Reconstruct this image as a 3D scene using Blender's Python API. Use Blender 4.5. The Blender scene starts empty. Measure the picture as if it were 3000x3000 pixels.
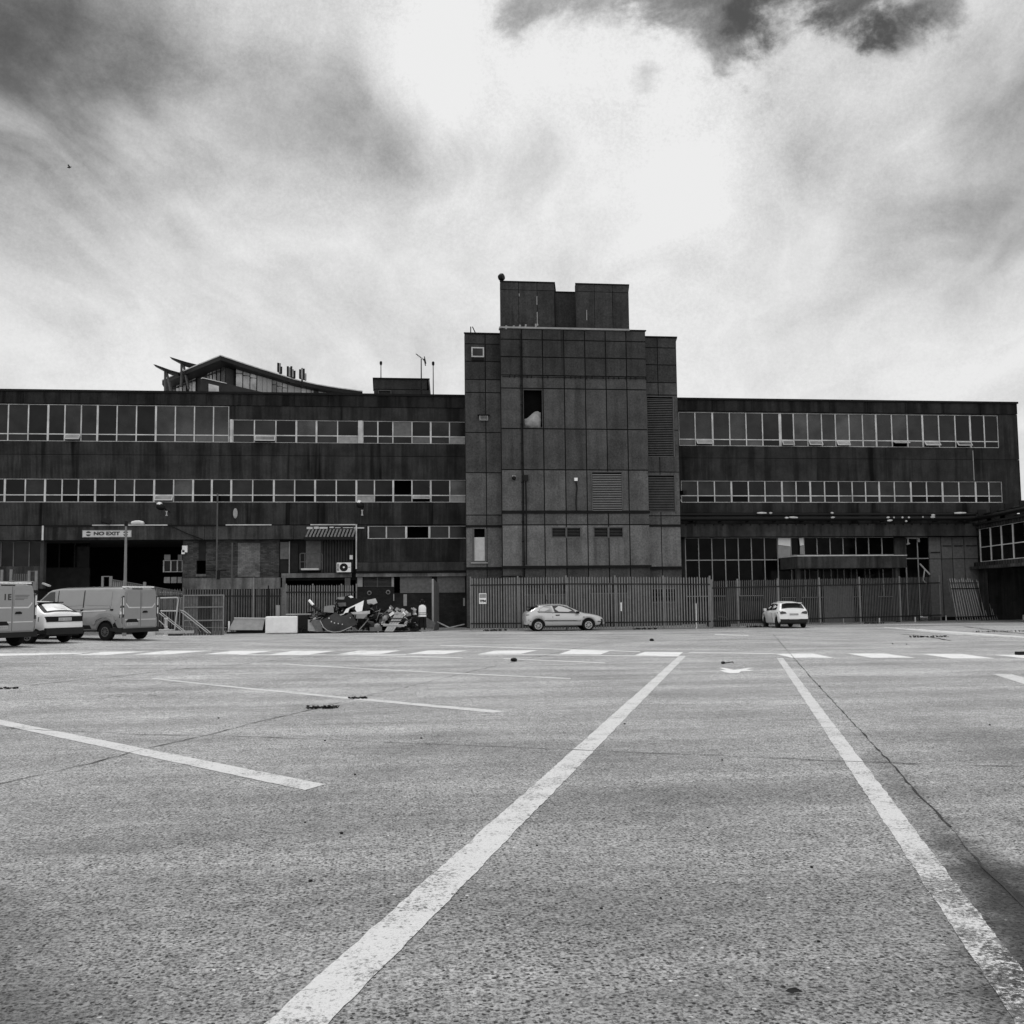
import bpy, math, random
from mathutils import Vector, Matrix
R = math.radians
random.seed(7)
sc = bpy.context.scene
col = sc.collection

# ------------------------------------------------------------------ camera
FPX, H = 3080.0, 1.63                 # focal length in photo pixels (3000 wide), eye height
YAW, PITCH, ROLL = R(7.0), math.atan(255/3080), 0.0108
cam_d = bpy.data.cameras.new('camera'); cam = bpy.data.objects.new('camera', cam_d); col.objects.link(cam)
cam_d.sensor_width = 36; cam_d.sensor_fit = 'HORIZONTAL'; cam_d.lens = 36*FPX/3000
cam_d.clip_start = 0.1; cam_d.clip_end = 5000
CR = (Matrix.Rotation(-YAW, 3, 'Z') @ Matrix.Rotation(math.pi/2+PITCH, 3, 'X') @ Matrix.Rotation(-ROLL, 3, 'Z'))
cam.matrix_world = Matrix.Translation((0, 0, H)) @ CR.to_4x4()
sc.camera = cam

def ray(px, py):
    return (CR @ Vector(((px-1500)/FPX, (1500-py)/FPX, -1))).normalized()
def P(px, py, Y):                      # the point of the plane y = Y seen at a photo pixel
    d = ray(px, py); t = Y/d.y
    return Vector((d.x*t, Y, H+d.z*t))
def XX(px, Y, py=1600): return P(px, py, Y).x
def ZZ(py, Y, px=1500): return P(px, py, Y).z
def ss(t): t = max(0., min(1., t)); return t*t*(3-2*t)
def gz(x, y): return 0.30*ss((2-x)/16)*ss((y-14)/24)*(1-ss((y-44)/12))
def G(px, py):                         # ground point seen at a photo pixel
    d = ray(px, py); z = 0
    for i in range(12):
        t = (z-H)/d.z; z = 0.5*z+0.5*gz(d.x*t, d.y*t)
    t = (z-H)/d.z
    return Vector((d.x*t, d.y*t, z))

# ------------------------------------------------------------------ node helper
class N:
    def __init__(s, nt): s.nt = nt; nt.nodes.clear()
    def n(s, t, **k):
        x = s.nt.nodes.new(t)
        for a, b in k.items():
            if a[0] == '_':
                key = a[1:].replace('_', ' ')
                key = int(key) if key.isdigit() else key
                s.put(x.inputs[key], b)
            else: setattr(x, a, b)
        return x
    def put(s, inp, v):
        if isinstance(v, bpy.types.NodeSocket): s.nt.links.new(v, inp)
        elif isinstance(v, bpy.types.Node): s.nt.links.new(v.outputs[0], inp)
        else:
            try: inp.default_value = v
            except Exception: inp.default_value = (v, v, v, 1)
    def m(s, op, a, b=0.0, c=0.0, clamp=False):
        x = s.n('ShaderNodeMath', operation=op, use_clamp=clamp); s.put(x.inputs[0], a); s.put(x.inputs[1], b)
        if op in ('MULTIPLY_ADD', 'SMOOTH_MIN'): s.put(x.inputs[2], c)
        return x.outputs[0]
    def vm(s, op, a, b=(0, 0, 0)):
        x = s.n('ShaderNodeVectorMath', operation=op); s.put(x.inputs[0], a); s.put(x.inputs[1], b)
        return x.outputs['Value'] if op in ('DOT_PRODUCT', 'LENGTH', 'DISTANCE') else x.outputs[0]
    def mr(s, v, a, b, c=0., d=1., smooth=True):
        x = s.n('ShaderNodeMapRange', interpolation_type='SMOOTHSTEP' if smooth else 'LINEAR')
        for i, q in enumerate((v, a, b, c, d)): s.put(x.inputs[i], q)
        return x.outputs[0]
    def noise(s, vec, scale, detail=4, rough=.55, dist=0.):
        x = s.n('ShaderNodeTexNoise'); s.put(x.inputs['Vector'], vec)
        x.inputs['Scale'].default_value = scale; x.inputs['Detail'].default_value = detail
        x.inputs['Roughness'].default_value = rough; x.inputs['Distortion'].default_value = dist
        return x.outputs[0]
    def mix(s, f, a, b):
        x = s.n('ShaderNodeMix', data_type='FLOAT'); s.put(x.inputs[0], f); s.put(x.inputs[2], a); s.put(x.inputs[3], b)
        return x.outputs[0]
    def mapv(s, vec, scale=(1, 1, 1), loc=(0, 0, 0), rot=(0, 0, 0)):
        x = s.n('ShaderNodeMapping'); s.put(x.inputs[0], vec)
        x.inputs['Location'].default_value = loc; x.inputs['Scale'].default_value = scale; x.inputs['Rotation'].default_value = rot
        return x.outputs[0]

# ------------------------------------------------------------------ world, sun, exposure
SUN_EL, SUN_AZ = R(66), R(-18)         # azimuth from +Y towards +X
w = bpy.data.worlds.new('World'); sc.world = w; w.use_nodes = True
n = N(w.node_tree)
gen = n.n('ShaderNodeTexCoord').outputs['Generated']
sep = n.n('ShaderNodeSeparateXYZ', _0=gen)
zc = n.m('MAXIMUM', sep.outputs[2], 0.0)
den = n.m('ADD', zc, 0.16)
# cloud layer plane coordinates: streaks run away from the viewer and fan out of the horizon
rot = R(-9)
rx = n.m('ADD', n.m('MULTIPLY', sep.outputs[0], math.cos(rot)), n.m('MULTIPLY', sep.outputs[1], math.sin(rot)))
ry = n.m('SUBTRACT', n.m('MULTIPLY', sep.outputs[1], math.cos(rot)), n.m('MULTIPLY', sep.outputs[0], math.sin(rot)))
cp = n.n('ShaderNodeCombineXYZ', _0=n.m('DIVIDE', rx, den), _1=n.m('DIVIDE', ry, den), _2=0.0).outputs[0]
warp = n.n('ShaderNodeTexNoise'); n.put(warp.inputs['Vector'], n.mapv(cp, (1, .6, 1))); warp.inputs['Scale'].default_value = 1.1; warp.inputs['Detail'].default_value = 3
cpw = n.vm('ADD', cp, n.vm('MULTIPLY', n.vm('SUBTRACT', warp.outputs['Color'], (.5, .5, .5)), (1.0, 1.3, 0)))
big = n.noise(n.mapv(cpw, (1.3, .55, 1), (3.1, 1.7, 0)), 1.0, 5, .5)
streak = n.noise(n.mapv(cpw, (2.6, .55, 1), (7.3, 2.2, 0)), 1.2, 7, .55)
puff = n.noise(n.mapv(gen, (1, 1, 1.5)), 9.0, 9, .62, .2)
fine = n.noise(gen, 330.0, 2, .8)
v = n.m('ADD', n.m('MULTIPLY', n.m('SUBTRACT', big, .5), .75), n.m('MULTIPLY', n.m('SUBTRACT', streak, .5), .62))
v = n.m('ADD', v, n.m('MULTIPLY', n.m('SUBTRACT', puff, .5), .22))
v = n.m('ADD', v, n.m('MULTIPLY', n.m('SUBTRACT', fine, .5), .22))
base = n.m('ADD', .90, v)
def blob(base, px, py, r0, r1, amt, nz=None, k=1.2, thr=None):
    """a cloud bank round one direction of the sky: darkens (amt<0) or lightens"""
    d = ray(px, py)
    dist = n.vm('DISTANCE', gen, tuple(d))
    if nz is not None: dist = n.m('ADD', dist, n.m('MULTIPLY', n.m('SUBTRACT', nz, .5), k))
    f = n.mr(dist, r0, r1, 1., 0.)
    return n.m('ADD', base, n.m('MULTIPLY', f, amt))
def sblob(base, x0, y0, x1, y1, r, amt, nz, k):
    """an elongated bank between two directions"""
    K = 4
    dm = None
    for i in range(K+1):
        d = ray(x0+(x1-x0)*i/K, y0+(y1-y0)*i/K); q = n.vm('DISTANCE', gen, tuple(d))
        dm = q if dm is None else n.m('MINIMUM', dm, q)
    dm = n.m('ADD', dm, n.m('MULTIPLY', n.m('SUBTRACT', nz, .5), k))
    return n.m('ADD', base, n.m('MULTIPLY', n.mr(dm, 0., r, 1., 0.), amt))
base = blob(base, -60, 20, .0, .13, -.45, streak, .16)
base = sblob(base, -150, 60, 350, 150, .085, -.30, streak, .10)
base = sblob(base, -150, 300, 100, 330, .09, -.26, streak, .10)
base = sblob(base, 380, 60, 820, 290, .075, -.04, streak, .10)
base = sblob(base, 0, 420, 900, 330, .11, -.10, streak, .14)
base = sblob(base, 800, 330, 1560, 480, .07, -.22, streak, .10)
base = sblob(base, 1600, -130, 2300, -110, .062, -.40, puff, .30)
base = sblob(base, 1950, -30, 2110, 40, .036, -.30, puff, .22)
base = sblob(base, 2330, -60, 2480, 10, .040, -.40, puff, .22)
base = sblob(base, 2480, -10, 2760, -30, .040, -.46, puff, .20)
base = blob(base, 2625, 85, .0, .032, -.5, puff, .10)
base = blob(base, 1885, 210, .0, .02, -.25, puff, .08)
base = sblob(base, 3000, 300, 3050, 560, .10, -.52, streak, .10)
base = sblob(base, 2600, 640, 2900, 610, .05, -.24, streak, .08)
base = sblob(base, 2850, 850, 3050, 820, .06, -.22, streak, .08)
base = sblob(base, 2420, 430, 2560, 460, .05, -.12, streak, .08)
base = sblob(base, 0, 620, 500, 720, .08, -.12, streak, .12)
base = sblob(base, 1350, 250, 2050, 330, .11, .06, streak, .10)
base = sblob(base, 2000, 560, 2900, 250, .10, .08, streak, .10)
base = sblob(base, 500, 180, 1300, 60, .09, .08, streak, .10)
base = blob(base, 30, 1090, .0, .10, -.12)
wisp = n.noise(n.mapv(cpw, (3.4, 1.1, 1), (1.3, 5.2, 0)), 1.7, 8, .62)
shade = n.m('SUBTRACT', 1.05, base)
base = n.m('ADD', base, n.m('MULTIPLY', n.m('SUBTRACT', wisp, .5), n.m('ADD', .30, n.m('MULTIPLY', shade, .85))))
base = n.m('ADD', base, n.m('MULTIPLY', n.m('SUBTRACT', puff, .5), n.m('MULTIPLY', shade, 1.3)))
cl = n.m('ADD', 0.17, n.m('MULTIPLY', n.m('POWER', n.m('MAXIMUM', n.mr(base, -.55, 1.02, 0., 1., False), .02), 1.75), .74))
hz = n.mr(sep.outputs[2], .02, .50, 1., 0.)                    # the bright even veil near the horizon
cl = n.mix(n.m('MULTIPLY', hz, .55), cl, .86)
hi = n.mr(sep.outputs[2], .62, .95, 0., 1.)
cl = n.mix(hi, cl, .80)
cl = n.m('POWER', cl, 1.45)
back = n.mr(sep.outputs[1], .1, -.5, 1., 1.45)
cl = n.m('MULTIPLY', cl, back)
below = n.mr(sep.outputs[2], -.03, .0, 0., 1.)
cl = n.mix(below, .25, cl)
sky = n.n('ShaderNodeTexSky', sky_type='NISHITA'); sky.sun_disc = False
sky.sun_elevation = SUN_EL; sky.sun_rotation = SUN_AZ
bw = n.n('ShaderNodeRGBToBW', _0=sky.outputs[0]).outputs[0]
tot = n.m('ADD', n.m('MULTIPLY', bw, .04), n.m('MULTIPLY', cl, 9.6))
bg = n.n('ShaderNodeBackground', _Strength=0.1); n.put(bg.inputs[0], n.n('ShaderNodeCombineColor', _0=tot, _1=tot, _2=tot).outputs[0])
n.nt.links.new(bg.outputs[0], n.n('ShaderNodeOutputWorld').inputs[0])

sd = bpy.data.lights.new('sun', 'SUN'); sd.energy = 1.9; sd.angle = R(14); sd.color = (1, 1, 1)
sun = bpy.data.objects.new('sun', sd); col.objects.link(sun)
sv = Vector((math.sin(SUN_AZ)*math.cos(SUN_EL), math.cos(SUN_AZ)*math.cos(SUN_EL), math.sin(SUN_EL)))
sun.rotation_euler = (-sv).to_track_quat('-Z', 'Y').to_euler(); sun.location = (0, 0, 60)
sc.view_settings.view_transform = 'Standard'; sc.view_settings.look = 'None'
sc.view_settings.exposure = 0.0; sc.view_settings.gamma = 1.0

# ------------------------------------------------------------------ mesh builder
class MB:
    def __init__(s): s.v = []; s.f = []; s.mi = []
    def add(s, vs, fs, mi=0):
        o = len(s.v); s.v += [tuple(q) for q in vs]
        for f in fs: s.f.append(tuple(i+o for i in f)); s.mi.append(mi)
        return s
    def box(s, x0, x1, y0, y1, z0, z1, mi=0):
        return s.hexa([(x0, y0, z0), (x1, y0, z0), (x1, y1, z0), (x0, y1, z0), (x0, y0, z1), (x1, y0, z1), (x1, y1, z1), (x0, y1, z1)], mi)
    def sbox(s, x0, x1, y0, y1, z0, z1, mi=0):   # side walls follow the skewed building plan
        k = (y1-y0)*.20
        return s.hexa([(x0, y0, z0), (x1, y0, z0), (x1+k, y1, z0), (x0+k, y1, z0), (x0, y0, z1), (x1, y0, z1), (x1+k, y1, z1), (x0+k, y1, z1)], mi)
    def hexa(s, p, mi=0):
        return s.add(p, [(0, 3, 2, 1), (4, 5, 6, 7), (0, 1, 5, 4), (1, 2, 6, 5), (2, 3, 7, 6), (3, 0, 4, 7)], mi)
    def obox(s, c, size, M=None, mi=0):
        sx, sy, sz = [q/2 for q in size]; M = M or Matrix.Identity(3); c = Vector(c)
        return s.hexa([c+M@Vector(q) for q in [(-sx, -sy, -sz), (sx, -sy, -sz), (sx, sy, -sz), (-sx, sy, -sz), (-sx, -sy, sz), (sx, -sy, sz), (sx, sy, sz), (-sx, sy, sz)]], mi)
    def tube(s, p, q, r, r2=None, k=8, mi=0):
        p, q = Vector(p), Vector(q); r2 = r if r2 is None else r2
        d = (q-p).normalized(); a = d.orthogonal().normalized(); b = d.cross(a)
        vs = [p+(a*math.cos(t)+b*math.sin(t))*r for t in [2*math.pi*i/k for i in range(k)]]
        vs += [q+(a*math.cos(t)+b*math.sin(t))*r2 for t in [2*math.pi*i/k for i in range(k)]]
        return s.add(vs, [(i, (i+1) % k, k+(i+1) % k, k+i) for i in range(k)]+[tuple(range(k-1, -1, -1)), tuple(range(k, 2*k))], mi)
    def path(s, pts, r, k=6, mi=0):
        for a, b in zip(pts[:-1], pts[1:]): s.tube(a, b, r, k=k, mi=mi)
        return s
    def poly(s, pts, ext, mi=0):        # closed outline extruded by vector ext
        m = len(pts); e = Vector(ext); vs = [Vector(q) for q in pts]; vs += [q+e for q in vs]
        return s.add(vs, [tuple(range(m-1, -1, -1)), tuple(range(m, 2*m))]+[(i, (i+1) % m, m+(i+1) % m, m+i) for i in range(m)], mi)
    def lathe(s, prof, c, axis, k=24, mi=0):   # prof: (radius, offset along axis)
        c = Vector(c); d = Vector(axis).normalized(); a = d.orthogonal().normalized(); b = d.cross(a); m = len(prof)
        vs = [c+d*o+(a*math.cos(t)+b*math.sin(t))*r for r, o in prof for t in [2*math.pi*i/k for i in range(k)]]
        fs = [(j*k+i, j*k+(i+1) % k, (j+1)*k+(i+1) % k, (j+1)*k+i) for j in range(m-1) for i in range(k)]
        return s.add(vs, fs+[tuple(range(k-1, -1, -1)), tuple(range((m-1)*k, m*k))], mi)
    def build(s, name, mat, parent=None, smooth=False):
        me = bpy.data.meshes.new(name); me.from_pydata(s.v, [], s.f)
        for m in (mat if isinstance(mat, (list, tuple)) else [mat]): me.materials.append(m)
        if any(s.mi): me.polygons.foreach_set('material_index', s.mi)
        me.validate(); me.update()
        if smooth:
            me.polygons.foreach_set('use_smooth', [True]*len(me.polygons))
            try: me.set_sharp_from_angle(angle=R(38))
            except Exception: pass
        o = bpy.data.objects.new(name, me); col.objects.link(o)
        if parent is not None:
            o.parent = parent
            o.matrix_parent_inverse = Matrix.Identity(4)
            if parent.get('_w'): 
                o.location = -Vector(parent['_w'])
        return o
def thing(name, label, cat, loc=(0, 0, 0), rz=0., group=None):
    """Empty at the thing's base; children built in world coordinates get offset by it (rz=0) or in local ones (local=True)"""
    o = bpy.data.objects.new(name, None); col.objects.link(o); o.empty_display_size = .3
    o.location = loc; o.rotation_euler = (0, 0, rz); tag(o, label, cat, group)
    return o
def wthing(name, label, cat, loc, group=None):      # parts are given in world coordinates
    o = thing(name, label, cat, loc, 0, group); o['_w'] = tuple(loc); return o
def tag(o, label=None, cat=None, group=None, kind=None):
    if label: o['label'] = label
    if cat: o['category'] = cat
    if group: o['group'] = group
    if kind: o['kind'] = kind
    return o
def subparent(o, parent):               # parent under a part built with an offset: same space
    o.parent = parent; o.matrix_parent_inverse = Matrix.Identity(4); o.location = (0, 0, 0); return o
def sub(mb, name, mat, part, smooth=False):
    o = mb.build(name, mat, None, smooth); return subparent(o, part)

# ------------------------------------------------------------------ materials
def mat(name, val, rough=.7, var=.15, scale=3., metal=0., spec=.18, bump=0., bscale=40., coat=0.):
    m = bpy.data.materials.new(name); m.use_nodes = True; q = N(m.node_tree)
    g = q.n('ShaderNodeNewGeometry').outputs['Position']
    p = q.n('ShaderNodeBsdfPrincipled', _Roughness=rough, _Metallic=metal)
    p.inputs['Specular IOR Level'].default_value = spec; p.inputs['Coat Weight'].default_value = coat
    f = q.noise(g, scale, 5, .6)
    v = q.m('MULTIPLY', val, q.mr(f, .25, .75, 1-var, 1+var, False))
    q.put(p.inputs['Base Color'], q.n('ShaderNodeCombineColor', _0=v, _1=v, _2=v).outputs[0])
    if bump:
        b = q.n('ShaderNodeBump', _Strength=bump); b.inputs['Distance'].default_value = .02
        q.put(b.inputs['Height'], q.noise(g, bscale, 3)); q.nt.links.new(b.outputs[0], p.inputs['Normal'])
    q.nt.links.new(p.outputs[0], q.n('ShaderNodeOutputMaterial').inputs[0])
    return m
def concrete(name, val, ribs=0., streak=.5, soot=.6, seed=0., grain=.34, mott=.40):
    """precast panels: mottled, vertical rain streaks, board-marked ribs"""
    m = bpy.data.materials.new(name); m.use_nodes = True; q = N(m.node_tree)
    g = q.n('ShaderNodeNewGeometry').outputs['Position']
    g2 = q.vm('ADD', g, (seed*13.7, 0, seed*5.1))
    a = q.noise(g2, .9, 6, .62)
    b = q.noise(q.mapv(g2, (1, 1, .07)), 1.6, 6, .68)
    c = q.noise(q.mapv(g2, (1, 1, .05)), .95, 3, .7)
    fine = q.noise(g2, 9, 6, .85)
    rnd = q.n('ShaderNodeNewGeometry').outputs['Random Per Island']
    v = q.m('MULTIPLY', q.mr(a, .32, .68, 1-mott, 1+mott*.85, False), q.mr(rnd, 0., 1., .86, 1.14, False))
    v = q.m('MULTIPLY', v, q.mr(b, .38, .58, 1-streak, 1.12))
    v = q.m('MULTIPLY', v, q.mr(c, .33, .42, 1-soot, 1.0))
    v = q.m('MULTIPLY', v, q.mr(fine, .25, .75, 1-grain, 1+grain, False))
    hh = fine
    if ribs:
        wv = q.n('ShaderNodeTexWave', wave_type='BANDS', bands_direction='X', _Vector=g2, _Scale=4.2, _Distortion=.6, _Detail=2.0)
        v = q.m('MULTIPLY', v, q.mr(wv.outputs[1], 0, 1, 1-ribs, 1+ribs*.6, False)); hh = q.m('ADD', fine, wv.outputs[1])
    v = q.m('MULTIPLY', v, val)
    p = q.n('ShaderNodeBsdfPrincipled', _Roughness=.9); p.inputs['Specular IOR Level'].default_value = .15
    q.put(p.inputs['Base Color'], q.n('ShaderNodeCombineColor', _0=v, _1=v, _2=v).outputs[0])
    bn = q.n('ShaderNodeBump', _Strength=.7); bn.inputs['Distance'].default_value = .02
    q.put(bn.inputs['Height'], hh); q.nt.links.new(bn.outputs[0], p.inputs['Normal'])
    q.nt.links.new(p.outputs[0], q.n('ShaderNodeOutputMaterial').inputs[0])
    return m
def glass(name, val, rough=.06, spec=.5, wob=.25):
    m = bpy.data.materials.new(name); m.use_nodes = True; q = N(m.node_tree)
    g = q.n('ShaderNodeNewGeometry').outputs['Position']
    p = q.n('ShaderNodeBsdfPrincipled'); p.inputs['Specular IOR Level'].default_value = spec
    rn = q.n('ShaderNodeObjectInfo').outputs['Random']
    v = q.m('MULTIPLY', q.m('MULTIPLY', val, q.mr(q.noise(g, .5, 5, .6), .32, .68, .25, 1.8, False)), q.mr(rn, 0., 1., .35, 1.9, False))
    q.put(p.inputs['Base Color'], q.n('ShaderNodeCombineColor', _0=v, _1=v, _2=v).outputs[0])
    q.put(p.inputs['Roughness'], q.mr(q.noise(g, 2.2, 5), .35, .75, rough, rough+.25, False))
    bn = q.n('ShaderNodeBump', _Strength=wob); bn.inputs['Distance'].default_value = .01
    q.put(bn.inputs['Height'], q.noise(g, 1.1, 2)); q.nt.links.new(bn.outputs[0], p.inputs['Normal'])
    q.nt.links.new(p.outputs[0], q.n('ShaderNodeOutputMaterial').inputs[0])
    return m
def brick(name, a, b, mortar, scale=4.):
    m = bpy.data.materials.new(name); m.use_nodes = True; q = N(m.node_tree)
    g = q.n('ShaderNodeNewGeometry').outputs['Position']; s = q.n('ShaderNodeSeparateXYZ', _0=g)
    c = q.n('ShaderNodeCombineXYZ', _0=q.m('ADD', s.outputs[0], s.outputs[1]), _1=s.outputs[2], _2=0.).outputs[0]
    t = q.n('ShaderNodeTexBrick', _Vector=c, _Scale=scale, _Color1=a, _Color2=b, _Mortar=mortar); t.inputs['Mortar Size'].default_value = .02
    t.inputs['Brick Width'].default_value = .9; t.inputs['Row Height'].default_value = .32
    v = q.m('MULTIPLY', q.n('ShaderNodeRGBToBW', _0=t.outputs[0]).outputs[0], q.mr(q.noise(g, 1.3, 6, .7), .3, .7, .45, 1.3, False))
    p = q.n('ShaderNodeBsdfPrincipled', _Roughness=.9); p.inputs['Specular IOR Level'].default_value = .1
    q.put(p.inputs['Base Color'], q.n('ShaderNodeCombineColor', _0=v, _1=v, _2=v).outputs[0])
    q.nt.links.new(p.outputs[0], q.n('ShaderNodeOutputMaterial').inputs[0])
    return m

def asphalt_value(q, g):
    """grey value of the worn car-park surface at a world position; also a height"""
    s = q.n('ShaderNodeSeparateXYZ', _0=g)
    def vor(scale, rnd=1., feat='F1'):
        x = q.n('ShaderNodeTexVoronoi', feature=feat, _Vector=gw, _Scale=scale, _Randomness=rnd); return x
    wn = q.n('ShaderNodeTexNoise', _Vector=g, _Scale=60., _Detail=2.)
    gw = q.vm('ADD', g, q.vm('MULTIPLY', q.vm('SUBTRACT', wn.outputs['Color'], (.5, .5, .5)), (.018, .018, 0)))
    patch = q.noise(q.mapv(g, (1, 1, 1)), .35, 5, .6)              # broad worn areas
    streaks = q.noise(q.mapv(g, (.16, 1.1, 1), rot=(0, 0, R(5))), .9, 5, .6)
    mid = q.noise(g, 7., 9, .86)
    fine = q.noise(g, 130, 3, .8)
    grit = q.noise(g, 42, 4, .75)
    v = q.m('MULTIPLY', q.mr(s.outputs[1], 1., 22., .30, .475), q.mr(patch, .35, .65, .80, 1.14, False))  # darker towards the camera: vignette and grazing-light falloff painted into the base colour
    v = q.m('MULTIPLY', v, q.mr(streaks, .38, .62, .80, 1.12, False))
    v = q.m('MULTIPLY', v, q.mr(mid, .36, .60, .52, 1.14, False))
    v = q.m('MULTIPLY', v, q.mr(fine, .3, .7, .80, 1.20, False))
    v = q.m('MULTIPLY', v, q.mr(grit, .38, .58, .34, 1.14))
    # dark pits where the binder is worn away from stones; denser in patches and towards the camera
    v0 = vor(88.); c0 = q.n('ShaderNodeSeparateColor', _0=v0.outputs['Color'])
    pit0 = q.m('MULTIPLY', q.m('LESS_THAN', c0.outputs[0], q.mr(q.noise(g, 1.7, 3, .6), .35, .65, .20, .62, False)), q.mr(v0.outputs['Distance'], .25, .55, 1., 0.))
    v = q.m('MULTIPLY', v, q.m('SUBTRACT', 1., q.m('MULTIPLY', pit0, q.m('MULTIPLY', c0.outputs[1], 1.0))))
    v1 = vor(47.); c1 = q.n('ShaderNodeSeparateColor', _0=v1.outputs['Color'])
    worn = q.mr(s.outputs[1], 3., 16., .12, 0.)  # extra dark pits near the camera, part of the painted foreground darkening
    dens = q.m('ADD', worn, q.mr(q.noise(g, 1.1, 4, .65), .35, .65, .14, .50, False))  # worn here is the painted foreground darkening, not wear
    pick = q.m('LESS_THAN', c1.outputs[0], dens)
    pit = q.m('MULTIPLY', pick, q.mr(v1.outputs['Distance'], .30, .54, 1., 0.))
    v = q.m('MULTIPLY', v, q.m('SUBTRACT', 1., q.m('MULTIPLY', pit, q.mr(c1.outputs[2], 0., 1., .50, .97, False))))
    v2 = vor(23.); c2 = q.n('ShaderNodeSeparateColor', _0=v2.outputs['Color'])
    pit2 = q.m('MULTIPLY', q.m('LESS_THAN', c2.outputs[0], q.m('MULTIPLY', dens, .30)), q.mr(v2.outputs['Distance'], .16, .34, 1., 0.))
    v = q.m('MULTIPLY', v, q.m('SUBTRACT', 1., q.m('MULTIPLY', pit2, .78)))
    light = q.m('MULTIPLY', q.m('GREATER_THAN', c2.outputs[1], .965), q.mr(v2.outputs['Distance'], .14, .26, 1., 0.))
    v = q.m('ADD', v, q.m('MULTIPLY', light, .34))
    ht = q.m('ADD', q.m('MULTIPLY', pit, -1.), q.m('ADD', q.m('MULTIPLY', pit2, -1.6), q.m('MULTIPLY', grit, 1.1)))
    # oil and moss stains, a darker near strip, a painted corner vignette: (start, end, half width, depth)
    def band(a, b, wid, amt, v, nz):
        a = Vector((a.x, a.y)); b = Vector((b.x, b.y)); d = (b-a); L = d.length; d = d/L
        ax = q.m('SUBTRACT', s.outputs[0], a.x); ay = q.m('SUBTRACT', s.outputs[1], a.y)
        t = q.m('ADD', q.m('MULTIPLY', ax, d.x), q.m('MULTIPLY', ay, d.y))
        tc = q.m('MINIMUM', q.m('MAXIMUM', t, 0.), L)
        ex = q.m('SUBTRACT', ax, q.m('MULTIPLY', tc, d.x)); ey = q.m('SUBTRACT', ay, q.m('MULTIPLY', tc, d.y))
        dd = q.m('SQRT', q.m('ADD', q.m('MULTIPLY', ex, ex), q.m('MULTIPLY', ey, ey)))
        dd = q.m('ADD', dd, q.m('MULTIPLY', q.m('SUBTRACT', nz, .5), wid*1.6))
        return q.m('MULTIPLY', v, q.m('SUBTRACT', 1., q.mr(dd, 0., wid, amt, 0.)))
    nz = q.noise(g, 2.2, 6, .7); nz2 = q.noise(g, 9., 5, .7)
    v = band(G(2560, 2200), G(2790, 2480), .22, .28, v, nz)
    v = band(G(2780, 2460), G(3080, 2760), .30, .55, v, nz)
    v = band(G(2835, 2520), G(3000, 2640), .07, .72, v, nz2)
    v = band(G(2950, 2800), G(3050, 3100), .26, .55, v, nz)
    v = band(G(250, 2480), G(560, 2440), .6, .18, v, nz)
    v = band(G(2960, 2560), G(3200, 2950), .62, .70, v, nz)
    v = band(G(-300, 2700), G(-60, 3050), .85, .50, v, nz)  # near left corner: vignette painted into the asphalt colour
    v = band(G(560, 3080), G(1700, 3060), .40, .22, v, nz)  # darker strip along the nearest asphalt
    v = band(G(950, 2330), G(1300, 2150), .8, .14, v, nz)
    v = band(G(1650, 2350), G(2500, 2300), .9, .12, v, nz)
    v = band(G(2700, 2100), G(3100, 2250), .9, .16, v, nz)
    v = band(G(1380, 1850), G(2900, 1830), 1.5, .40, v, nz)
    return v, ht, s, pit2, q.m('MULTIPLY', pit0, c0.outputs[1])
def asphalt(name, paint=0., wear0=.30, worn=None):
    m = bpy.data.materials.new(name); m.use_nodes = True; q = N(m.node_tree)
    g = q.n('ShaderNodeNewGeometry').outputs['Position']
    v, ht, s, p2_, p1_ = asphalt_value(q, g)
    if paint:
        a = q.noise(g, 30., 7, .9); b = q.noise(g, 2.2, 5, .7)
        thr = q.mr(b, .38, .62, wear0-.06, wear0+.07, False)
        if worn:                        # rubbed away towards one place
            d = q.vm('DISTANCE', g, tuple(worn[0])); thr = q.m('ADD', thr, q.mr(d, 0., worn[1], worn[2], 0.))
        mk = q.mr(q.m('SUBTRACT', a, thr), -.03, .04)
        pv = q.m('MULTIPLY', paint, q.mr(q.noise(g, 90., 3, .7), .3, .7, .90, 1.08, False))
        pv = q.m('MULTIPLY', pv, q.m('SUBTRACT', 1., q.m('MULTIPLY', p2_, .65)))
        pv = q.m('MULTIPLY', pv, q.m('SUBTRACT', 1., q.m('MULTIPLY', p1_, .45)))
        v = q.mix(mk, v, pv); ht = q.m('MULTIPLY', ht, q.m('SUBTRACT', 1., q.m('MULTIPLY', mk, .75)))
    p = q.n('ShaderNodeBsdfPrincipled', _Roughness=.82); p.inputs['Specular IOR Level'].default_value = .35
    q.put(p.inputs['Base Color'], q.n('ShaderNodeCombineColor', _0=v, _1=v, _2=v).outputs[0])
    bn = q.n('ShaderNodeBump', _Strength=.6); bn.inputs['Distance'].default_value = .004
    q.put(bn.inputs['Height'], ht); q.nt.links.new(bn.outputs[0], p.inputs['Normal'])
    q.nt.links.new(p.outputs[0], q.n('ShaderNodeOutputMaterial').inputs[0])
    return m

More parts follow.
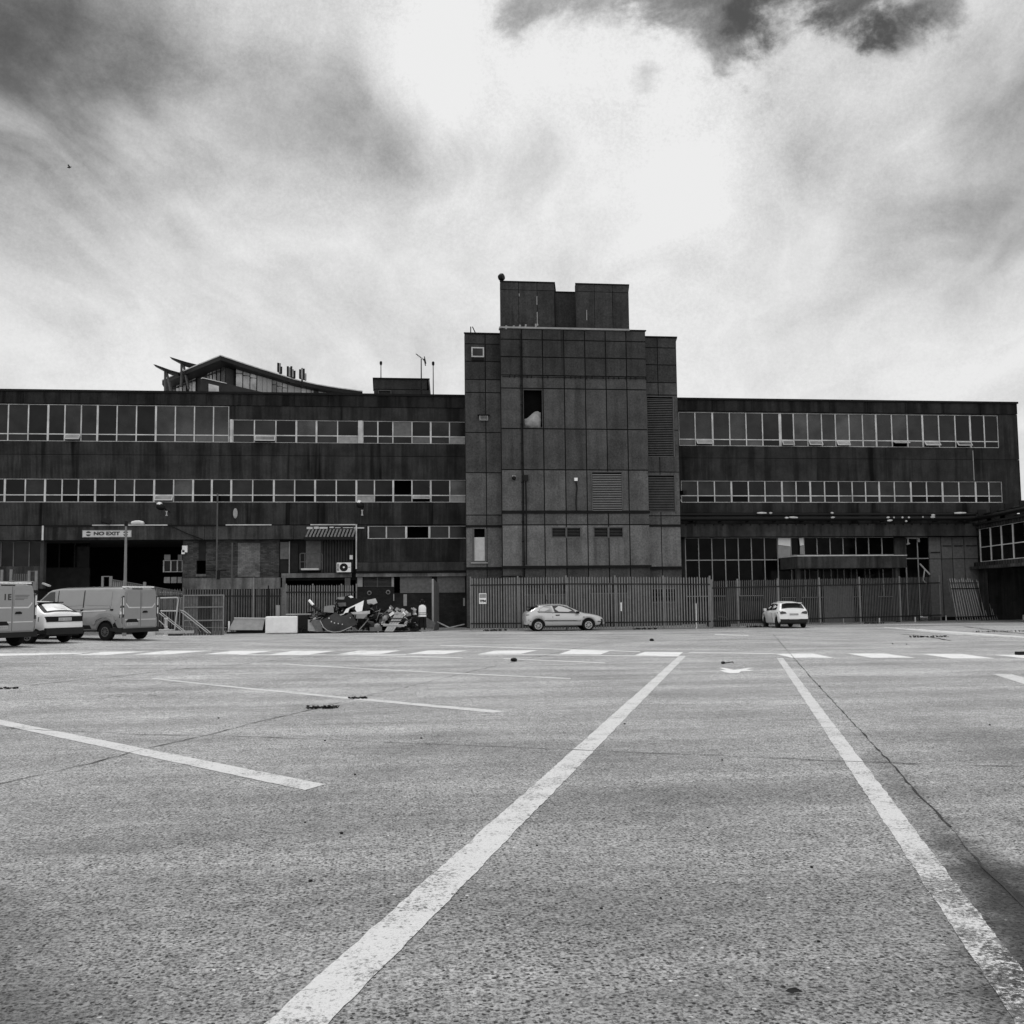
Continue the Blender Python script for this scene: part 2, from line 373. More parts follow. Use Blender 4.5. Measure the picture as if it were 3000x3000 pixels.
M = {}
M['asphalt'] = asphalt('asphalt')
M['line'] = asphalt('road paint', .53, .418)
M['lineB'] = asphalt('road paint worn', .52, .425, (G(3000, 2950), 4.5, .085))
M['linethin'] = asphalt('road paint thin', .68, .40)
M['far_line'] = asphalt('crossing paint', .68, .40)
M['crack'] = mat('crack filler', .035, .95, .3)
M['wing'] = concrete('dark ribbed concrete', .037, ribs=.45, streak=.46, soot=.85)
M['wing2'] = concrete('stained parapet concrete', .024, ribs=.2, streak=.6, soot=.5, seed=2)
M['fascia'] = concrete('fascia concrete', .054, ribs=.25, streak=.45, soot=.5, seed=3)
M['t0'] = concrete('darkest tower concrete', .043, mott=.27, grain=.62, streak=.18, soot=.40, seed=4)  # upper tower bands darkest, the bands below stepped paler
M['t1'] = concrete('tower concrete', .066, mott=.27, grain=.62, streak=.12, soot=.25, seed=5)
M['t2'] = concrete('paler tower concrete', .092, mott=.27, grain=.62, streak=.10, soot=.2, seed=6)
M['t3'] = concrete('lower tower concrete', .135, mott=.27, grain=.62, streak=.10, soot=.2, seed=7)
M['joint'] = mat('dark joint', .012, .95, .3)
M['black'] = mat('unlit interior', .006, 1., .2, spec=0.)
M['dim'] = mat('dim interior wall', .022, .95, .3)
M['frame'] = mat('white painted window frame', .52, .5, .38, 1.3)
M['frame_dk'] = mat('grey steel glazing bar', .30, .5, .2)
M['steel'] = mat('galvanised steel', .20, .5, .22, 4., metal=.0)
M['steel_dk'] = mat('dull galvanised steel', .10, .6, .25, 4.)
M['rail_dk'] = mat('dark steel rail', .02, .7, .2)
M['pale_lt'] = mat('pale galvanised tube', .42, .45, .2)
M['g0'] = glass('dark window glass', .006, .06, .17)
M['g1'] = glass('dusty window glass', .015, .12, .2)
M['g2'] = glass('grey filmed glass', .038, .2, .3)
M['g3'] = glass('painted sky reflection glass', .18, .15)  # reflected sky painted in as a pale base colour
M['gblack'] = glass('black ground floor glass', .002, .03, .06)
M['ply'] = mat('weathered board', .13, .85, .3, 6.)
M['ply_lt'] = mat('pale board', .30, .8, .25, 6.)
M['white'] = mat('white painted board', .84, .6, .1, 3.)
M['offwhite'] = mat('dirty white board', .52, .7, .22, 3.)
M['grey'] = mat('mid grey paint', .28, .6, .2)
M['dark'] = mat('dark grey paint', .05, .6, .25)
M['blk'] = mat('black plastic', .008, .55, .2)
M['brick'] = brick('dark brick', .10, .05, .03)
M['brick_lt'] = brick('pale brick', .22, .15, .08)
M['brick_dk'] = brick('sooty brick', .030, .022, .016)
M['render'] = concrete('peeling render', .17, streak=.4, soot=.4, seed=9)
M['corr'] = mat('corrugated sheet', .05, .6, .35, 2.)
M['louvre'] = mat('louvre blade', .26, .5, .15)

# ------------------------------------------------------------------ ground
def axis(lo, hi, a, b, st, far):
    s = [a+i*st for i in range(int((b-a)/st)+1)]
    return sorted(set([lo, (lo+a)/2]+s+[(hi+b)/2, hi]))
xs = axis(-900, 900, -44, 20, 1., 0); ys = axis(-300, 1500, 8, 62, 1., 0)
mb = MB(); nx = len(xs)
vs = [(x, y, gz(x, y)) for y in ys for x in xs]
mb.add(vs, [(j*nx+i, j*nx+i+1, (j+1)*nx+i+1, (j+1)*nx+i) for j in range(len(ys)-1) for i in range(nx-1)])
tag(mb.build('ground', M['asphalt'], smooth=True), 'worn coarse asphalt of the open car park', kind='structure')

def strip_quad(a0, a1, b0, b1, nseg=None, jit=.008, lift=.004):
    """painted strip between edge a0->a1 and edge b0->b1 (ground points), ragged edges"""
    L = (Vector(a1)-Vector(a0)).length; nseg = nseg or max(2, min(420, int(L/.05)))
    vs = []; ja = jb = 0.
    for i in range(nseg+1):
        t = i/nseg; p = Vector(a0).lerp(Vector(a1), t); q = Vector(b0).lerp(Vector(b1), t)
        d = (q-p).normalized(); ja = ja*.55+random.uniform(-jit, jit)*.5; jb = jb*.55+random.uniform(-jit, jit)*.5; p = p+d*ja; q = q+d*jb
        for c in (p, q): vs.append((c.x, c.y, gz(c.x, c.y)+lift))
    return vs, [(2*i, 2*i+1, 2*i+3, 2*i+2) for i in range(nseg)]
def marking(a0, a1, b0, b1, m='line', name='road_marking', label='painted white line on the asphalt', jit=.011):
    mb = MB(); mb.add(*strip_quad(G(*a0), G(*a1), G(*b0), G(*b1), jit=jit))
    return tag(mb.build(name, M[m]), label, kind='structure')
marking((551, 3200), (1989, 1922), (769, 3200), (2010, 1922), 'line', 'lane_line')
marking((2276, 1928), (3041, 3100), (2294, 1928), (3192, 3100), 'lineB', 'lane_line')
marking((-300, 2056), (893, 2316), (-300, 2044), (953, 2299), 'line', 'bay_line')
marking((446, 1989), (1444, 2089), (446, 1986.5), (1482, 2084), 'line', 'bay_line')
marking((827, 1946.5), (1672, 1990), (827, 1944), (1672, 1987), 'line', 'bay_line')
marking((2908, 1975), (3300, 2100), (2966, 1976), (3300, 2070), 'line', 'bay_line')
for a, b in (((1019, 1918), (1356, 1927)), ((1474, 1929.6), (1773, 1942.5)), ((1290, 1891), (1875, 1909.5)), ((2019, 1911.8), (2285, 1915.6)),
             ((1400, 1917), (1990, 1923)), ((2094, 1859), (2192, 1861.6)), ((700, 1918), (1190, 1918)), ((0, 1921.5), (240, 1915))):
    marking((a[0], a[1]+.7), (b[0], b[1]+.8), (a[0], a[1]-.7), (b[0], b[1]-.8), 'linethin', 'bay_line', jit=.01)
for q in ([(-60, 1922), (0, 1921), (150, 1914), (0, 1915)], [(20, 1921), (116, 1920), (268, 1912.5), (120, 1913)], [(217, 1919.6), (311, 1919.6), (427, 1909), (311, 1909.5)],
          [(391, 1918), (485, 1918), (623, 1906.5), (485, 1906.5)], [(598, 1917), (715, 1918), (800, 1907), (680, 1907)], [(787, 1918), (906, 1918), (983, 1907), (859, 1907)],
          [(986, 1917), (1109, 1917.5), (1175, 1906), (1051, 1906.5)], [(1189, 1917), (1301, 1917), (1370, 1906), (1254, 1906)], [(1402, 1916), (1526, 1916), (1575, 1905), (1451, 1906.5)],
          [(1637, 1917), (1759, 1918), (1789, 1907), (1675, 1904)], [(1859, 1920), (1987, 1922.5), (2001, 1911), (1889, 1910)], [(2320, 1927.5), (2444, 1927.5), (2382, 1915), (2268, 1915.5)],
          [(2552, 1927.5), (2684, 1927.5), (2589, 1914.7), (2481, 1914.7)], [(2788, 1929.5), (2916, 1929.5), (2817, 1916), (2699, 1916)], [(3020, 1931), (3150, 1932), (3040, 1919), (2912, 1919)]):
    marking(q[0], q[3], q[1], q[2], 'far_line', 'crossing_mark', 'white parallelogram of the painted crossing row', jit=.012)
mb = MB(); pts = [G(*q) for q in [(2107, 1957), (2122, 1957), (2150, 1962.5), (2168, 1961), (2192, 1957), (2208, 1957), (2186, 1961.5), (2208, 1964), (2195, 1966), (2172, 1966.5), (2164, 1972.5), (2140, 1973), (2122, 1969), (2107, 1963), (2128, 1964)]]
mb.add([(p.x, p.y, gz(p.x, p.y)+.004) for p in pts], [tuple(range(len(pts)))]); tag(mb.build('arrow_marking', M['far_line']), kind='structure')
for i in range(7):
    x0 = 2590+i*34; y0 = 1837+i*2.1
    marking((x0, y0+1), (x0+230+i*12, y0+23+1), (x0, y0), (x0+230+i*12, y0+23), 'linethin', 'hatch_line', jit=.03)

def crackline(pts, wid, jit=.03, name='crack', m='crack', lift=.007):
    g = [G(*p) for p in pts]; vs = []; fs = []; L = []
    for a, b in zip(g[:-1], g[1:]):
        k = max(1, min(60, int((b-a).length/.18)))
        L += [a.lerp(b, i/k) for i in range(k)]
    L.append(g[-1])
    for i, p in enumerate(L):
        d = (L[min(i+1, len(L)-1)]-L[max(i-1, 0)]); d.z = 0; d.normalize(); s = Vector((-d.y, d.x, 0))
        c = p+s*random.uniform(-jit, jit); ww = wid*random.choice((.3, .6, .8, 1, 1.2, 1.7))/2
        for q in (c-s*ww, c+s*ww): vs.append((q.x, q.y, gz(q.x, q.y)+lift))
    return tag(MB().add(vs, [(2*i, 2*i+1, 2*i+3, 2*i+2) for i in range(len(L)-1)]).build(name, M[m]), kind='structure')
crackline([(-200, 2345), (0, 2299), (264, 2238), (435, 2192), (598, 2157), (745, 2118), (932, 2075), (1056, 2044), (1211, 2009), (1359, 1973), (1400, 1963), (1600, 1920), (1661, 1905), (1833, 1868)], .015, .02)
crackline([(-100, 2128), (0, 2133), (373, 2151), (745, 2160), (1500, 2190), (1733, 2201), (2137, 2215), (2463, 2232), (2665, 2238), (3000, 2248)], .014)
crackline([(2265, 1858), (2315, 1916), (2401, 2013), (2509, 2129), (2610, 2238), (2680, 2316), (2781, 2424)], .013, .012)
crackline([(2781, 2424), (2859, 2518), (3000, 2665)], .010, .01)
crackline([(0, 2017), (188, 1998), (417, 1974), (536, 1960), (700, 1948), (863, 1928), (1037, 1913), (1189, 1894)], .024)
crackline([(342, 2043), (362, 2038), (435, 2037), (460, 2039)], .03)
crackline([(1633, 1963), (2285, 1975)], .018); crackline([(2378, 1981), (2647, 1984)], .03)
crackline([(2635, 1858), (2700, 1863), (2741, 1869.5), (2787, 1877)], .10, .08); crackline([(2826, 1836), (2958, 1853), (3060, 1864)], .12, .08)
crackline([(1390, 1858), (1500, 1860), (1700, 1860), (1900, 1858), (2700, 1842)], .06, .05)

# ------------------------------------------------------------------ facade helpers
YW, YT, YS = 62.0, 59.0, 59.9          # planes: wings, tower front, tower side bays
def rects_minus(rect, holes):
    x0, x1, z0, z1 = rect; xs = {x0, x1}; zs = {z0, z1}
    hs = [h for h in holes if h[0] < x1 and h[1] > x0 and h[2] < z1 and h[3] > z0]
    if not hs: return [rect]
    for a, b, c, d in hs: xs |= {q for q in (a, b) if x0 < q < x1}; zs |= {q for q in (c, d) if z0 < q < z1}
    xs = sorted(xs); zs = sorted(zs); out = []
    for i in range(len(xs)-1):
        run = None
        for j in range(len(zs)-1):
            cx, cz = (xs[i]+xs[i+1])/2, (zs[j]+zs[j+1])/2
            if any(a < cx < b and c < cz < d for a, b, c, d in hs):
                if run: out.append(run); run = None
            elif run: run = (run[0], run[1], run[2], zs[j+1])
            else: run = (xs[i], xs[i+1], zs[j], zs[j+1])
        if run: out.append(run)
    return out
def panels(mb, xs, zs, holes, Y, depth, gap=.03, mis=None, jog=.006):
    for i in range(len(xs)-1):
        for j in range(len(zs)-1):
            mi = mis(i, j) if mis else 0; dy = random.uniform(0, jog)
            a, b, c, d = xs[i]+gap/2, xs[i+1]-gap/2, zs[j]+gap/2, zs[j+1]-gap/2
            for r in rects_minus((a, b, c, d), holes): mb.box(r[0], r[1], Y+dy, Y+depth, r[2], r[3], mi)
def bay(parent, x0, x1, z0, zt, z1, Y, tl=.075, tr=0., g_up='g0', g_lo='g0', hopper=0., miss_up=False, fm='frame', lab=None):
    """one window bay: white frame with upper pane and lower light; hopper tilts the lower light outwards"""
    t = .038; f = MB(); y0, y1 = Y+.04, Y+.13
    f.box(x0-tl/2, x0+tl/2, y0, y1, z0, z1)
    if tr: f.box(x1-tr/2, x1+tr/2, y0, y1, z0, z1)
    a, b = x0+tl/2, x1-(tr/2 if tr else .026)
    f.box(a, b, y0+.02, y1, z1-t, z1); f.box(a, b, y0+.02, y1, z0, z0+t)
    if zt: f.box(a, b, y0+.01, y1, zt-.028, zt+.028)
    fr = f.build('window', M[fm], parent)
    if lab: fr['label'] = lab
    if not miss_up:
        pm = MB().box(a+.003, b-.003, y0+.05, y0+.06, (zt+.030) if zt else z0+t+.002, z1-t-.002); sub(pm, 'pane', M[g_up], fr)
    if zt:
        za, zb = z0+t+.002, zt-.030
        if hopper:
            Mx = Matrix.Rotation(-hopper, 3, 'X'); piv = Vector((0, Y-.01, zb))
            def T(x, y, z): return piv+Mx@Vector((x, y, z))
            h = zb-za; s = MB()
            def bx(xa, xb, ya, yb, z_a, z_b): return [T(xa, ya, z_a), T(xb, ya, z_a), T(xb, yb, z_a), T(xa, yb, z_a), T(xa, ya, z_b), T(xb, ya, z_b), T(xb, yb, z_b), T(xa, yb, z_b)]
            e = .05
            s.hexa(bx(a, a+e, 0, .05, -h, 0)); s.hexa(bx(b-e, b, 0, .05, -h, 0))
            s.hexa(bx(a+e, b-e, .003, .047, -h, -h+e)); s.hexa(bx(a+e, b-e, .003, .047, -e, 0))
            so = sub(s, 'hopper_sash', M['frame'], fr)
            q = MB().hexa(bx(a+e+.002, b-e-.002, .02, .03, -h+e+.002, -e-.002)); sub(q, 'pane', M['g3'], fr)
        elif g_lo:
            q = MB().box(a+.003, b-.003, y0+.045, y0+.055, za, zb); sub(q, 'lower_pane', M[g_lo], fr)
    return fr
def xpx(px, Y, pys): return P(px, pys, Y).x
def level(pts, Y): return sum(P(a, b, Y).z for a, b in pts)/len(pts)

# ------------------------------------------------------------------ left wing
XL0 = XX(-160, YW); XLE = XX(1372, YW)
zr = level([(0, 1139), (500, 1146), (1364, 1156.5)], YW)
ZR = level([(0, 1139), (1364, 1156.5), (1985, 1165), (2979, 1180)], YW)
zj0 = ZR-.80
r1t = level([(100, 1183), (500, 1188)], YW); r1m = level([(100, 1270), (600, 1275)], YW); r1b = level([(10, 1291), (640, 1296)], YW)
r1b2 = level([(700, 1297), (1364, 1301)], YW); r1s = level([(700, 1229), (1350, 1235)], YW); r1m = r1m; r1ms = level([(760, 1275.5), (1350, 1279)], YW)
zj1 = level([(10, 1331), (1200, 1337)], YW)
r2t = level([(10, 1402), (1350, 1405), (2000, 1408), (2920, 1411)], YW); r2m = level([(100, 1451), (1300, 1451.5), (2100, 1451.5), (2900, 1452)], YW); r2b = level([(10, 1472.5), (1360, 1472), (2000, 1471.8), (2920, 1471.5)], YW)
zf1 = level([(200, 1541), (1000, 1538)], YW); zf0 = level([(50, 1583.5), (850, 1580)], YW)
r3t, r3b = level([(1080, 1541), (1360, 1540)], YW), level([(1080, 1579), (1360, 1577)], YW)
zl1, zl0 = level([(1200, 1647)], YW), level([(1200, 1672)], YW)
print('levels', [round(q, 2) for q in (ZR, r1t, r1b, r2t, r2b, zf1, zf0, zl0)], 'x', XL0, XLE)
LW = wthing('left_wing', 'long dark concrete office wing with bands of white framed windows left of the tower', 'building', (XX(600, YW), YW+6, 0))
B1 = [-110, -70, -35, 23, 82, 140, 189, 237, 285, 342, 399, 456, 513, 569, 625, 671]
B1s = [682, 745, 808, 868, 927, 989, 1057, 1107, 1151, 1207, 1262, 1317, 1372]
B2 = [-105, -47, 13, 73, 131, 181, 229, 278, 336, 393, 451, 508, 565, 620, 677, 740, 802, 863, 923, 985, 1044, 1097, 1152, 1207, 1262, 1318, 1372]
B3 = [1079, 1132, 1190, 1258, 1316, 1372]
bx1 = [xpx(p, YW, 1240) for p in B1]; bx1s = [xpx(p, YW, 1262) for p in B1s]; bx2 = [xpx(p, YW, 1437) for p in B2]; bx3 = [xpx(p, YW, 1560) for p in B3]
xf = xpx(1043, YW, 1560)               # right end of the recessed ground floor part
holes = [(bx1[0], bx1[-1], r1b, r1t), (bx1s[0]-.2, bx1s[-1], r1b, r1s), (bx2[0], bx2[-1], r2b, r2t), (bx3[0]-.1, bx3[-1], r3b, r3t)]
wall = MB()
pj = [XL0]+[xpx(p, YW, 1500) for p in (-60, 60, 200, 338, 470, 600, 735, 860, 960, 1043, 1160, 1270)]+[XLE]
panels(wall, pj, [zj0, ZR-.12], [], YW-.05, .5, .018, lambda i, j: 1)
for za, zb, mi in ((zj1, zj0, 0), (zf1+.03, zj1, 0)):
    for r in rects_minus((XL0, XLE, za+.012, zb-.012), holes): wall.box(r[0], r[1], YW, YW+.5, r[2], r[3], mi)
for r in rects_minus((xf, XLE, zl1+.02, zf1+.01), holes): wall.box(r[0], r[1], YW+.004, YW+.5, r[2], r[3], 0)
for r in rects_minus((xf, XLE, zl0, zl1), []): wall.box(r[0], r[1], YW-.05, YW+.5, r[2], r[3], 2)
wall.build('wall', [M['wing'], M['wing2'], M['fascia']], LW)
MB().box(XL0, XLE, YW-.12, YW+12, ZR-.12, ZR).build('roof', M['joint'], LW)
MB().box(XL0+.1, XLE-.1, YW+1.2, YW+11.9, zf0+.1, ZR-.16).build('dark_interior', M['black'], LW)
fs = MB(); xq = [XL0]+[xpx(p, YW, 1560) for p in (127, 338, 600, 860)]+[xf]
panels(fs, xq, [zf0, zf1], [], YW-.1, .5, .02); fs.build('fascia', M['fascia'], LW)
MB().box(XL0+.1, XLE-.1, YW+.42, YW+11.8, zf0+.01, zf0+.09).build('soffit', M['dim'], LW)
gp = ['g0', 'g0', 'g1', 'g0', 'g1', 'g2']
random.seed(11)
def gl(): return random.choice(gp)
thick = {140, 285, 456, 568, 13, 131, 278, 451, 565, 868, 923, 927, 1044, 1152, 620, 677, 802, 1262}
for i in range(len(bx1)-1):
    p = B1[i]; gu = 'g2' if p in (456, 513, 569, 625) else random.choice(('g1', 'g1', 'g0'))
    bay(LW, bx1[i], bx1[i+1], r1b, r1m, r1t, YW, .105 if p in thick else .065, .10 if i == len(bx1)-2 else 0, gu, gu, hopper=R(38) if p == 189 else 0)
cl = MB().box(bx1[-1]+.06, bx1s[0]-.02, YW-.02, YW+.15, r1b, r1s); cl.build('window_post', M['frame'], LW)
cl = MB().box(bx1s[6]-.16, bx1s[6]+.10, YW-.02, YW+.14, r1b, r1s); cl.build('window_post', M['frame'], LW)
for i in range(len(bx1s)-1):
    p = B1s[i]; gu = 'ply' if p == 1151 else random.choice(('g1', 'g1', 'g2', 'g0')); lo = 'ply_lt' if p in (989, 1317) else ('g1' if p != 1207 else 'ply')
    x0, x1 = bx1s[i]+(.12 if p == 1057 else 0), bx1s[i+1]-(.14 if p == 989 else 0)
    fr = bay(LW, x0, x1, r1b2, r1ms, r1s, YW, .105 if p in thick else .065, 0, 'g0' if p == 1151 else gu, 'g0' if lo != 'g1' else 'g1', hopper=R(35) if p == 745 else 0)
    for c in list(fr.children):
        if p == 1151 and c.name.startswith('pane'): c.data.materials[0] = M['ply']
        if lo != 'g1' and c.name.startswith('lower'): c.data.materials[0] = M[lo]
for i in range(len(bx2)-1):
    p = B2[i]
    fr = bay(LW, bx2[i], bx2[i+1], r2b, r2m, r2t, YW, .105 if p in thick else .065, 0, gl(), random.choice(('g0', 'g0', 'gblack')), hopper=R(36) if p == 451 else (R(62) if p == 1207 else 0), miss_up=(p == 1152))
    if p in (1044, 1318):
        for c in fr.children:
            if c.name.startswith('lower'): c.data.materials[0] = M['ply_lt']
for i in range(len(bx3)-1):
    p = B3[i]; fr = bay(LW, bx3[i], bx3[i+1], r3b, None, r3t, YW, .12 if p in (1190, 1258) else .08, 0, 'g1', None, miss_up=(p == 1190))
    if p in (1079, 1132, 1258, 1316):
        q = MB().box(bx3[i]+.07, bx3[i+1]-.07, YW+.11, YW+.12, r3b+.05, r3b+.05+(r3t-r3b)*.5); o = sub(q, 'board', M['ply_lt'], fr)
tr = MB()
for a, b in ((272, 492), (662, 796), (910, 1044)): tr.box(xpx(a, YW, 1540), xpx(b, YW, 1540), YW-.16, YW-.101, zf1-.01, zf1+.05)
tr.box(xpx(1042, YW, 1600), xpx(1046, YW, 1600), YW-.16, YW-.07, level([(1043, 1667)], YW), zf1+.05); tr.build('trim', M['frame'], LW)
MB().box(xpx(125, YW, 1560), xpx(130, YW, 1560), YW-.16, YW-.101, zf0, zf1).build('trim', M['frame'], LW)
tr = MB().box(xpx(130, YW, 1540), xpx(272, YW, 1540), YW-.13, YW-.101, zf1-.08, zf1+.02); tr.box(xpx(492, YW, 1540), xpx(662, YW, 1540), YW-.13, YW-.101, zf1-.05, zf1+.02); tr.build('gutter', M['joint'], LW)
# ground floor left of x=1045
YR = YW+.42                            # brick plane under the fascia
def rb(px0, py0, px1, py1, Y, dep=.1):
    pm, qm = (px0+px1)/2, (py0+py1)/2
    return (P(px0, qm, Y).x, P(px1, qm, Y).x, Y, Y+dep, P(pm, py1, Y).z, P(pm, py0, Y).z)
br = MB()
h = rb(575, 1642, 603, 1682, YR)
for r in rects_minus((xpx(535, YR, 1640), xpx(818, YR, 1640), ZZ(1692, YR, 680), zf0), [(h[0], h[1], h[4], h[5])]): br.box(r[0], r[1], YR, YR+.3, r[2], r[3])
br.build('brick_wall', M['brick'], LW)
q = rb(697, 1590, 762, 1690, YR); br = MB().box(q[0], q[1], YR-.02, YR-.001, q[4], q[5]); br.build('brick_infill', M['brick_lt'], LW)
q = rb(582, 1585, 603, 1642, YR); MB().box(q[0], q[1], YR-.03, YR-.002, q[4], q[5]).build('blocked_window', M['dim'], LW)
q = rb(574, 1682, 604, 1689, YR); MB().box(q[0], q[1], YR-.08, YR-.002, q[4], q[5]).build('window_sill', M['ply'], LW)
q = rb(535, 1693, 822, 1726, YR); MB().box(q[0], q[1], YR-.1, YR+.3, q[4], q[5]).build('plinth', M['render'], LW)
q = rb(535, 1727, 822, 1860, YR); MB().box(q[0], q[1], YR-.05, YR+.3, 0, q[5]).build('base_wall', M['brick_dk'], LW)
# board panels and plain door near the shed
for a, b, c, d, m in ((821, 1588, 846, 1638, 'ply'), (849, 1590, 873, 1641, 'dim'), (821, 1641, 873, 1678, 'dim'), (896, 1584, 940, 1671, 'ply')):
    q = rb(a, b, c, d, YR-.02); MB().box(*q[:4], q[4], q[5]).build('wall_panel', M[m], LW)
q = rb(846, 1586, 849, 1690, YR-.1); MB().box(*q).build('post', M['grey'], LW)
q = rb(818, 1583, 1045, 1700, YR+.1); MB().box(*q).build('back_wall', M['dim'], LW)
# corrugated sheet
cg = MB(); x = xpx(940, YR, 1600); xe = xpx(1030, YR, 1600); za, zb = ZZ(1678, YR, 980), ZZ(1581, YR, 980)
while x < xe: cg.poly([(x, YR, za), (x+.04, YR-.05, za), (x+.10, YR-.05, za), (x+.14, YR, za)], (0, 0, zb-za)); x += .16
cg.build('corrugated_cladding', M['corr'], LW)
# small corrugated canopy over it
cg = MB(); x = xpx(905, YW, 1560); xe = xpx(1038, YW, 1560); zt_, zb_ = ZZ(1552, YW, 970), ZZ(1572, YW-1.2, 970)
while x < xe:
    cg.hexa([(x-.12, YW-1.0, zb_), (x-.02, YW-1.0, zb_), (x+.10, YW-.12, zt_-.03), (x, YW-.12, zt_-.03), (x-.12, YW-1.0, zb_+.05), (x-.02, YW-1.0, zb_+.05), (x+.10, YW-.12, zt_+.03), (x, YW-.12, zt_+.03)]); x += .2
cg.build('canopy_roof', M['steel'], LW)
MB().box(xpx(893, YW, 1570), xpx(1036, YW, 1570), YW-1.0, YW-.12, zb_-.16, zb_-.02).build('canopy_beam', M['blk'], LW)
fz = MB(); x = xpx(899, YW, 1545)
while x < xpx(1040, YW, 1545):
    wq = random.uniform(.15, .6)
    if random.random() < .85: fz.box(x, x+wq, YW-.14, YW-.105, ZZ(1549, YW, 970)+random.uniform(-.04, .03), ZZ(1543, YW, 970)+random.uniform(-.05, 0))
    x += wq+random.uniform(.02, .15)
fz.build('peeling_frieze', M['offwhite'], LW)
# loading dock lintel, posts
q = rb(824, 1679, 1030, 1692, YR-.35); MB().box(*q[:2], YR-.35, YR, q[4], q[5]).build('dock_lintel', M['render'], LW)
for a, b, m in ((826, 836, 'render'), (1010, 1026, 'render')):
    q = rb(a, 1693, b, 1850, YR-.34); MB().box(q[0], q[1], YR-.34, YR-.04, 0, q[5]).build('pillar', M[m], LW)
q = rb(836, 1693, 1010, 1860, YR+1.5); MB().box(q[0]-.2, q[1]+1, YR+1.5, YR+1.6, 0, q[5]+.3).build('dock_back_wall', M['black'], LW)
q = rb(838, 1745, 1008, 1850, YR+.4); MB().box(q[0], q[1], YR+.4, YR+.5, 0, q[5]).build('dock_base', M['brick_dk'], LW)
# loading bay (dark opening) and its inner wall with windows
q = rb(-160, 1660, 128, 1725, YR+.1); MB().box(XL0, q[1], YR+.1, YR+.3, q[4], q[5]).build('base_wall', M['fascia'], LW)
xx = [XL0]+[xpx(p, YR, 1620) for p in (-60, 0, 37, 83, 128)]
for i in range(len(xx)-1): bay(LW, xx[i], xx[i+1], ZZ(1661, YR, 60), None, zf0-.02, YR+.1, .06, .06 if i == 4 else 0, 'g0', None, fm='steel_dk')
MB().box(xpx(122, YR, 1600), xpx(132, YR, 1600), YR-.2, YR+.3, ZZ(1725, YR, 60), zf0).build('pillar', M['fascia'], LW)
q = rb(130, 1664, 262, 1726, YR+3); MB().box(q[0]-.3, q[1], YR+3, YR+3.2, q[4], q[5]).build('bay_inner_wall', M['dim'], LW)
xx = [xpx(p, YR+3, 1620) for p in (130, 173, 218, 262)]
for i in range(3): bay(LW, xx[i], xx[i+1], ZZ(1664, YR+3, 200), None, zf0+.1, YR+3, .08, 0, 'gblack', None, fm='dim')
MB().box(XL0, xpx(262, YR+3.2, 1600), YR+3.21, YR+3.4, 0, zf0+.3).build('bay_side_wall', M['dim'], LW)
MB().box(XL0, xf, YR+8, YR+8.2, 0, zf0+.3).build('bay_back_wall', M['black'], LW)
# light framed window seen deep inside the bay
xx = [xpx(p, YR+1.6, 1660) for p in (479, 500, 519, 534)]
for i in range(3):
    bay(LW, xx[i], xx[i+1], ZZ(1676, YR+1.6, 500), None, ZZ(1641, YR+1.6, 500), YR+1.6, .07, .07 if i == 2 else 0, 'g0', None)
    q = rb(479, 1678, 533, 1708, YR+1.6); MB().box(xx[i]+.03, xx[i+1]-.03, YR+1.62, YR+1.7, q[4], q[5]-.25).build('wall_panel', M['ply_lt'], LW)
    if i != 1: MB().box(xx[i]+.03, xx[i+1]-.03, YR+1.62, YR+1.7, ZZ(1640, YR+1.6, 500), ZZ(1625, YR+1.6, 500)).build('wall_panel', M['ply_lt'], LW)
# basement right of the shed
YB = YW+.25
w1 = rb(1064, 1687, 1147, 1720, YB); w2 = rb(1155, 1688, 1172, 1737, YB)
bb = MB()
for r in rects_minus((xf, XLE, 0, zl0-.02), [(w1[0], w1[1], w1[4], w1[5]), (w2[0], w2[1], w2[4], w2[5])]): bb.box(r[0], r[1], YB, YB+.4, r[2], r[3])
bb.build('basement_wall', M['brick_dk'], LW)
MB().box(xf, XLE, YB+1.2, YB+1.3, 0, zl0+1.).build('basement_back_wall', M['black'], LW)
fr = MB()
for i in range(9): z = w1[4]+(i+.3)*(w1[5]-w1[4])/9; fr.box(w1[0]+.02, w1[1]-.02, YB+.05, YB+.12, z, z+.03)
fr.box((w1[0]+w1[1])/2-.03, (w1[0]+w1[1])/2+.03, YB+.02, YB+.045, w1[4], w1[5]); fr.build('louvred_window', M['steel_dk'], LW)
for a, b in ((1047, 1062), (1147, 1154)):
    q = rb(a, 1689, b, 1719, YB-.03); MB().box(q[0], q[1], YB-.03, YB-.002, q[4], q[5]).build('plaster_patch', M['ply_lt'], LW)
for a, b, c, d in ((1172, 1684, 1265, 1737), (1281, 1686, 1362, 1736)):
    q = rb(a, b, c, d, YB-.05); MB().box(q[0], q[1], YB-.05, YB-.003, q[4], q[5]).build('wall_panel', M['ply'], LW)
for a, b, c, d in ((1182, 1741, 1192, 1775), (1152, 1740, 1155, 1760), (1357, 1752, 1362, 1775)):
    q = rb(a, b, c, d, YB-.03); MB().box(q[0], q[1], YB-.03, YB-.003, q[4], q[5]).build('peeling_strip', M['ply_lt'], LW)
led = MB(); led.box(xf, XLE, YW-.16, YW-.055, zl0-.10, zl0-.02); led.box(xf, XLE, YW-.02, YB, zl0-.34, zl0-.14, 1); led.build('ledge', [M['joint'], M['render']], LW)

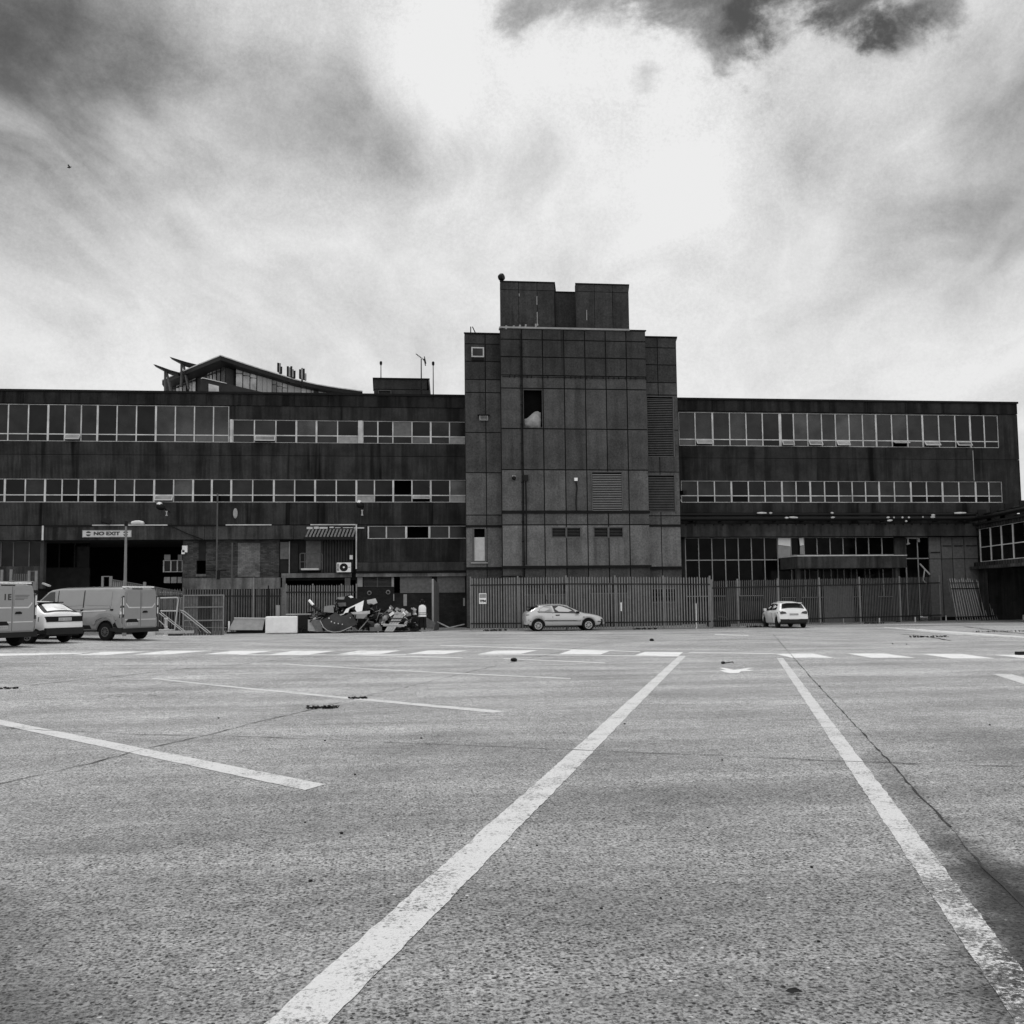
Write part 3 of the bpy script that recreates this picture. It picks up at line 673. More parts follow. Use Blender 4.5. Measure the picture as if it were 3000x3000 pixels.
# ------------------------------------------------------------------ tower
M['slat'] = mat('dull louvre blade', .12, .6, .2)
TW = wthing('tower', 'tall central stair tower of panelled grey concrete with louvres and twin rooftop blocks', 'building', (XX(1680, YT), YT+5, 0))
def lv(l, r, Y): return (P(1475, l, Y).z+P(1885, r, Y).z)/2
ZT = lv(961, 970.7, YT)
tzs = [ZT, lv(994, 1001, YT), lv(1044, 1052, YT), lv(1099, 1104, YT), lv(1137, 1141.6, YT), lv(1254.6, 1259, YT), lv(1376, 1377, YT), lv(1497.6, 1497, YT), lv(1538, 1537, YT), lv(1660, 1659, YT)]
tzs = tzs+[0.0]
txp = [1469.5, 1532, 1593, 1656, 1718, 1779, 1840, 1896]
txs = [xpx(p, YT, 1300) for p in txp]; txs[0] = xpx(1468.5, YT, 1300); txs[-1] = xpx(1898.5, YT, 1300)
def hb(a, b, c, d, Y): q = rb(a, b, c, d, Y); return (q[0], q[1], q[4], q[5])
TH = dict(open=hb(1535, 1143, 1588, 1252, YT), louv=hb(1733, 1382, 1825, 1496, YT), wA=hb(1615, 1544, 1703, 1576, YT), wB=hb(1738, 1543, 1827, 1576, YT),
          b1=hb(1538, 1710, 1660, 1744, YT), b2=hb(1728, 1708, 1841, 1740, YT))
tw = MB()
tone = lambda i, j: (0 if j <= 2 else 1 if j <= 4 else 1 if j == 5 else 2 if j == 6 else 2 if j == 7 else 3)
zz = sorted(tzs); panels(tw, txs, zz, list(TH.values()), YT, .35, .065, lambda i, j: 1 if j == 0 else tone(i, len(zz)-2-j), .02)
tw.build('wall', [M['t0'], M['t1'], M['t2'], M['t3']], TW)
core = MB()
for r in rects_minus((txs[0]+.02, txs[-1]-.02, 0, ZT-.02), list(TH.values())): core.box(r[0], r[1], YT+.06, YT+.4, r[2], r[3])
core.build('joints', M['joint'], TW)
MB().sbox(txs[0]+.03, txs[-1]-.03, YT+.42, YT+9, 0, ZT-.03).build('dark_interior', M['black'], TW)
MB().box(txs[0]-.03, xpx(1844, YT, 965), YT-.06, YT+.5, ZT, ZT+.10).build('coping', M['grey'], TW)
MB().box(xpx(1845, YT, 965), txs[-1]+.03, YT-.05, YT+.5, ZT, ZT+.06).build('coping', M['joint'], TW)
# brackets on the double joints
bk = MB()
for zc_ in (tzs[3], ):
    bk.box(txs[0]+.1, txs[-1]-.1, YT-.03, YT-.001, zc_-.11, zc_-.07)
    for i in range(26):
        if random.random() < .8: xq_ = txs[0]+.5+i*.32+random.uniform(-.05, .05); bk.box(xq_, xq_+.07, YT-.06, YT-.031, zc_-.16, zc_-.02)
bk.build('fixing_rail', M['joint'], TW)
ld = MB(); ld.box(txs[0]-.02, txs[-1]+.02, YT-.14, YT+.05, tzs[9]-.09, tzs[9]+.05); ld.build('ledge', M['joint'], TW)
ld = MB(); ld.box(txs[0]-.02, txs[-1]+.02, YT-.05, YT-.001, tzs[7]-.14, tzs[7]+.03); ld.build('string_course', M['joint'], TW)
def louvre(par, h, Y, nb, name='louvre', m='louvre', side=True):
    f = MB(); x0, x1, z0, z1 = h
    if side:
        for a in (x0, x1-.06): f.box(a, a+.05, Y-.05, Y+.1, z0, z1)
        f.box(x0+.06, x1-.06, Y-.04, Y+.1, z1-.04, z1)
    fr = f.build(name, M['steel_dk'], par)
    b = MB(); p = (z1-z0-.08)/nb
    for i in range(nb):
        z = z0+p*i; b.box(x0+.065, x1-.065, Y-.02, Y+.0, z, z+.034, 0)
        b.hexa([(x0+.065, Y+.001, z+.006), (x1-.065, Y+.001, z+.006), (x1-.065, Y+.16, z+p*.4), (x0+.065, Y+.16, z+p*.4), (x0+.065, Y+.001, z+.02), (x1-.065, Y+.001, z+.02), (x1-.065, Y+.16, z+p*.4+.012), (x0+.065, Y+.16, z+p*.4+.012)], 1)
    sub(b, 'blades', [M[m], M['joint']], fr)  # pale lips, black sloping blades: shade in the gaps painted in
    sub(MB().box(x0+.01, x1-.01, Y+.30, Y+.34, z0, z1), 'backing', M['joint'], fr); return fr
louvre(TW, TH['louv'], YT, 22)
def slat_window(par, h, Y, nb, lab=None, m='steel_dk'):
    f = MB(); x0, x1, z0, z1 = h; t = .06
    f.box(x0, x0+t, Y-.02, Y+.1, z0, z1); f.box(x1-t, x1, Y-.02, Y+.1, z0, z1); f.box(x0+t, x1-t, Y-.01, Y+.1, z1-t, z1); f.box(x0+t, x1-t, Y-.01, Y+.1, z0, z0+t)
    mx = (x0+x1)/2; f.box(mx-.05, mx+.05, Y-.03, Y+.1, z0+t+.001, z1-t-.001)
    fr = f.build('window', M['steel_dk'], par)
    b = MB()
    for i in range(nb):
        z = z0+t+.02+(z1-z0-2*t)*i/nb
        for a, c in ((x0+t+.01, mx-.06), (mx+.06, x1-t-.01)): b.box(a, c, Y+.06, Y+.09, z, z+.035)
    sub(b, 'slats', M['dark'], fr); return fr
slat_window(TW, TH['wA'], YT, 6); slat_window(TW, TH['wB'], YT, 6); slat_window(TW, TH['b1'], YT, 7); slat_window(TW, TH['b2'], YT, 7)
# pale sack bulging in the open panel
h = TH['open']; sk = MB(); nxk, nzk = 14, 12
for j in range(nzk+1):
    for i in range(nxk+1):
        u, v_ = i/nxk, j/nzk; top = .18+.17*ss(u*1.3)
        z = h[2]+.03+(h[3]-h[2])*top*1.25*v_*(.93 if u > .9 else 1)
        y = YT+.30-.32*math.sin(math.pi*min(1, v_*.8+.1))*math.sin(math.pi*(.1+.8*u))+.04*math.sin(9*u+5*v_)*math.cos(7*v_+3*u)
        sk.v.append((h[0]+.05+(h[1]-h[0]-.1)*u, y, z))
for j in range(nzk):
    for i in range(nxk): sk.f.append((j*(nxk+1)+i, j*(nxk+1)+i+1, (j+1)*(nxk+1)+i+1, (j+1)*(nxk+1)+i)); sk.mi.append(0)
so = sk.build('sheeting_bulge', M['ply_lt'], TW, True)
# ledges below / right of the side bays
def side_bay(px0, px1, ptop, pj, xj, holes, Y, flip):
    mb = MB(); pm = (px0+px1)/2
    x0, x1 = xpx(px0, Y, 1300), xpx(px1, Y, 1300); zt = P(pm, ptop, Y).z
    zs = [zt]+[P(pm, q, Y).z for q in pj]+[0.]
    zz = sorted(zs); hs = list(holes.values()); K = len(zz)
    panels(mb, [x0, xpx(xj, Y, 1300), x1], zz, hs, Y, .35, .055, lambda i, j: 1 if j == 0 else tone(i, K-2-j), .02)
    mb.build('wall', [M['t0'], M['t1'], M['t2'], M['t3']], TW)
    c = MB()
    for r in rects_minus((x0+.02, x1-.02, 0, zt-.02), hs): c.box(r[0], r[1], Y+.05, Y+.4, r[2], r[3])
    c.build('joints', M['joint'], TW)
    MB().sbox(x0+.03, x1-.03, Y+.42, YT+9, 0, zt-.05).build('dark_interior', M['black'], TW)
    MB().sbox(x0-.04, x1+.04, Y-.05, YT+9, zt, zt+.07).build('coping', M['joint'], TW)
    b = MB(); z = P(pm, 1664, Y).z; b.box(x0, x1, Y-.12, Y-.001, z-.07, z+.05); b.box(x0, x1, Y-.05, Y-.001, zs[8]-.03, zs[8]+.10) if len(zs) > 9 else None
    b.build('ledge', M['joint'], TW); return zs
LH = dict(w=hb(1381, 1017, 1418, 1046, YS), d=hb(1386, 1549, 1424, 1644, YS))
side_bay(1363, 1472, 978.5, (1008, 1059, 1112, 1150, 1267, 1385, 1509, 1543.5, 1664), 1424, LH, YS, 0)
RH = dict(l1=hb(1894, 1161, 1975, 1338, YS), l2=hb(1896, 1391, 1979, 1500, YS), b3=hb(1909, 1723, 1981, 1766, YS))
side_bay(1889, 1989, 989, (1019, 1069, 1121, 1157, 1260, 1383, 1511, 1541.6, 1661), 1932, RH, YS, 1)
louvre(TW, RH['l1'], YS, 34, m='slat'); louvre(TW, RH['l2'], YS, 22, m='slat'); slat_window(TW, RH['b3'], YS, 3)
h = LH['w']; f = MB(); t = .07
f.box(h[0], h[0]+t, YS-.02, YS+.1, h[2], h[3]); f.box(h[1]-t, h[1], YS-.02, YS+.1, h[2], h[3]); f.box(h[0]+t, h[1]-t, YS-.01, YS+.1, h[3]-t, h[3]); f.box(h[0]+t, h[1]-t, YS-.01, YS+.1, h[2], h[2]+t)
fr = f.build('window', M['frame'], TW); sub(MB().box(h[0]+t+.002, h[1]-t-.002, YS+.04, YS+.05, h[2]+t+.002, h[3]-t-.002), 'pane', M['g1'], fr)
q = rb(1382, 1048, 1418, 1055, YS-.1); MB().box(q[0], q[1], YS-.10, YS-.001, q[4], q[5]).build('window_sill', M['joint'], TW)
h = LH['d']; f = MB(); t = .07; zc_ = ZZ(1574, YS, 1405)
f.box(h[0]-.05, h[0]+t, YS-.02, YS+.1, h[2], h[3]); f.box(h[1]-t, h[1]+.05, YS-.02, YS+.1, h[2], h[3]); f.box(h[0]+t, h[1]-t, YS-.01, YS+.1, h[2]-.06, h[2]+.02)
fr = f.build('window', M['steel_dk'], TW); sub(MB().box(h[0]+t+.002, h[1]-t-.002, YS+.03, YS+.06, h[2]+.022, zc_), 'board', M['offwhite'], fr)
q = rb(1385, 1647, 1424, 1651, YS-.1); MB().box(q[0]-.1, q[1]+.1, YS-.12, YS-.001, q[4], q[5]).build('window_sill', M['grey'], TW)
fr = MB(); q = rb(1405, 1217, 1430, 1231, YS-.2); fr.box(q[0], q[1], YS-.16, YS-.001, q[4], q[5]); v1 = fr.build('vent', M['grey'], TW)
b = MB()
for i in range(3): z = q[4]+.06+i*.08; b.box(q[0]+.05, q[1]-.05, YS-.17, YS-.161, z, z+.04)
sub(b, 'slats', M['joint'], v1)
MB().box(q[0]-.1, q[1]+.1, YS-.2, YS-.001, q[5]+.002, q[5]+.06).build('vent_hood', M['joint'], TW)
# rooftop blocks
def block(px0, px1, pl, pr, Y, cuts, jpy):
    x0, x1 = xpx(px0, Y, 900), xpx(px1, Y, 900); zt = (P(px0, pl, Y).z+P(px1, pr, Y).z)/2; mb = MB()
    xs_ = [x0]+[xpx(c, Y, 900) for c in cuts]+[x1]; zs_ = [ZT-.3]+([P((px0+px1)/2, jpy, Y).z] if jpy else [])+[zt]
    panels(mb, xs_, zs_, [], Y, .3, .03, None, .01); mb.build('roof_block_wall', [M['t0']], TW)
    MB().sbox(x0+.01, x1-.01, Y+.05, Y+5, ZT-.3, zt-.02).build('roof_block', M['joint'], TW)
    MB().sbox(x0-.03, x1+.03, Y-.04, Y+5.05, zt, zt+.06).build('coping', M['joint'], TW); return x0, x1, zt
blk = block(1466, 1625, 825.5, 829.5, YT+.5, (1520, 1574), 850)
block(1626, 1687, 857, 857.5, YT+1.3, (), None)
block(1687, 1843, 832, 836.5, YT+.5, (1742, 1795), 855.5)
st = MB()
for a, b, c in ((1572, 868, 893), (1573, 914, 955), (1520, 860, 868), (1718, 908, 938)): q = rb(a, b, a+2, c, YT+.49); st.box(q[0], q[1], YT+.485, YT+.499, q[4], q[5])
st.build('lime_streak', M['ply_lt'], TW)
sp = MB()
for a, b in ((1483, 962), (1506, 961), (1523, 958), (1540, 957), (1570, 958), (1574, 954)):
    p = P(a, b-3, YT-.02); sp.obox(p, (.1, .05, random.uniform(.1, .3)), Matrix.Rotation(random.uniform(-.4, .4), 3, 'Y'))
sp.build('crumbled_mortar', M['ply_lt'], TW)
# rainwater pipe up the tower and cables
dp = MB(); x = xpx(1530, YT, 1500)
dp.tube((x, YT-.08, tzs[9]-2.5), (x, YT-.08, ZT-.3), .028, k=8)
for i in range(13): dp.box(x-.045, x+.045, YT-.10, YT-.001, 2.6+i*1.12, 2.66+i*1.12)
tp = dp.build('drain_pipe', M['joint'], TW)
c = wthing('cable_drop', 'black cable and junction box running down the tower left of its middle', 'cable', tuple(P(1541, 1400, YT)))
mb = MB(); a = P(1540, 1400, YT-.05); mb.box(a.x-.14, a.x+.14, YT-.12, YT-.013, a.z-.18, a.z+.16); mb.build('junction_box', M['blk'], c)
MB().path([(a.x, YT-.06, a.z-.18), (a.x+.02, YT-.06, P(1541, 1480, YT).z), (xpx(1541, YT, 1600), YT-.06, P(1541, 1655, YT).z)], .038).build('cable', M['blk'], c)
c = wthing('cable_drop', 'black cable hanging from a small white box beside the tower louvre', 'cable', tuple(P(1687, 1405, YT)))
a = P(1687, 1405, YT-.05); MB().box(a.x-.09, a.x+.09, YT-.12, YT-.013, a.z-.08, a.z+.10).build('junction_box', M['white'], c)
MB().path([(a.x, YT-.05, a.z-.08)]+[(P(p, q, YT).x, YT-.05, P(p, q, YT).z) for p, q in ((1690, 1430), (1688, 1450), (1687, 1475), (1689, 1500))], .035).build('cable', M['blk'], c)
c = wthing('wall_lamp', 'small round black wall lamp high on the tower left of the cable', 'lamp', tuple(P(1505, 1401, YT)))
a = P(1505, 1401, YT); MB().lathe([(.05, 0), (.10, .02), (.12, .12), (.06, .2)], (a.x, YT-.002, a.z), (0, -1, 0), 14).build('lamp_body', M['blk'], c, True)
MB().tube((a.x-.1, YT-.06, a.z+.11), (a.x+.1, YT-.06, a.z+.11), .03).build('bracket', M['frame'], c)
# right-hand bits on the tower: broken fixing, cable run near the fence
pa = MB(); pa.path([(P(p, q, YT).x, YT-.05, P(p, q, YT).z) for p, q in ((1436, 1696), (1465, 1694), (1470, 1688), (1526, 1688), (1534, 1698))], .03)
o = pa.build('cable', M['blk']); tag(o, 'thin black cable looped along the tower just above the fence', 'cable')
# siren / horn on the very top corner
hn = wthing('siren', 'round black siren on a bracket on the top left corner of the tower roof block', 'siren', (blk[0]+.1, YT+.8, blk[2]))
c = P(1469, 812, YT+.8)
MB().lathe([(.06, -.18), (.16, -.15), (.21, -.04), (.23, .04), (.19, .13), (.08, .16)], c, (.75, -.6, .12), 20).build('horn', M['blk'], hn, True)
MB().tube((c.x, c.y, blk[2]), c, .06).build('bracket', M['blk'], hn)
for i, (a, b, t_) in enumerate(((1379, 957, 1379), (1393, 975, 1384))):
    o = MB().tube(P(a if i == 0 else 1393, 976, YS+1), P(t_, 957, YS+1), .03).build('roof_rod', M['blk']); tag(o, ('upright' if i == 0 else 'leaning')+' black rod standing on the roof of the tower left bay', 'rod')

# ------------------------------------------------------------------ right wing
RW = wthing('right_wing', 'dark concrete office wing with two rows of white framed windows right of the tower', 'building', (XX(2450, YW), YW+6, 0))
XR0, XRE = XX(1980, YW), xpx(2984, YW, 1300)
B4 = [1989, 2037.6, 2088.6, 2138.6, 2187, 2235, 2286.6, 2326, 2367, 2408.5, 2449, 2489, 2528.5, 2568, 2614, 2659.7, 2704.5, 2752, 2800, 2844, 2885, 2925.7]
B5 = [1996, 2045, 2094, 2143.7, 2193.4, 2242, 2292, 2333.5, 2375, 2417, 2458, 2498, 2537, 2577, 2621.6, 2670, 2716, 2762.7, 2811, 2860, 2898.6, 2937]
bx4 = [xpx(p, YW, 1265) for p in B4]; bx5 = [xpx(p, YW, 1440) for p in B5]
a1t = level([(2000, 1206), (2900, 1217)], YW); a1m = level([(2000, 1286), (2900, 1293.6)], YW); a1b = level([(2000, 1306), (2900, 1311.7)], YW)
zk1 = level([(2100, 1342), (2900, 1346.5)], YW); zk2 = level([(2050, 1503), (2800, 1503)], YW); zk3 = level([(2050, 1535), (2700, 1534)], YW); zk4 = level([(2050, 1573), (2800, 1571)], YW)
hol = [(bx4[0], bx4[-1], a1b, a1t), (bx5[0], bx5[-1], r2b, r2t)]
wl = MB(); pj = [XR0]+[XR0+(XRE-XR0)*i/9 for i in range(1, 9)]+[XRE]
panels(wl, pj, [ZR-.80, ZR-.12], [], YW-.05, .5, .018, lambda i, j: 1)
for za, zb, mi in ((zk1, ZR-.8, 0), (zk2, zk1, 0), (zk3, zk2-.05, 0), (zk4, zk3, 2)):
    for r in rects_minus((XR0, XRE if mi == 0 else xpx(2866, YW, 1550), za+.012, zb-.012), hol): wl.box(r[0], r[1], YW-(.06 if mi == 2 else 0), YW+.5, r[2], r[3], mi)
wl.build('wall', [M['wing'], M['wing2'], M['fascia']], RW)
MB().box(XR0, XRE+.05, YW-.12, YW+12, ZR-.12, ZR).build('roof', M['joint'], RW)
MB().box(XRE-.5, XRE-.01, YW+.52, YW+12, 0, ZR-.14).build('end_wall', M['wing'], RW)
MB().box(XR0+.1, XRE-.55, YW+1.2, YW+11.9, zk4+.1, ZR-.16).build('dark_interior', M['black'], RW)
MB().box(XR0+.1, XRE-.55, YW+.7, YW+11.8, zk4+.01, zk4+.09).build('soffit', M['dim'], RW)
th4 = {2088.6, 2286.6, 2568, 2704.5, 2844}; op4 = {2037.6: 38, 2286.6: 30, 2367: 34, 2449: 32, 2614: 70, 2704.5: 42, 2800: 42}
for i in range(len(bx4)-1):
    gu = random.choice(('g1', 'g1', 'g0', 'g2')); gu = 'g2' if 2326 < B4[i] < 2700 else gu
    bay(RW, bx4[i], bx4[i+1], a1b, a1m, a1t, YW, .17 if B4[i] == 2286.6 else .105 if B4[i] in th4 else .062, .07 if i == len(bx4)-2 else 0, gu, gu, hopper=R(op4.get(B4[i], 0)))
for i in range(len(bx5)-1):
    bay(RW, bx5[i], bx5[i+1], r2b, r2m, r2t, YW, .105 if B5[i] in (2143.7, 2292, 2375, 2577, 2670, 2762.7, 2860) else .062, .07 if i == len(bx5)-2 else 0, random.choice(('g0', 'g1', 'g1')), 'gblack' if B5[i] in (2045, 2143.7, 2670, 2716, 2811, 2860) else random.choice(('g0', 'g1')))
# white rain-stain line and end column joints
q = rb(2851, 1320, 2853, 1408, YW-.02); MB().box(q[0], q[1], YW-.03, YW-.001, q[4], q[5]).build('cable_conduit', M['grey'], RW)
# pipe run along the wing: two dark pipes on brackets, broken lagging
pr = wthing('pipe_run', 'pair of dark pipes with torn white lagging running along the right wing', 'pipes', (XX(2450, YW), YW-.5, zk2-.3))
x0p, x1p = xpx(1990, YW-.5, 1510), xpx(2860, YW-.5, 1510); zp1, zp2 = ZZ(1507, YW-.5, 2450), ZZ(1519, YW-.5, 2450)
MB().tube((x0p, YW-.45, zp1), (x1p, YW-.45, zp1), .09, k=10).build('pipe', M['blk'], pr, True)
MB().tube((x0p, YW-.5, zp2), (x1p, YW-.5, zp2), .13, k=10).build('pipe', M['blk'], pr, True)
# where the run meets the low wing it turns and comes forward over its roof
for i in range(11):
    x = x0p+(x1p-x0p)*(i+.5)/11; MB().box(x-.05, x+.05, YW-.66, YW-.01, zp2-.20, zp2-.14).build('bracket', M['joint'], pr)
for a, b, wd in ((2232, 1503, .62), (2258, 1503, .2), (2305, 1517, .25), (2325, 1516, .55), (2438, 1503, .2), (2440, 1516, .25), (2602, 1516, .22), (2619, 1516, .1), (2607, 1525, .35), (2644, 1516, .15), (2663, 1516, .15), (2655, 1527, .15), (2704, 1515, .1), (2734, 1509, .25), (2733, 1515, .3), (2813, 1503, .8)):
    p = P(a, b, YW-.62); mb = MB(); mb.lathe([(.02, -wd/2), (.05, -wd/2+.04), (.07, 0), (.04, wd/2-.04), (.02, wd/2)], p, (1, 0, random.uniform(-.12, .12)), 8); mb.build('torn_lagging', M['offwhite'], pr, True)
pg = MB()
for i in range(42): x = XR0+.6+i*.58; pg.box(x, x+.07, YW-.12, YW-.062, zk3-.10, zk3-.01)
pg.build('fixing_pegs', M['joint'], RW)
# ground floor glazing
zg0 = ZZ(1745, YW+.1, 2300); zgt = ZZ(1640.5, YW+.5, 2150)
YG = YW+.5
gx = [xpx(p, YG, 1620) for p in (1998, 2009, 2047.7, 2086.5, 2125.6, 2164, 2202.5, 2240.8, 2279)]
MB().box(XR0+.1, gx[1]-.05, YG, YG+.2, 0, zk4).build('pier', M['wing'], RW)
for i in range(1, 8): bay(RW, gx[i], gx[i+1], zg0, zgt, zk4-.01, YG, .05, 0, 'gblack', 'gblack', fm='frame_dk')
gx2 = [xpx(p, YG, 1600) for p in (2279, 2318, 2356.6, 2394.6, 2433, 2471, 2508.5, 2546, 2585, 2620.5)]
zb1 = ZZ(1626, YG, 2450)
for i in range(9):
    fr = bay(RW, gx2[i], gx2[i+1], ZZ(1750, YG, 2450), zb1, zk4-.01, YG, .055, 0, 'gblack', 'gblack', fm='frame_dk')
q = rb(2620, 1574, 2654, 1627, YG-.02); MB().box(q[0], q[1], YG-.02, YG+.1, q[4], q[5]).build('wall_panel', M['fascia'], RW)
def quad_panel(pts, Y, m, name, par, th=.02):
    mb = MB(); mb.poly([tuple(P(a, b, Y)) for a, b in pts], (0, th, 0)); return mb.build(name, M[m], par)
quad_panel([(2280, 1576), (2316, 1576), (2316, 1601), (2280, 1596)], YG-.05, 'white', 'blind', RW)
quad_panel([(2280, 1597), (2316, 1602), (2316, 1630), (2280, 1636)], YG-.05, 'grey', 'blind', RW)
quad_panel([(2341, 1576), (2354, 1575), (2355, 1597), (2344, 1599)], YG-.05, 'white', 'blind', RW)
quad_panel([(2344, 1600), (2355, 1598), (2355, 1625), (2344, 1625)], YG-.05, 'grey', 'blind', RW)
# doorway and boards
xx = [xpx(p, YG, 1620) for p in (2655, 2690, 2722)]
for i in range(2): bay(RW, xx[i], xx[i+1], .3, ZZ(1636, YG, 2690), zk4-.01, YG, .05, 0, 'gblack', 'gblack', fm='frame_dk')
o = MB(); o.path([P(2656, 1577, YG-.1), P(2688, 1577, YG-.1), P(2688, 1577, YG-.1)], .04); o.path([P(2660, 1578, YG-.1), P(2660, 1594, YG-.1)], .05); o.path([P(2656, 1595, YG-.1), P(2665, 1592, YG-.1)], .05)
o.obox(P(2691, 1582, YG-.1), (.14, .05, .25)); o.build('broken_frame', M['frame_dk'], RW)
o = MB(); o.path([P(2695, 1652, YG-.6), P(2724, 1683, YG-.6)], .05); o.path([P(2709, 1668, YG-.6), P(2705, 1700, YG-.6), P(2715, 1710, YG-.6)], .04); o.build('broken_frame', M['pale_lt'], RW)
xb = [xpx(p, YG, 1620) for p in (2722, 2758, 2791, 2826, 2866)]
bd = MB(); rl = MB()
for i in range(4):
    for za, zb in ((.2, ZZ(1637, YG, 2800)), (ZZ(1637, YG, 2800), zk4-.01)):
        bd.box(xb[i]+.03, xb[i+1]-.03, YG+random.uniform(0, .03), YG+.15, za+.02, zb-.02, random.choice((0, 0, 1)))
    if i: z = ZZ(1599, YG, 2800); rl.box(xb[i]+.1, xb[i+1]-.1, YG-.05, YG-.001, z-.03, z+.02)
rl.box(xb[0]+.1, xb[1]-.1, YG-.05, YG-.001, ZZ(1618, YG, 2740)-.03, ZZ(1618, YG, 2740)+.02)
bd.build('boarding', [M['ply'], M['steel_dk']], RW); rl.build('boarding_rail', M['joint'], RW)
MB().box(xb[0]-.1, XRE-.1, YG+.2, YG+.3, 0, zk4).build('backing_wall', M['joint'], RW)
MB().box(xb[-1], XRE, YW, YW+.5, 0, zk2-.1).build('end_pier', M['wing'], RW)
MB().box(XR0+.1, xb[0]-.12, YG+1.2, YG+1.3, 0, zk4).build('back_wall', M['black'], RW)
MB().box(XR0+.1, gx2[-1], YG-.02, YG+.3, 0, zg0-.3).build('base_wall', M['brick_dk'], RW)
# projecting balcony box with columns
yb = YW-2.3; q = rb(2337, 1627, 2656, 1664, yb)
MB().box(q[0], q[1], yb, yb+.18, q[4], q[5]-.04).box(q[0], q[0]+.18, yb+.182, YG-.03, q[4], q[5]-.04).box(q[0]+.182, q[1], yb+.182, YG-.03, q[4], q[4]+.2).box(q[1]-.18, q[1], yb+.182, YG-.03, q[4]+.202, q[5]-.04).build('balcony', M['fascia'], RW)
MB().box(q[0]-.03, q[1]+.03, yb-.03, yb+.2, q[5]-.038, q[5]+.01).box(q[0]-.03, q[0]+.2, yb+.202, YG-.03, q[5]-.038, q[5]+.01).build('balcony_coping', M['frame'], RW)
for p in (2347, 2638): x = xpx(p, yb, 1700); MB().box(x-.13, x+.13, yb+.3, yb+.56, 0, q[4]-.002).build('column', M['fascia'], RW)
for p in (2372, 2413, 2454, 2494, 2535, 2576, 2616):
    x = xpx(p, YW-.6, 1680); MB().box(x-.025, x+.025, YW-.6, YW-.55, .3, q[4]-.002).build('glazing_bar', M['steel_dk'], RW)
# basement boards glimpsed through the fence
for a, b, c, d, m in ((2130, 1722, 2165, 1800, 'fascia'), (2415, 1716, 2500, 1802, 'ply'), (2617, 1714, 2640, 1800, 'fascia'), (2530, 1712, 2575, 1795, 'dim'), (2240, 1720, 2290, 1800, 'dim')):
    q = rb(a, b, c, d, YW-.3); MB().box(q[0], q[1], YW-.3, YW-.2, 0, q[5]).build('wall_panel', M[m], RW)

# ------------------------------------------------------------------ low wing at the right edge (comes towards the viewer)
A = P(2868, 1700, YW-.08); AZW = R(10.9); dv = Vector((-math.sin(AZW), -math.cos(AZW), 0))
A.z = 0
LO = thing('low_wing', 'low glazed side wing running forward at the right edge, with a dark overhanging beam', 'building', A, math.atan2(dv.y, dv.x))
nrm = Vector((dv.y, -dv.x, 0))
def low(px, py):                       # local (x, z) on that wall
    d = ray(px, py); o = Vector((0, 0, H)); t = (A-o).dot(nrm)/d.dot(nrm); p = o+d*t
    return (p-A).dot(dv), p.z
def lz(pts): return sum(low(*p)[1] for p in pts)/len(pts)
lzr, lzt, lzm, lzb, lzu = lz([(2900, 1535), (2980, 1515)]), lz([(2900, 1544), (2990, 1528)]), lz([(2900, 1600), (2990, 1588)]), lz([(2900, 1644), (2990, 1635)]), lz([(2900, 1662), (2990, 1656)])
lx = [low(p, 1600)[0] for p in (2869, 2900, 2932, 2966, 3003)]; stp = lx[-1]-lx[-2]
lx += [lx[-1]+stp*(i+1)*1.0 for i in range(3)]
for i in range(len(lx)-1): bay(LO, lx[i], lx[i+1], lzb, lzm, lzt, 0, .10, 0, 'gblack', 'gblack', fm='frame')
mb = MB(); mb.box(-.6, lx[-1]+.1, -.05, .4, lzt+.01, lzr); mb.box(-.6, lx[-1]+.1, -.05, .4, lzu+.12, lzb-.01); mb.build('wall', M['wing'], LO)
MB().box(-.6, lx[-1]+.2, -.35, .4, lzu-.06, lzu+.11).build('overhanging_beam', M['fascia'], LO)
MB().box(-.6, lx[-1]+.1, .5, 8, lzu, lzr-.02).build('dark_interior', M['black'], LO)
MB().box(-.6, lx[-1]+.2, -.2, 8, lzr+.001, lzr+.12).build('roof', M['joint'], LO)
MB().box(-3., lx[-1]+.1, 7.6, 7.8, 0, lzu-.07).build('back_wall', M['black'], LO)
MB().box(.0, .35, -.02, .4, 0, lzu-.07).build('pillar', M['fascia'], LO)
pr2 = thing('roof_pipe', 'two dark pipes on posts running forward over the low right wing roof', 'pipes', A, math.atan2(dv.y, dv.x))
for (a, b), r in (((2850, 1509), .09), ((2860, 1520), .12)):
    z0 = P(a, b, YW-.5).z; MB().tube((-.4, -.15 if r > .1 else .25, z0), (lx[-1], -.15 if r > .1 else .25, z0+.02), r, k=8).build('pipe', M['blk'], pr2, True)
for i in range(6): x = .9+i*2.1; MB().box(x-.06, x+.06, -.2, .3, lzr+.1, P(2860, 1507, YW-.5).z+.25).build('bracket', M['blk'], pr2)

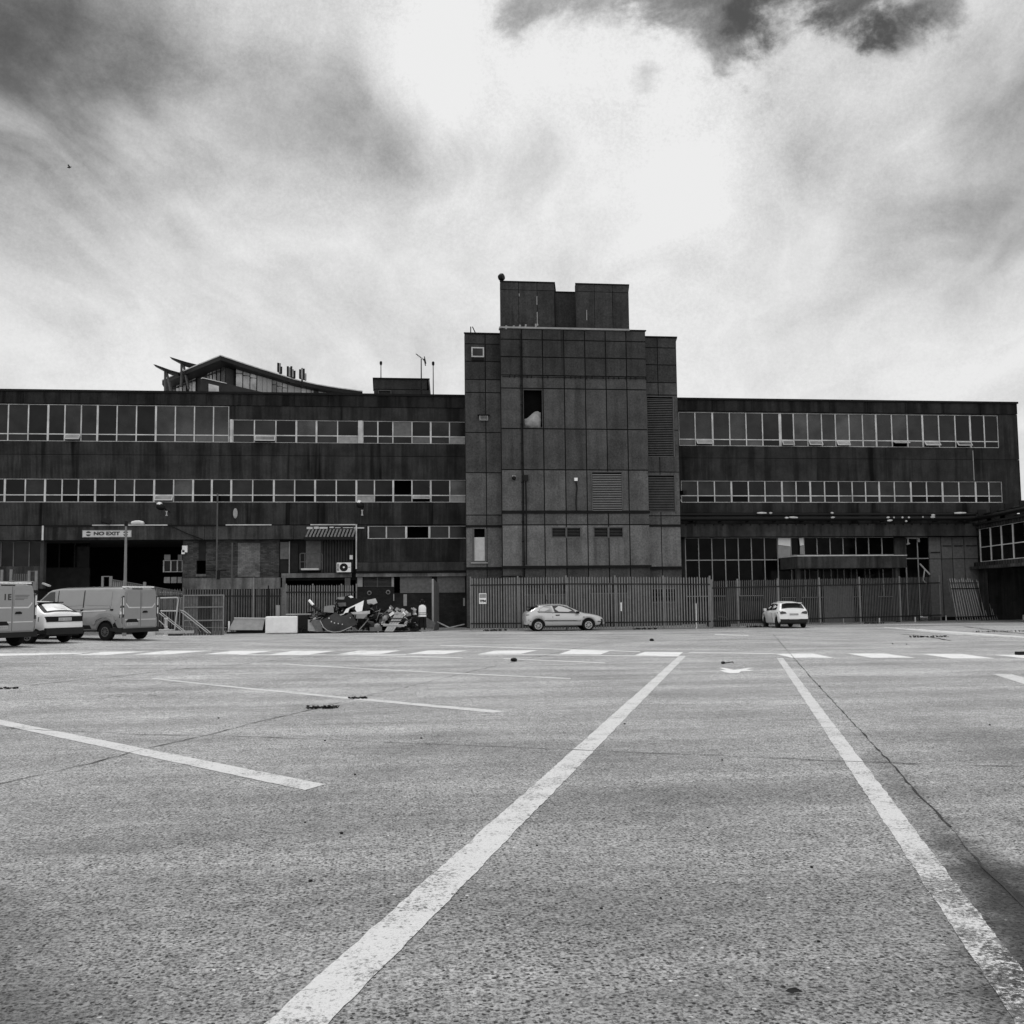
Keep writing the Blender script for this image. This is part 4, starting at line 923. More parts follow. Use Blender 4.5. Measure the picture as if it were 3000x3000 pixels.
# ------------------------------------------------------------------ rooftop plant room, masts
YP = YW+5
RP = wthing('plant_room', 'dark rooftop plant room with a small louvre behind the left wing parapet', 'building', (XX(1170, YP), YP, ZR))
zp = ZZ(1111, YP, 1170); x0, x1, x2 = xpx(1095.5, YP, 1130), xpx(1251.5, YP, 1130), xpx(1265.5, YP, 1155)
mb = MB(); zj = ZZ(1141, YP, 1170)
mb.hexa([(x0, YP, ZR-.3), (x1+.3, YP, ZR-.3), (x1+.3, YP+4, ZR-.3), (x0, YP+4, ZR-.3), (x0, YP, zj-.02), (x1+.2, YP, zj-.02), (x1+.2, YP+4, zj-.02), (x0, YP+4, zj-.02)])
mb.hexa([(x0, YP, zj+.02), (x1, YP, zj+.02), (x1, YP+4, zj+.02), (x0, YP+4, zj+.02), (x0, YP, zp), (x1, YP, zp), (x1, YP+4, zp), (x0, YP+4, zp)]); mb.build('wall', M['t0'], RP)
MB().poly([(x1+.05, YP-.05, zp), (x1+.15, YP-.05, zp), (x2, YP-.05, ZR), (x1+.31, YP-.05, ZR-.2)], (0, 3, 0)).build('sloping_side', M['steel_dk'], RP)
MB().box(x0-.08, x1+.16, YP-.08, YP+4, zp, zp+.07).build('coping', M['joint'], RP)
q = rb(1108, 1144, 1147, 1156, YP-.02); louvre(RP, (q[0], q[1], ZR-.1, q[5]), YP-.06, 5)
def mast(px, y0, y1, Y, lab, top='knob', r=.035):
    a = P(px, y0, Y); b = P(px, y1, Y); a.x = b.x; o = wthing('mast' if top == 'knob' else 'aerial', lab, 'mast' if top == 'knob' else 'aerial', tuple(a))
    MB().tube((b.x, Y, a.z-.4), b, r, r*.7).build('pole', M['blk'], o)
    if top == 'knob': MB().lathe([(.03, -.18), (.085, -.08), (.085, .06), (.03, .12)], b, (0, 0, 1), 10).build('finial', M['blk'], o, True)
    return o, b
mast(1116, 1110, 1063, YP+1, 'black mast with a knob rising from the left of the rooftop plant room')
mast(1269, 1156, 1064, YP-1.5, 'tall thin black mast just right of the rooftop plant room')
o, b = mast(1234, 1156, 1052, YP-2, 'television aerial on a pole in front of the rooftop plant room', 'tv', .045)
a1, a2 = P(1219, 1037, YP-2), P(1245, 1057, YP-2); bm = MB().tube(a1, a2, .022)
for i in range(7):
    t = i/6; p = a1.lerp(a2, t); l = .16+.18*t; bm.tube(p+Vector((0, -l, 0)), p+Vector((0, l, 0)), .012, k=5)
bm.tube(a2+Vector((-.05, -.3, .2)), a2+Vector((.05, -.3, -.25)), .03).tube(a2+Vector((-.05, .3, .2)), a2+Vector((.05, .3, -.25)), .03).build('antenna_boom', M['blk'], o)

# ------------------------------------------------------------------ modern block far behind
MO = wthing('modern_building', 'distant apartment block with a swooping oversailing roof and glazed top floor behind the left wing', 'building', (XX(700, 105), 105, 0))
rf = [(475, 1116, 110.6), (560, 1078.5, 105.2), (646, 1043, 100), (705, 1063, 102.5), (762, 1081.5, 105.4), (820, 1099, 108), (865, 1113.5, 110.8), (925, 1127, 113.4), (978, 1136, 115), (1062, 1147.5, 117.5)]
pts = [P(*q) for q in rf]; th = .38
mb = MB()
for a, b in zip(pts[:-1], pts[1:]):
    e = Vector((0, 14, -1.5)) 
    mb.hexa([a+Vector((0, 0, -th)), b+Vector((0, 0, -th)), b+e+Vector((0, 0, -th)), a+e+Vector((0, 0, -th)), a, b, b+e, a+e])
mb.build('roof', M['blk'], MO)
mb = MB()
for a, b in zip(pts[:-1], pts[1:]): mb.hexa([a+Vector((0, -.1, 0)), b+Vector((0, -.1, 0)), b+Vector((0, .5, .02)), a+Vector((0, .5, .02)), a+Vector((0, -.1, .10)), b+Vector((0, -.1, .10)), b+Vector((0, .5, .12)), a+Vector((0, .5, .12))])
mb.build('roof_edge', M['frame'], MO)
M['mg'] = glass('far window glass', .20, .15); M['ml'] = mat('far pale cladding', .30, .7, .12); M['mb'] = mat('far dark brick', .035, .9, .2)
def wallY(px):
    if px <= 660: return 101.8+(660-px)/155*9.5
    xs_ = [(660, 101.8), (705, 103.6), (762, 106.4), (820, 109), (865, 111.8), (925, 114.4), (978, 116), (1062, 118.5)]
    for (a, ya), (b, yb_) in zip(xs_[:-1], xs_[1:]):
        if px <= b: return ya+(yb_-ya)*(px-a)/(b-a)
    return 118.5
def wtop(px):                          # underside of the roof at a pixel column, picture rows
    for (a, ya, _), (b, yb_, _) in zip(rf[:-1], rf[1:]):
        if px <= b: return ya+(yb_-ya)*(px-a)/(b-a)
    return 1147
def mpanel(a, b, ta, tb, bot, m, name, dy=0., par=None):
    Ya, Yb = wallY(a)+dy, wallY(b)+dy; mb = MB(); p0, p1 = P(a, ta, Ya), P(b, tb, Yb); q0, q1 = P(a, bot, Ya), P(b, bot, Yb); e = Vector((0, .25, 0))
    q0.x, q1.x = p0.x, p1.x
    mb.hexa([q0, q1, q1+e, q0+e, p0, p1, p1+e, p0+e])
    if par is None: return mb.build(name, M[m], MO)
    return sub(mb, name, M[m], par)
for a, b in ((504, 560), (560, 612), (612, 661)): mpanel(a, b, wtop(a)+8+(a-500)*.05, wtop(b)+8+(b-500)*.05, 1200, 'mb', 'wall', .35)
for a, b in ((661, 762), (762, 865), (865, 978), (978, 1040)): mpanel(a, b, wtop(a)+9, wtop(b)+7, 1200, 'mb', 'wall', .35)
for a, b, m in ((692, 710, 'mg'), (713, 731, 'mg'), (734, 751, 'mg'), (754, 769, 'ml'), (770, 782, 'ml'), (783, 796, 'ml'), (798, 810, 'mg'), (812, 826, 'mg'), (828, 842, 'mg'), (844, 862, 'ml'), (863, 881, 'ml'), (883, 896, 'mg'), (898, 911, 'mg'), (913, 930, 'ml'), (931, 948, 'ml'), (950, 968, 'ml'), (969, 990, 'ml'), (992, 1030, 'ml')):
    if m == 'mg':
        k = (wtop(a)+14, wtop(b)+13); w_ = mpanel(a, b, k[0], k[1], 1200, 'mg', 'window')
        mpanel(a, b, k[0]+19, k[1]+18, k[0]+21.5, 'mb', 'frame', -.06, w_)
    else: mpanel(a, b, wtop(a)+11, wtop(b)+10, 1200, m, 'cladding')
for a, b in ((506, 514), (516, 524), (526, 534), (537, 545), (555, 562), (564, 573), (607, 613), (615, 621), (624, 633), (636, 645), (648, 659)):
    k = (wtop(a)+20+(a-500)*.04, wtop(b)+20+(b-500)*.04); w_ = mpanel(a, b, k[0], k[1], 1200 if a < 600 else 1122, 'mg' if (a//3) % 3 else 'g2', 'window')
    mpanel(a, b, k[0]+15, k[1]+14, k[0]+18.5, 'mb', 'frame', -.06, w_)
YQ = 98.5
for pl, m, nm in (([(587, 1109), (594, 1108), (663, 1124), (770, 1149), (770, 1175), (587, 1175)], 'mb', 'balcony_parapet'), ([(589, 1107), (594, 1105.5), (664, 1122), (664, 1124), (594, 1108), (589, 1110)], 'frame', 'parapet_coping'), ([(611, 1124), (641, 1131), (641, 1150), (611, 1150)], 'mg', 'parapet_window')):
    o = MB().poly([P(a, b, YQ-(.0 if m == 'mb' else .12)) for a, b in pl], (0, .1 if m != 'mb' else .5, 0)).build(nm, M[m], MO)
for pl in ([(449, 1067.5), (455, 1068), (500, 1084), (525, 1091), (520, 1096), (497, 1092), (487, 1088)], [(496.5, 1045), (503, 1047), (545, 1060), (585, 1070), (570, 1076), (545, 1069), (535, 1066)]):
    MB().poly([P(a, b, 106) for a, b in pl], (0, 1.2, 0)).build('roof_fin', M['blk'], MO)
for (a, b, c, d) in ((484, 1088, 483.5, 1160), (488, 1088, 503, 1160), (532, 1066, 531, 1130), (537, 1066, 553, 1140)): MB().tube(P(a, b, 106.5), P(c, d, 106.5), .13, k=6).build('strut', M['steel_dk'], MO)
for gi, g_ in enumerate(([(815, 1063, 1088), (820, 1064, 1094), (824, 1074, 1095)], [(843, 1073, 1102), (848, 1076, 1104), (853.5, 1073, 1105), (858, 1082, 1107), (863, 1086, 1108)], [(879, 1082, 1108), (885, 1078, 1112), (890, 1080, 1110), (895, 1094, 1114)])):
    o = wthing('mobile_antenna', ['leftmost cluster of slim mobile phone antennas on the distant curved roof', 'middle and widest cluster of mobile phone antennas on the distant curved roof', 'rightmost cluster of mobile phone antennas on the distant curved roof'][gi], 'antenna', tuple(P(g_[0][0], g_[0][2], 110)), 'antennas on the distant roof')
    MB().tube(P(g_[0][0]-2, g_[0][2], 110), P(g_[-1][0]+2, g_[-1][2], 110), .07, k=6).tube(P(g_[1][0], g_[1][2], 110), P(g_[1][0], g_[1][2]+22, 110), .09, k=6).build('mounting_frame', M['blk'], o)
    for j, (a, t_, b) in enumerate(g_):
        p = P(a, (t_+b)/2, 110); MB().obox(p, (.2, .12, (b-t_)*110/FPX)).build('panel', M['grey' if j % 2 else 'blk'], o)

# ------------------------------------------------------------------ palisade fences
def fence_run(name, label, bases, tops, mats, cat='fence', pitch=.142, rail_front=True, pw=.062, grp=None, lean=0.):
    """bases: ground points of the posts; tops: pale height at each post"""
    o = wthing(name, label, cat, tuple(bases[0]), grp)
    for k, b in enumerate(bases):
        hgt = tops[min(k, len(tops)-1)]
        MB().box(b.x-.035, b.x+.035, b.y-.02, b.y+.06, b.z-.1, b.z+hgt+.06).build('post', M[mats[0]], o)
    for k, (a, b) in enumerate(zip(bases[:-1], bases[1:])):
        u = (b-a); L = Vector((u.x, u.y, 0)).length; u = u/L; ha, hb_ = tops[k], tops[k+1]; s = Vector((-u.y, u.x, 0))
        if s.y > 0: s = -s             # towards the viewer
        pl = MB(); x = .09
        while x < L-.07:
            t = x/L; c = a+u*x; hh = ha+(hb_-ha)*t+random.uniform(-.015, .015); jx = u*random.uniform(-.006, .006)
            w2 = pw/2; tl = [c+jx+u*(-w2), c+jx+s*.018, c+jx+u*w2]; lv_ = [.06, hh-.10, hh]
            vs = [q+Vector((0, 0, lv_[0])) for q in tl]+[q+Vector((0, 0, lv_[1])) for q in tl]
            wd = 1.25                   # splayed, pointed head
            vs += [c+jx+u*(-w2*wd)+Vector((0, 0, lv_[1]+.03)), c+jx+s*.03+Vector((0, 0, lv_[2])), c+jx+u*(w2*wd)+Vector((0, 0, lv_[1]+.03))]
            pl.add(vs, [(0, 1, 4, 3), (1, 2, 5, 4), (3, 4, 7, 6), (4, 5, 8, 7)]); x += pitch*random.uniform(.97, 1.03)
        pl.build('paling', M[mats[1]], o)
        for rz_ in (.33, -.42):
            za, zb = (rz_, rz_) if rz_ > 0 else (ha+rz_, hb_+rz_); off = s*.05
            MB().hexa([a+off+Vector((0, 0, za)), b+off+Vector((0, 0, zb)), b+off*.5+Vector((0, 0, zb)), a+off*.5+Vector((0, 0, za)), a+off+Vector((0, 0, za+.06)), b+off+Vector((0, 0, zb+.06)), b+off*.5+Vector((0, 0, zb+.06)), a+off*.5+Vector((0, 0, za+.06))]).build('rail', M[mats[2]], o)
    return o
def hgt(px, ytop, base): return P(px, ytop, base.y).z-base.z
fa = [G(*q) for q in ((1379.5, 1847), (1518.5, 1846), (1660.5, 1844.8), (1804, 1843.6), (1946, 1842.3), (2083, 1840.8))]
fence_run('palisade_fence', 'taller paler palisade fence of galvanised pales in front of the tower, behind the silver hatchback', fa, [hgt(p, y, b) for (p, y), b in zip(((1379, 1693), (1518, 1691), (1660, 1689), (1804, 1689), (1946, 1689.5), (2083, 1690)), fa)], ('steel', 'steel', 'rail_dk'))
fb = [G(*q) for q in ((2088, 1840), (2164, 1837.8), (2283, 1834), (2404, 1830.2), (2522, 1826.6), (2640, 1822.8), (2757, 1818.6))]
fence_run('palisade_fence', 'longer lower palisade fence in front of the right wing, behind the white hatchback', fb, [hgt(p, y, b) for (p, y), b in zip(((2088, 1701), (2164, 1699), (2283, 1697), (2404, 1695), (2522, 1693), (2640, 1691), (2757, 1689)), fb)], ('steel', 'steel_dk', 'rail_dk'))
fc = [Vector((xpx(p, y, 1750), y, 0)) for p, y in ((2868, 64.2), (2925, 64.0), (2990, 63.8), (3060, 63.6), (3130, 63.4))]
M['steel_v'] = mat('unpainted dark steel', .045, .7, .25)
fence_run('palisade_fence', 'dark palisade fence under the low wing at the far right edge, behind the collapsed panel', fc, [hgt(2900, 1685, fc[0])]*5, ('steel_v', 'steel_v', 'rail_dk'))
fl = [Vector((xpx(p, 57., 1780), 57., 0)) for p in (460, 536, 680, 758, 824)]
fence_run('palisade_fence', 'low dull palisade fence behind the corrugated gate, in front of the brick wall', fl, [hgt(p, 1724.5, Vector((0, 57., 0))) for p in (470, 536, 680, 758, 824)], ('steel_dk', 'steel_dk', 'rail_dk'), pitch=.132)
fm_ = [Vector((xpx(p, 57.6, 1780), 57.6, 0)) for p in (838, 916, 1000, 1044)]
fence_run('palisade_fence', 'palisade fence behind the rubble heap, below the loading dock', fm_, [hgt(p, 1713.5, Vector((0, 57.6, 0))) for p in (838, 916, 1000, 1044)], ('steel', 'steel', 'rail_dk'), pitch=.132)
# collapsed panel
c0 = G(2803, 1821); c1 = G(2942, 1815.5); u = (c1-c0).normalized(); L = (c1-c0).length
cpz = wthing('fallen_fence_panel', 'collapsed palisade panel leaning sideways near the low right wing', 'fence', tuple(c0))
tp0 = P(2781, 1697, c0.y+.9); tp1 = P(2902, 1697, c1.y+.9)
pl = MB(); nP = 19
for i in range(nP):
    t = (i+.3+random.uniform(-.12, .12))/nP; a = c0.lerp(c1, t)+Vector((0, 0, .03)); b = tp0.lerp(tp1, t)+Vector((0, 0, random.uniform(-.12, .05))); w2 = u*.034; s = Vector((0, -.02, 0))
    if i in (11, 14): b = b+Vector((.25, 0, -.1))
    pl.add([a-w2, a+s, a+w2, b-w2, b+s+Vector((0, 0, .08)), b+w2], [(0, 1, 4, 3), (1, 2, 5, 4)])
M['steel_lt'] = mat('bright galvanised steel', .34, .5, .2)
pl.build('paling', M['steel_lt'], cpz)
for t in (.09, .76, .90):
    a = c0.lerp(tp0, t); b = c1.lerp(tp1, t); MB().hexa([a+Vector((0, -.08, 0)), b+Vector((0, -.08, 0)), b+Vector((0, -.03, 0)), a+Vector((0, -.03, 0)), a+Vector((0, -.08, .06)), b+Vector((0, -.08, .06)), b+Vector((0, -.03, .06)), a+Vector((0, -.03, .06))]).build('rail', M['rail_dk' if t < .8 else 'steel_dk'], cpz)
MB().tube(G(2804, 1820), P(2776, 1698, c0.y+.5), .045).build('post', M['steel_dk'], cpz)
p = c1.lerp(tp1, .66)-u*.55; q_ = MB().obox(p+Vector((0, -.12, 0)), (.32, .02, .26)).build('notice', M['grey'], cpz)
sub(MB().obox(p+Vector((-.05, -.135, .02)), (.07, .006, .14)).obox(p+Vector((.07, -.135, 0)), (.05, .006, .1)), 'notice_mark', M['white'], q_)

# ------------------------------------------------------------------ lettering
def text_mesh(s, size, name, m, parent, M4, width=None, bold=.0, ext=.004):
    cu = bpy.data.curves.new(name, 'FONT'); cu.body = s; cu.size = size; cu.align_x = 'CENTER'; cu.align_y = 'CENTER'; cu.extrude = ext; cu.offset = bold
    o = bpy.data.objects.new('tmp', cu); col.objects.link(o); bpy.context.view_layer.update()
    dg = bpy.context.evaluated_depsgraph_get(); me = bpy.data.meshes.new_from_object(o.evaluated_get(dg)); bpy.data.objects.remove(o)
    me.name = name; me.materials.clear(); me.materials.append(M[m]); 
    if width:
        xs_ = [v.co.x for v in me.vertices]; k = width/(max(xs_)-min(xs_)); me.transform(Matrix.Diagonal((k, 1, 1, 1)))
    me.transform(M4); ob = bpy.data.objects.new(name, me); col.objects.link(ob); subparent(ob, parent); return ob
FRONT = Matrix.Rotation(math.pi/2, 4, 'X')      # text facing -y
YN = YW-.16; q = rb(241, 1553, 385, 1574, YN)
sg = wthing('no_exit_sign', 'pale NO EXIT sign board on the fascia over the dark loading bay', 'sign', (q[0], YN, q[4]))
bdp = MB().box(q[0], q[1], YN, YN+.055, q[4], q[5]).build('board', M['offwhite'], sg)
bo = MB(); e = .03
bo.box(q[0], q[1], YN-.012, YN-.001, q[4], q[4]+e).box(q[0], q[1], YN-.012, YN-.001, q[5]-e, q[5]).box(q[0], q[0]+e, YN-.012, YN-.001, q[4]+e, q[5]-e).box(q[1]-e, q[1], YN-.012, YN-.001, q[4]+e, q[5]-e).build('border', M['grey'], sg)
cz = (q[4]+q[5])/2; so_ = -Vector(sg['_w'])
t = text_mesh('NO EXIT', .27, 'lettering', 'dark', sg, Matrix.Translation((P(312.5, 1563, YN).x, YN-.008, cz))@FRONT, width=xpx(351, YN, 1563)-xpx(274, YN, 1563), bold=.012); t.location = so_
for px in (259, 368):
    x = xpx(px, YN, 1563); r_ = .14
    t = MB()
    for sgn in (1, -1):
        t.poly([(x+r_*math.cos(a), YN-.006, cz+sgn*r_*math.sin(a)) for a in [R(16)+i*R(148)/12 for i in range(13)]], (0, .004, 0))
    t.build('symbol', M['dark'], sg)
YN2 = min(fa[0].y, fa[1].y)-.13; q = rb(1403.5, 1738, 1425, 1769, YN2)
sg = wthing('notice_sign', 'white 7PM parking notice fixed near the left end of the tall fence', 'sign', (q[0], YN2, q[4]))
MB().box(q[0], q[1], YN2, YN2+.02, q[4], q[5]).build('board', M['white'], sg)
zm = q[4]+(q[5]-q[4])*.55; MB().box(q[0]+.02, q[1]-.02, YN2-.006, YN2-.001, zm, q[5]-.04).build('heading_block', M['ply_lt'], sg)
lnn = MB()
for i in range(2): lnn.box(q[0]+.05, q[1]-.05, YN2-.010, YN2-.007, zm+.05+i*.09, zm+.07+i*.09)
lnn.build('small_print', M['grey'], sg)
t = text_mesh('7PM', .17, 'lettering', 'dark', sg, Matrix.Translation(((q[0]+q[1])/2, YN2-.006, q[4]+(q[5]-q[4])*.25))@FRONT, width=(q[1]-q[0])*.84, bold=.008); t.location = -Vector(sg['_w'])

# ------------------------------------------------------------------ vehicles
def interp(tab, x):
    if x <= tab[0][0]: return tab[0][1]
    for (a, ya), (b, yb_) in zip(tab[:-1], tab[1:]):
        if x <= b: return ya+(yb_-ya)*(x-a)/(b-a) if b > a else yb_
    return tab[-1][1]
class Car:
    def __init__(s, name, label, cat, loc, az, S, body, trim='blk', scale=1.):
        s.S = S; s.L = S['L']; s.root = thing(name, label, cat, loc, math.pi/2-az); s.root.scale = (scale,)*3
        s.body = body; s.c = S.get('mid', s.L/2)
        xs_ = set([round(i*.05, 3) for i in range(int(s.L/.05)+1)]+[s.L, .015, .03, s.L-.02])
        for wx in S['wheels']:
            for k in range(-9, 10): xs_.add(round(wx+S['ra']*math.sin(k*math.pi/18), 4))
        s.xs = sorted(q for q in xs_ if 0 <= q <= s.L)
        mb = MB(); n_ = None
        for x in s.xs:
            r = s.ring(x); pts = [(x-s.c, y, z) for y, z in r]+[(x-s.c, -y, z) for y, z in reversed(r[:-1])]; n_ = len(pts); mb.v += pts
        k = len(s.xs)
        for i in range(k-1):
            for j in range(n_-1): mb.f.append((i*n_+j, (i+1)*n_+j, (i+1)*n_+j+1, i*n_+j+1)); mb.mi.append(0)
        mb.f.append(tuple(range(n_))); mb.mi.append(0); mb.f.append(tuple((k-1)*n_+j for j in range(n_-1, -1, -1))); mb.mi.append(0)
        s.bo = mb.build('body', M[body], s.root, True)
        w_ = interp(S['width'], s.L/2)-.10; zs_ = S['sill']
        MB().box(.12-s.c, s.L-.15-s.c, -w_, w_, zs_-.02, zs_+.32).build('underbody', M['blk'], s.root)
    def ring(s, x):
        S = s.S; w_ = interp(S['width'], x); top = interp(S['top'], x); bel = min(interp(S['belt'], x), top-.02); zb = interp(S['bot'], x) if 'bot' in S else S['sill']
        for wx in S['wheels']:
            d = S['ra']**2-(x-wx)**2
            if d > 0: zb = max(zb, min(S['rw']+math.sqrt(d)*S.get('ak', 1.), bel-.06))
        t_ = S['tum']; wt = w_-.03-t_*(top-bel); h_ = bel-zb; g = top-bel
        return [(w_-.06, zb), (w_-.005, zb+min(.06, h_*.15)), (w_+S.get('bulge', .02), zb+h_*.55), (w_, bel-min(.05, h_*.12)), (w_-.03, bel), (w_-.03-t_*g*.45, bel+g*.5), (wt, top-min(.09, g*.35)), (wt-min(.05, g*.2+.02), top-min(.035, g*.15)), (wt-.20, top-min(.008, g*.05)), (wt*.45, top+S.get('crown', .02)), (0, top+S.get('crown', .02)*1.3)]
    def hw(s, x, z):
        r = s.ring(x)
        for (ya, za), (yb_, zb) in zip(r[:-1], r[1:]):
            if za <= z <= zb and zb > za: return ya+(yb_-ya)*(z-za)/(zb-za)
        return r[3][0]
    def side(s, pts, name, m, sides=(1, -1), off=.008, th=.006, dens=.18, par=None):
        for sd_ in sides:
            P_ = []
            for a, b in zip(pts, pts[1:]+pts[:1]):
                k = max(1, int(math.hypot(b[0]-a[0], b[1]-a[1])/dens))
                P_ += [(a[0]+(b[0]-a[0])*i/k, a[1]+(b[1]-a[1])*i/k) for i in range(k)]
            zc_ = sum(p[1] for p in P_)/len(P_); vs = [(x-s.c, sd_*(s.hw(x, z)+off), z) for x, z in P_]; m_ = len(vs)
            mid = [(x-s.c, sd_*(s.hw(x, z)-.004), z) for x, z in P_]
            mb = MB().add(vs+mid, [tuple(range(m_))]+[(i, (i+1) % m_, m_+(i+1) % m_, m_+i) for i in range(m_)])
            o = mb.build(name, M[m], s.root) if par is None else sub(mb, name, M[m], par)
    def screen(s, xa, xb, ins, name, m, off=.02, insb=None):
        mb = MB(); K = 8; J = 8
        for i in range(K+1):
            x = xa+(xb-xa)*i/K; r = s.ring(x); w_ = r[6][0]-(ins+(insb-ins)*i/K if insb is not None else ins); top = r[10][1]
            for j in range(J+1):
                y = -w_+2*w_*j/J; ay = abs(y); z = top
                for (ya, za), (yb_, zb) in zip(r[5:-1], r[6:]):
                    if yb_ <= ay <= ya: z = zb+(za-zb)*((ay-yb_)/(ya-yb_) if ya > yb_ else 0)
                mb.v.append((x-s.c, y, z+off))
        for i in range(K):
            for j in range(J): mb.f.append((i*(J+1)+j, (i+1)*(J+1)+j, (i+1)*(J+1)+j+1, i*(J+1)+j+1)); mb.mi.append(0)
        return mb.build(name, M[m], s.root, True)
    def rear(s, pts, name, m, x=0., out=.012, par=None, th=None):   # panel on the rear face: (y, z) points
        mb = MB().poly([(x-out-s.c, y, z) for y, z in pts], (th or out-.001, 0, 0))
        return mb.build(name, M[m], s.root) if par is None else sub(mb, name, M[m], par)
    def box(s, x0, x1, y0, y1, z0, z1, name, m, par=None):
        mb = MB().box(x0-s.c, x1-s.c, y0, y1, z0, z1); return mb.build(name, M[m], s.root) if par is None else sub(mb, name, M[m], par)
    def wheels(s, rim='pale_lt', spokes=8, ty=.19, hub=.62):
        S = s.S; r = S['rw']
        for wx in S['wheels']:
            for sd_ in (1, -1):
                w_ = interp(S['width'], wx)-.03; c = (wx-s.c, sd_*w_, r)
                t_ = MB().lathe([(r*.66, .0), (r*.94, .0), (r, -.03), (r, -ty+.03), (r*.94, -ty), (r*.6, -ty)], c, (0, sd_, 0), 30).build('wheel', M['tyre'], s.root, True)
                rm = MB().lathe([(r*hub, .004), (r*(hub+.05), .010), (r*(hub+.05), -.02)], c, (0, sd_, 0), 24)
                rm = MB(); cy = sd_*(w_+.004)
                ca = Vector((wx-s.c, cy, r)); a_ = Vector((1, 0, 0)); b_ = Vector((0, 0, 1))
                ro, ri = r*(hub+.05), r*hub*.86
                for i in range(24):
                    a0, a1 = 2*math.pi*i/24, 2*math.pi*(i+1)/24
                    rm.add([ca+(a_*math.cos(a)+b_*math.sin(a))*q for q in (ri, ro) for a in (a0, a1)], [(0, 1, 3, 2)])
                for i in range(spokes):
                    a = 2*math.pi*i/spokes+.2; d_ = a_*math.cos(a)+b_*math.sin(a); n_ = a_*-math.sin(a)+b_*math.cos(a); wd = r*1.9*hub/spokes*.55
                    rm.add([ca-n_*wd*.5, ca+n_*wd*.5, ca+d_*ri*1.04+n_*wd*.85, ca+d_*ri*1.04-n_*wd*.85], [(0, 1, 2, 3)])
                rm.add([ca+Vector((0, sd_*.002, 0))+(a_*math.cos(2*math.pi*i/12)+b_*math.sin(2*math.pi*i/12))*r*.17 for i in range(12)], [tuple(range(12))])
                sub(rm, 'rim', M[rim], t_)
M['tyre'] = mat('tyre rubber', .009, .85, .2); M['silver'] = mat('silver car paint', .50, .28, .03, metal=.25, spec=.5, coat=.6)
M['whitecar'] = mat('white car paint', .80, .3, .03, spec=.5, coat=.6); M['vanpaint'] = mat('grey van paint', .235, .3, .12, 2., spec=.5, coat=.9)
M['vandoor'] = mat('grey van door paint', .27, .3, .05, spec=.5, coat=.4); M['carglass'] = glass('tinted car glass', .01, .03, .6, .05); M['carglass2'] = glass('painted reflection car glass', .42, .1, .6, .05)  # second car glass has its reflection painted in as a pale base colour
M['lens'] = mat('clear lamp lens', .62, .2, .1, spec=.5); M['lensdk'] = mat('dark lamp lens', .04, .2, .2, spec=.5, coat=.5); M['plate'] = mat('number plate', .40, .5, .1); M['seam'] = mat('panel gap', .05, .8, .1)
M['capdk'] = mat('dark bumper plastic', .018, .6, .2)
def plate(c, y0, y1, z0, z1, x=0., out=.03, par=None):
    p = c.rear([(y0, z0), (y1, z0), (y1, z1), (y0, z1)], 'number_plate', 'plate', x, out, par, th=.012)
    m_ = MB(); n_ = 7; stp_ = (y1-y0)*.86/n_
    for i in range(n_):
        if i == 4: continue
        a = y0+(y1-y0)*.07+i*stp_; m_.box(x-out-.004-c.c, x-out-.001-c.c, min(a, a+stp_*.62), max(a, a+stp_*.62), z0+.03, z1-.03)
    if par is None: sub(m_, 'plate_characters', M['grey'], p)
# --- silver three-door hatchback, side on, nose to the right
S = dict(L=4.19, wheels=(.66, 3.28), rw=.29, ra=.36, sill=.27, tum=.42, bulge=.025, crown=.02,
         top=[(0, .62), (.02, .86), (.10, .98), (.22, 1.04), (.48, 1.20), (.75, 1.325), (1.15, 1.362), (1.6, 1.372), (1.95, 1.355), (2.25, 1.30), (2.6, 1.14), (3.0, .935), (3.1, .90), (3.5, .845), (3.85, .76), (4.05, .67), (4.14, .58), (4.19, .46)],
         belt=[(0, .60), (.05, .80), (.3, .93), (.9, .935), (1.6, .90), (2.6, .855), (3.1, .82), (3.6, .76), (4.0, .62), (4.19, .42)],
         width=[(0, .60), (.05, .70), (.2, .80), (.6, .84), (3.4, .84), (3.8, .79), (4.0, .70), (4.12, .58), (4.19, .45)],
         bot=[(0, .34), (.3, .30), (.9, .28), (3.2, .28), (3.9, .28), (4.19, .32)])
yc = 0.5*(fa[1].y+fa[3].y)-.35-.88
xm = (XX(1577.6, yc-.84, 1830)+XX(1724.8, yc-.84, 1830))/2-(.66+3.28)/2+4.19/2
c = Car('parked_car', 'silver three door hatchback parked side on before the tall fence', 'car', (xm, yc, 0), R(90), S, 'silver', scale=(XX(1724.8, yc-.84, 1830)-XX(1577.6, yc-.84, 1830))/2.62)
c.wheels('pale_lt', 8); sR = (-1,)
c.side([(.78, .965), (.66, 1.0), (.74, 1.14), (.98, 1.265), (1.2, 1.30), (1.32, 1.30), (1.44, .95)], 'side_window', 'carglass2', (1, -1), .012)
c.side([(1.53, .94), (1.41, 1.30), (1.75, 1.315), (2.02, 1.29), (2.35, 1.14), (2.72, .90)], 'side_window', 'carglass', (1, -1), .012)
c.side([(.70, .955), (.62, .99), (.70, 1.16), (.96, 1.29), (1.2, 1.325), (2.04, 1.31), (2.40, 1.15), (2.78, .885), (1.5, .925)], 'window_surround', 'capdk', (1, -1), .006)
c.screen(.16, .68, .07, 'rear_window', 'carglass', .016, .03); c.screen(2.28, 2.92, .03, 'windscreen', 'carglass', .016, .05)
c.side([(.98, .51), (2.98, .49), (2.98, .535), (.98, .555)], 'rubbing_strip', 'capdk', (1, -1), .016)
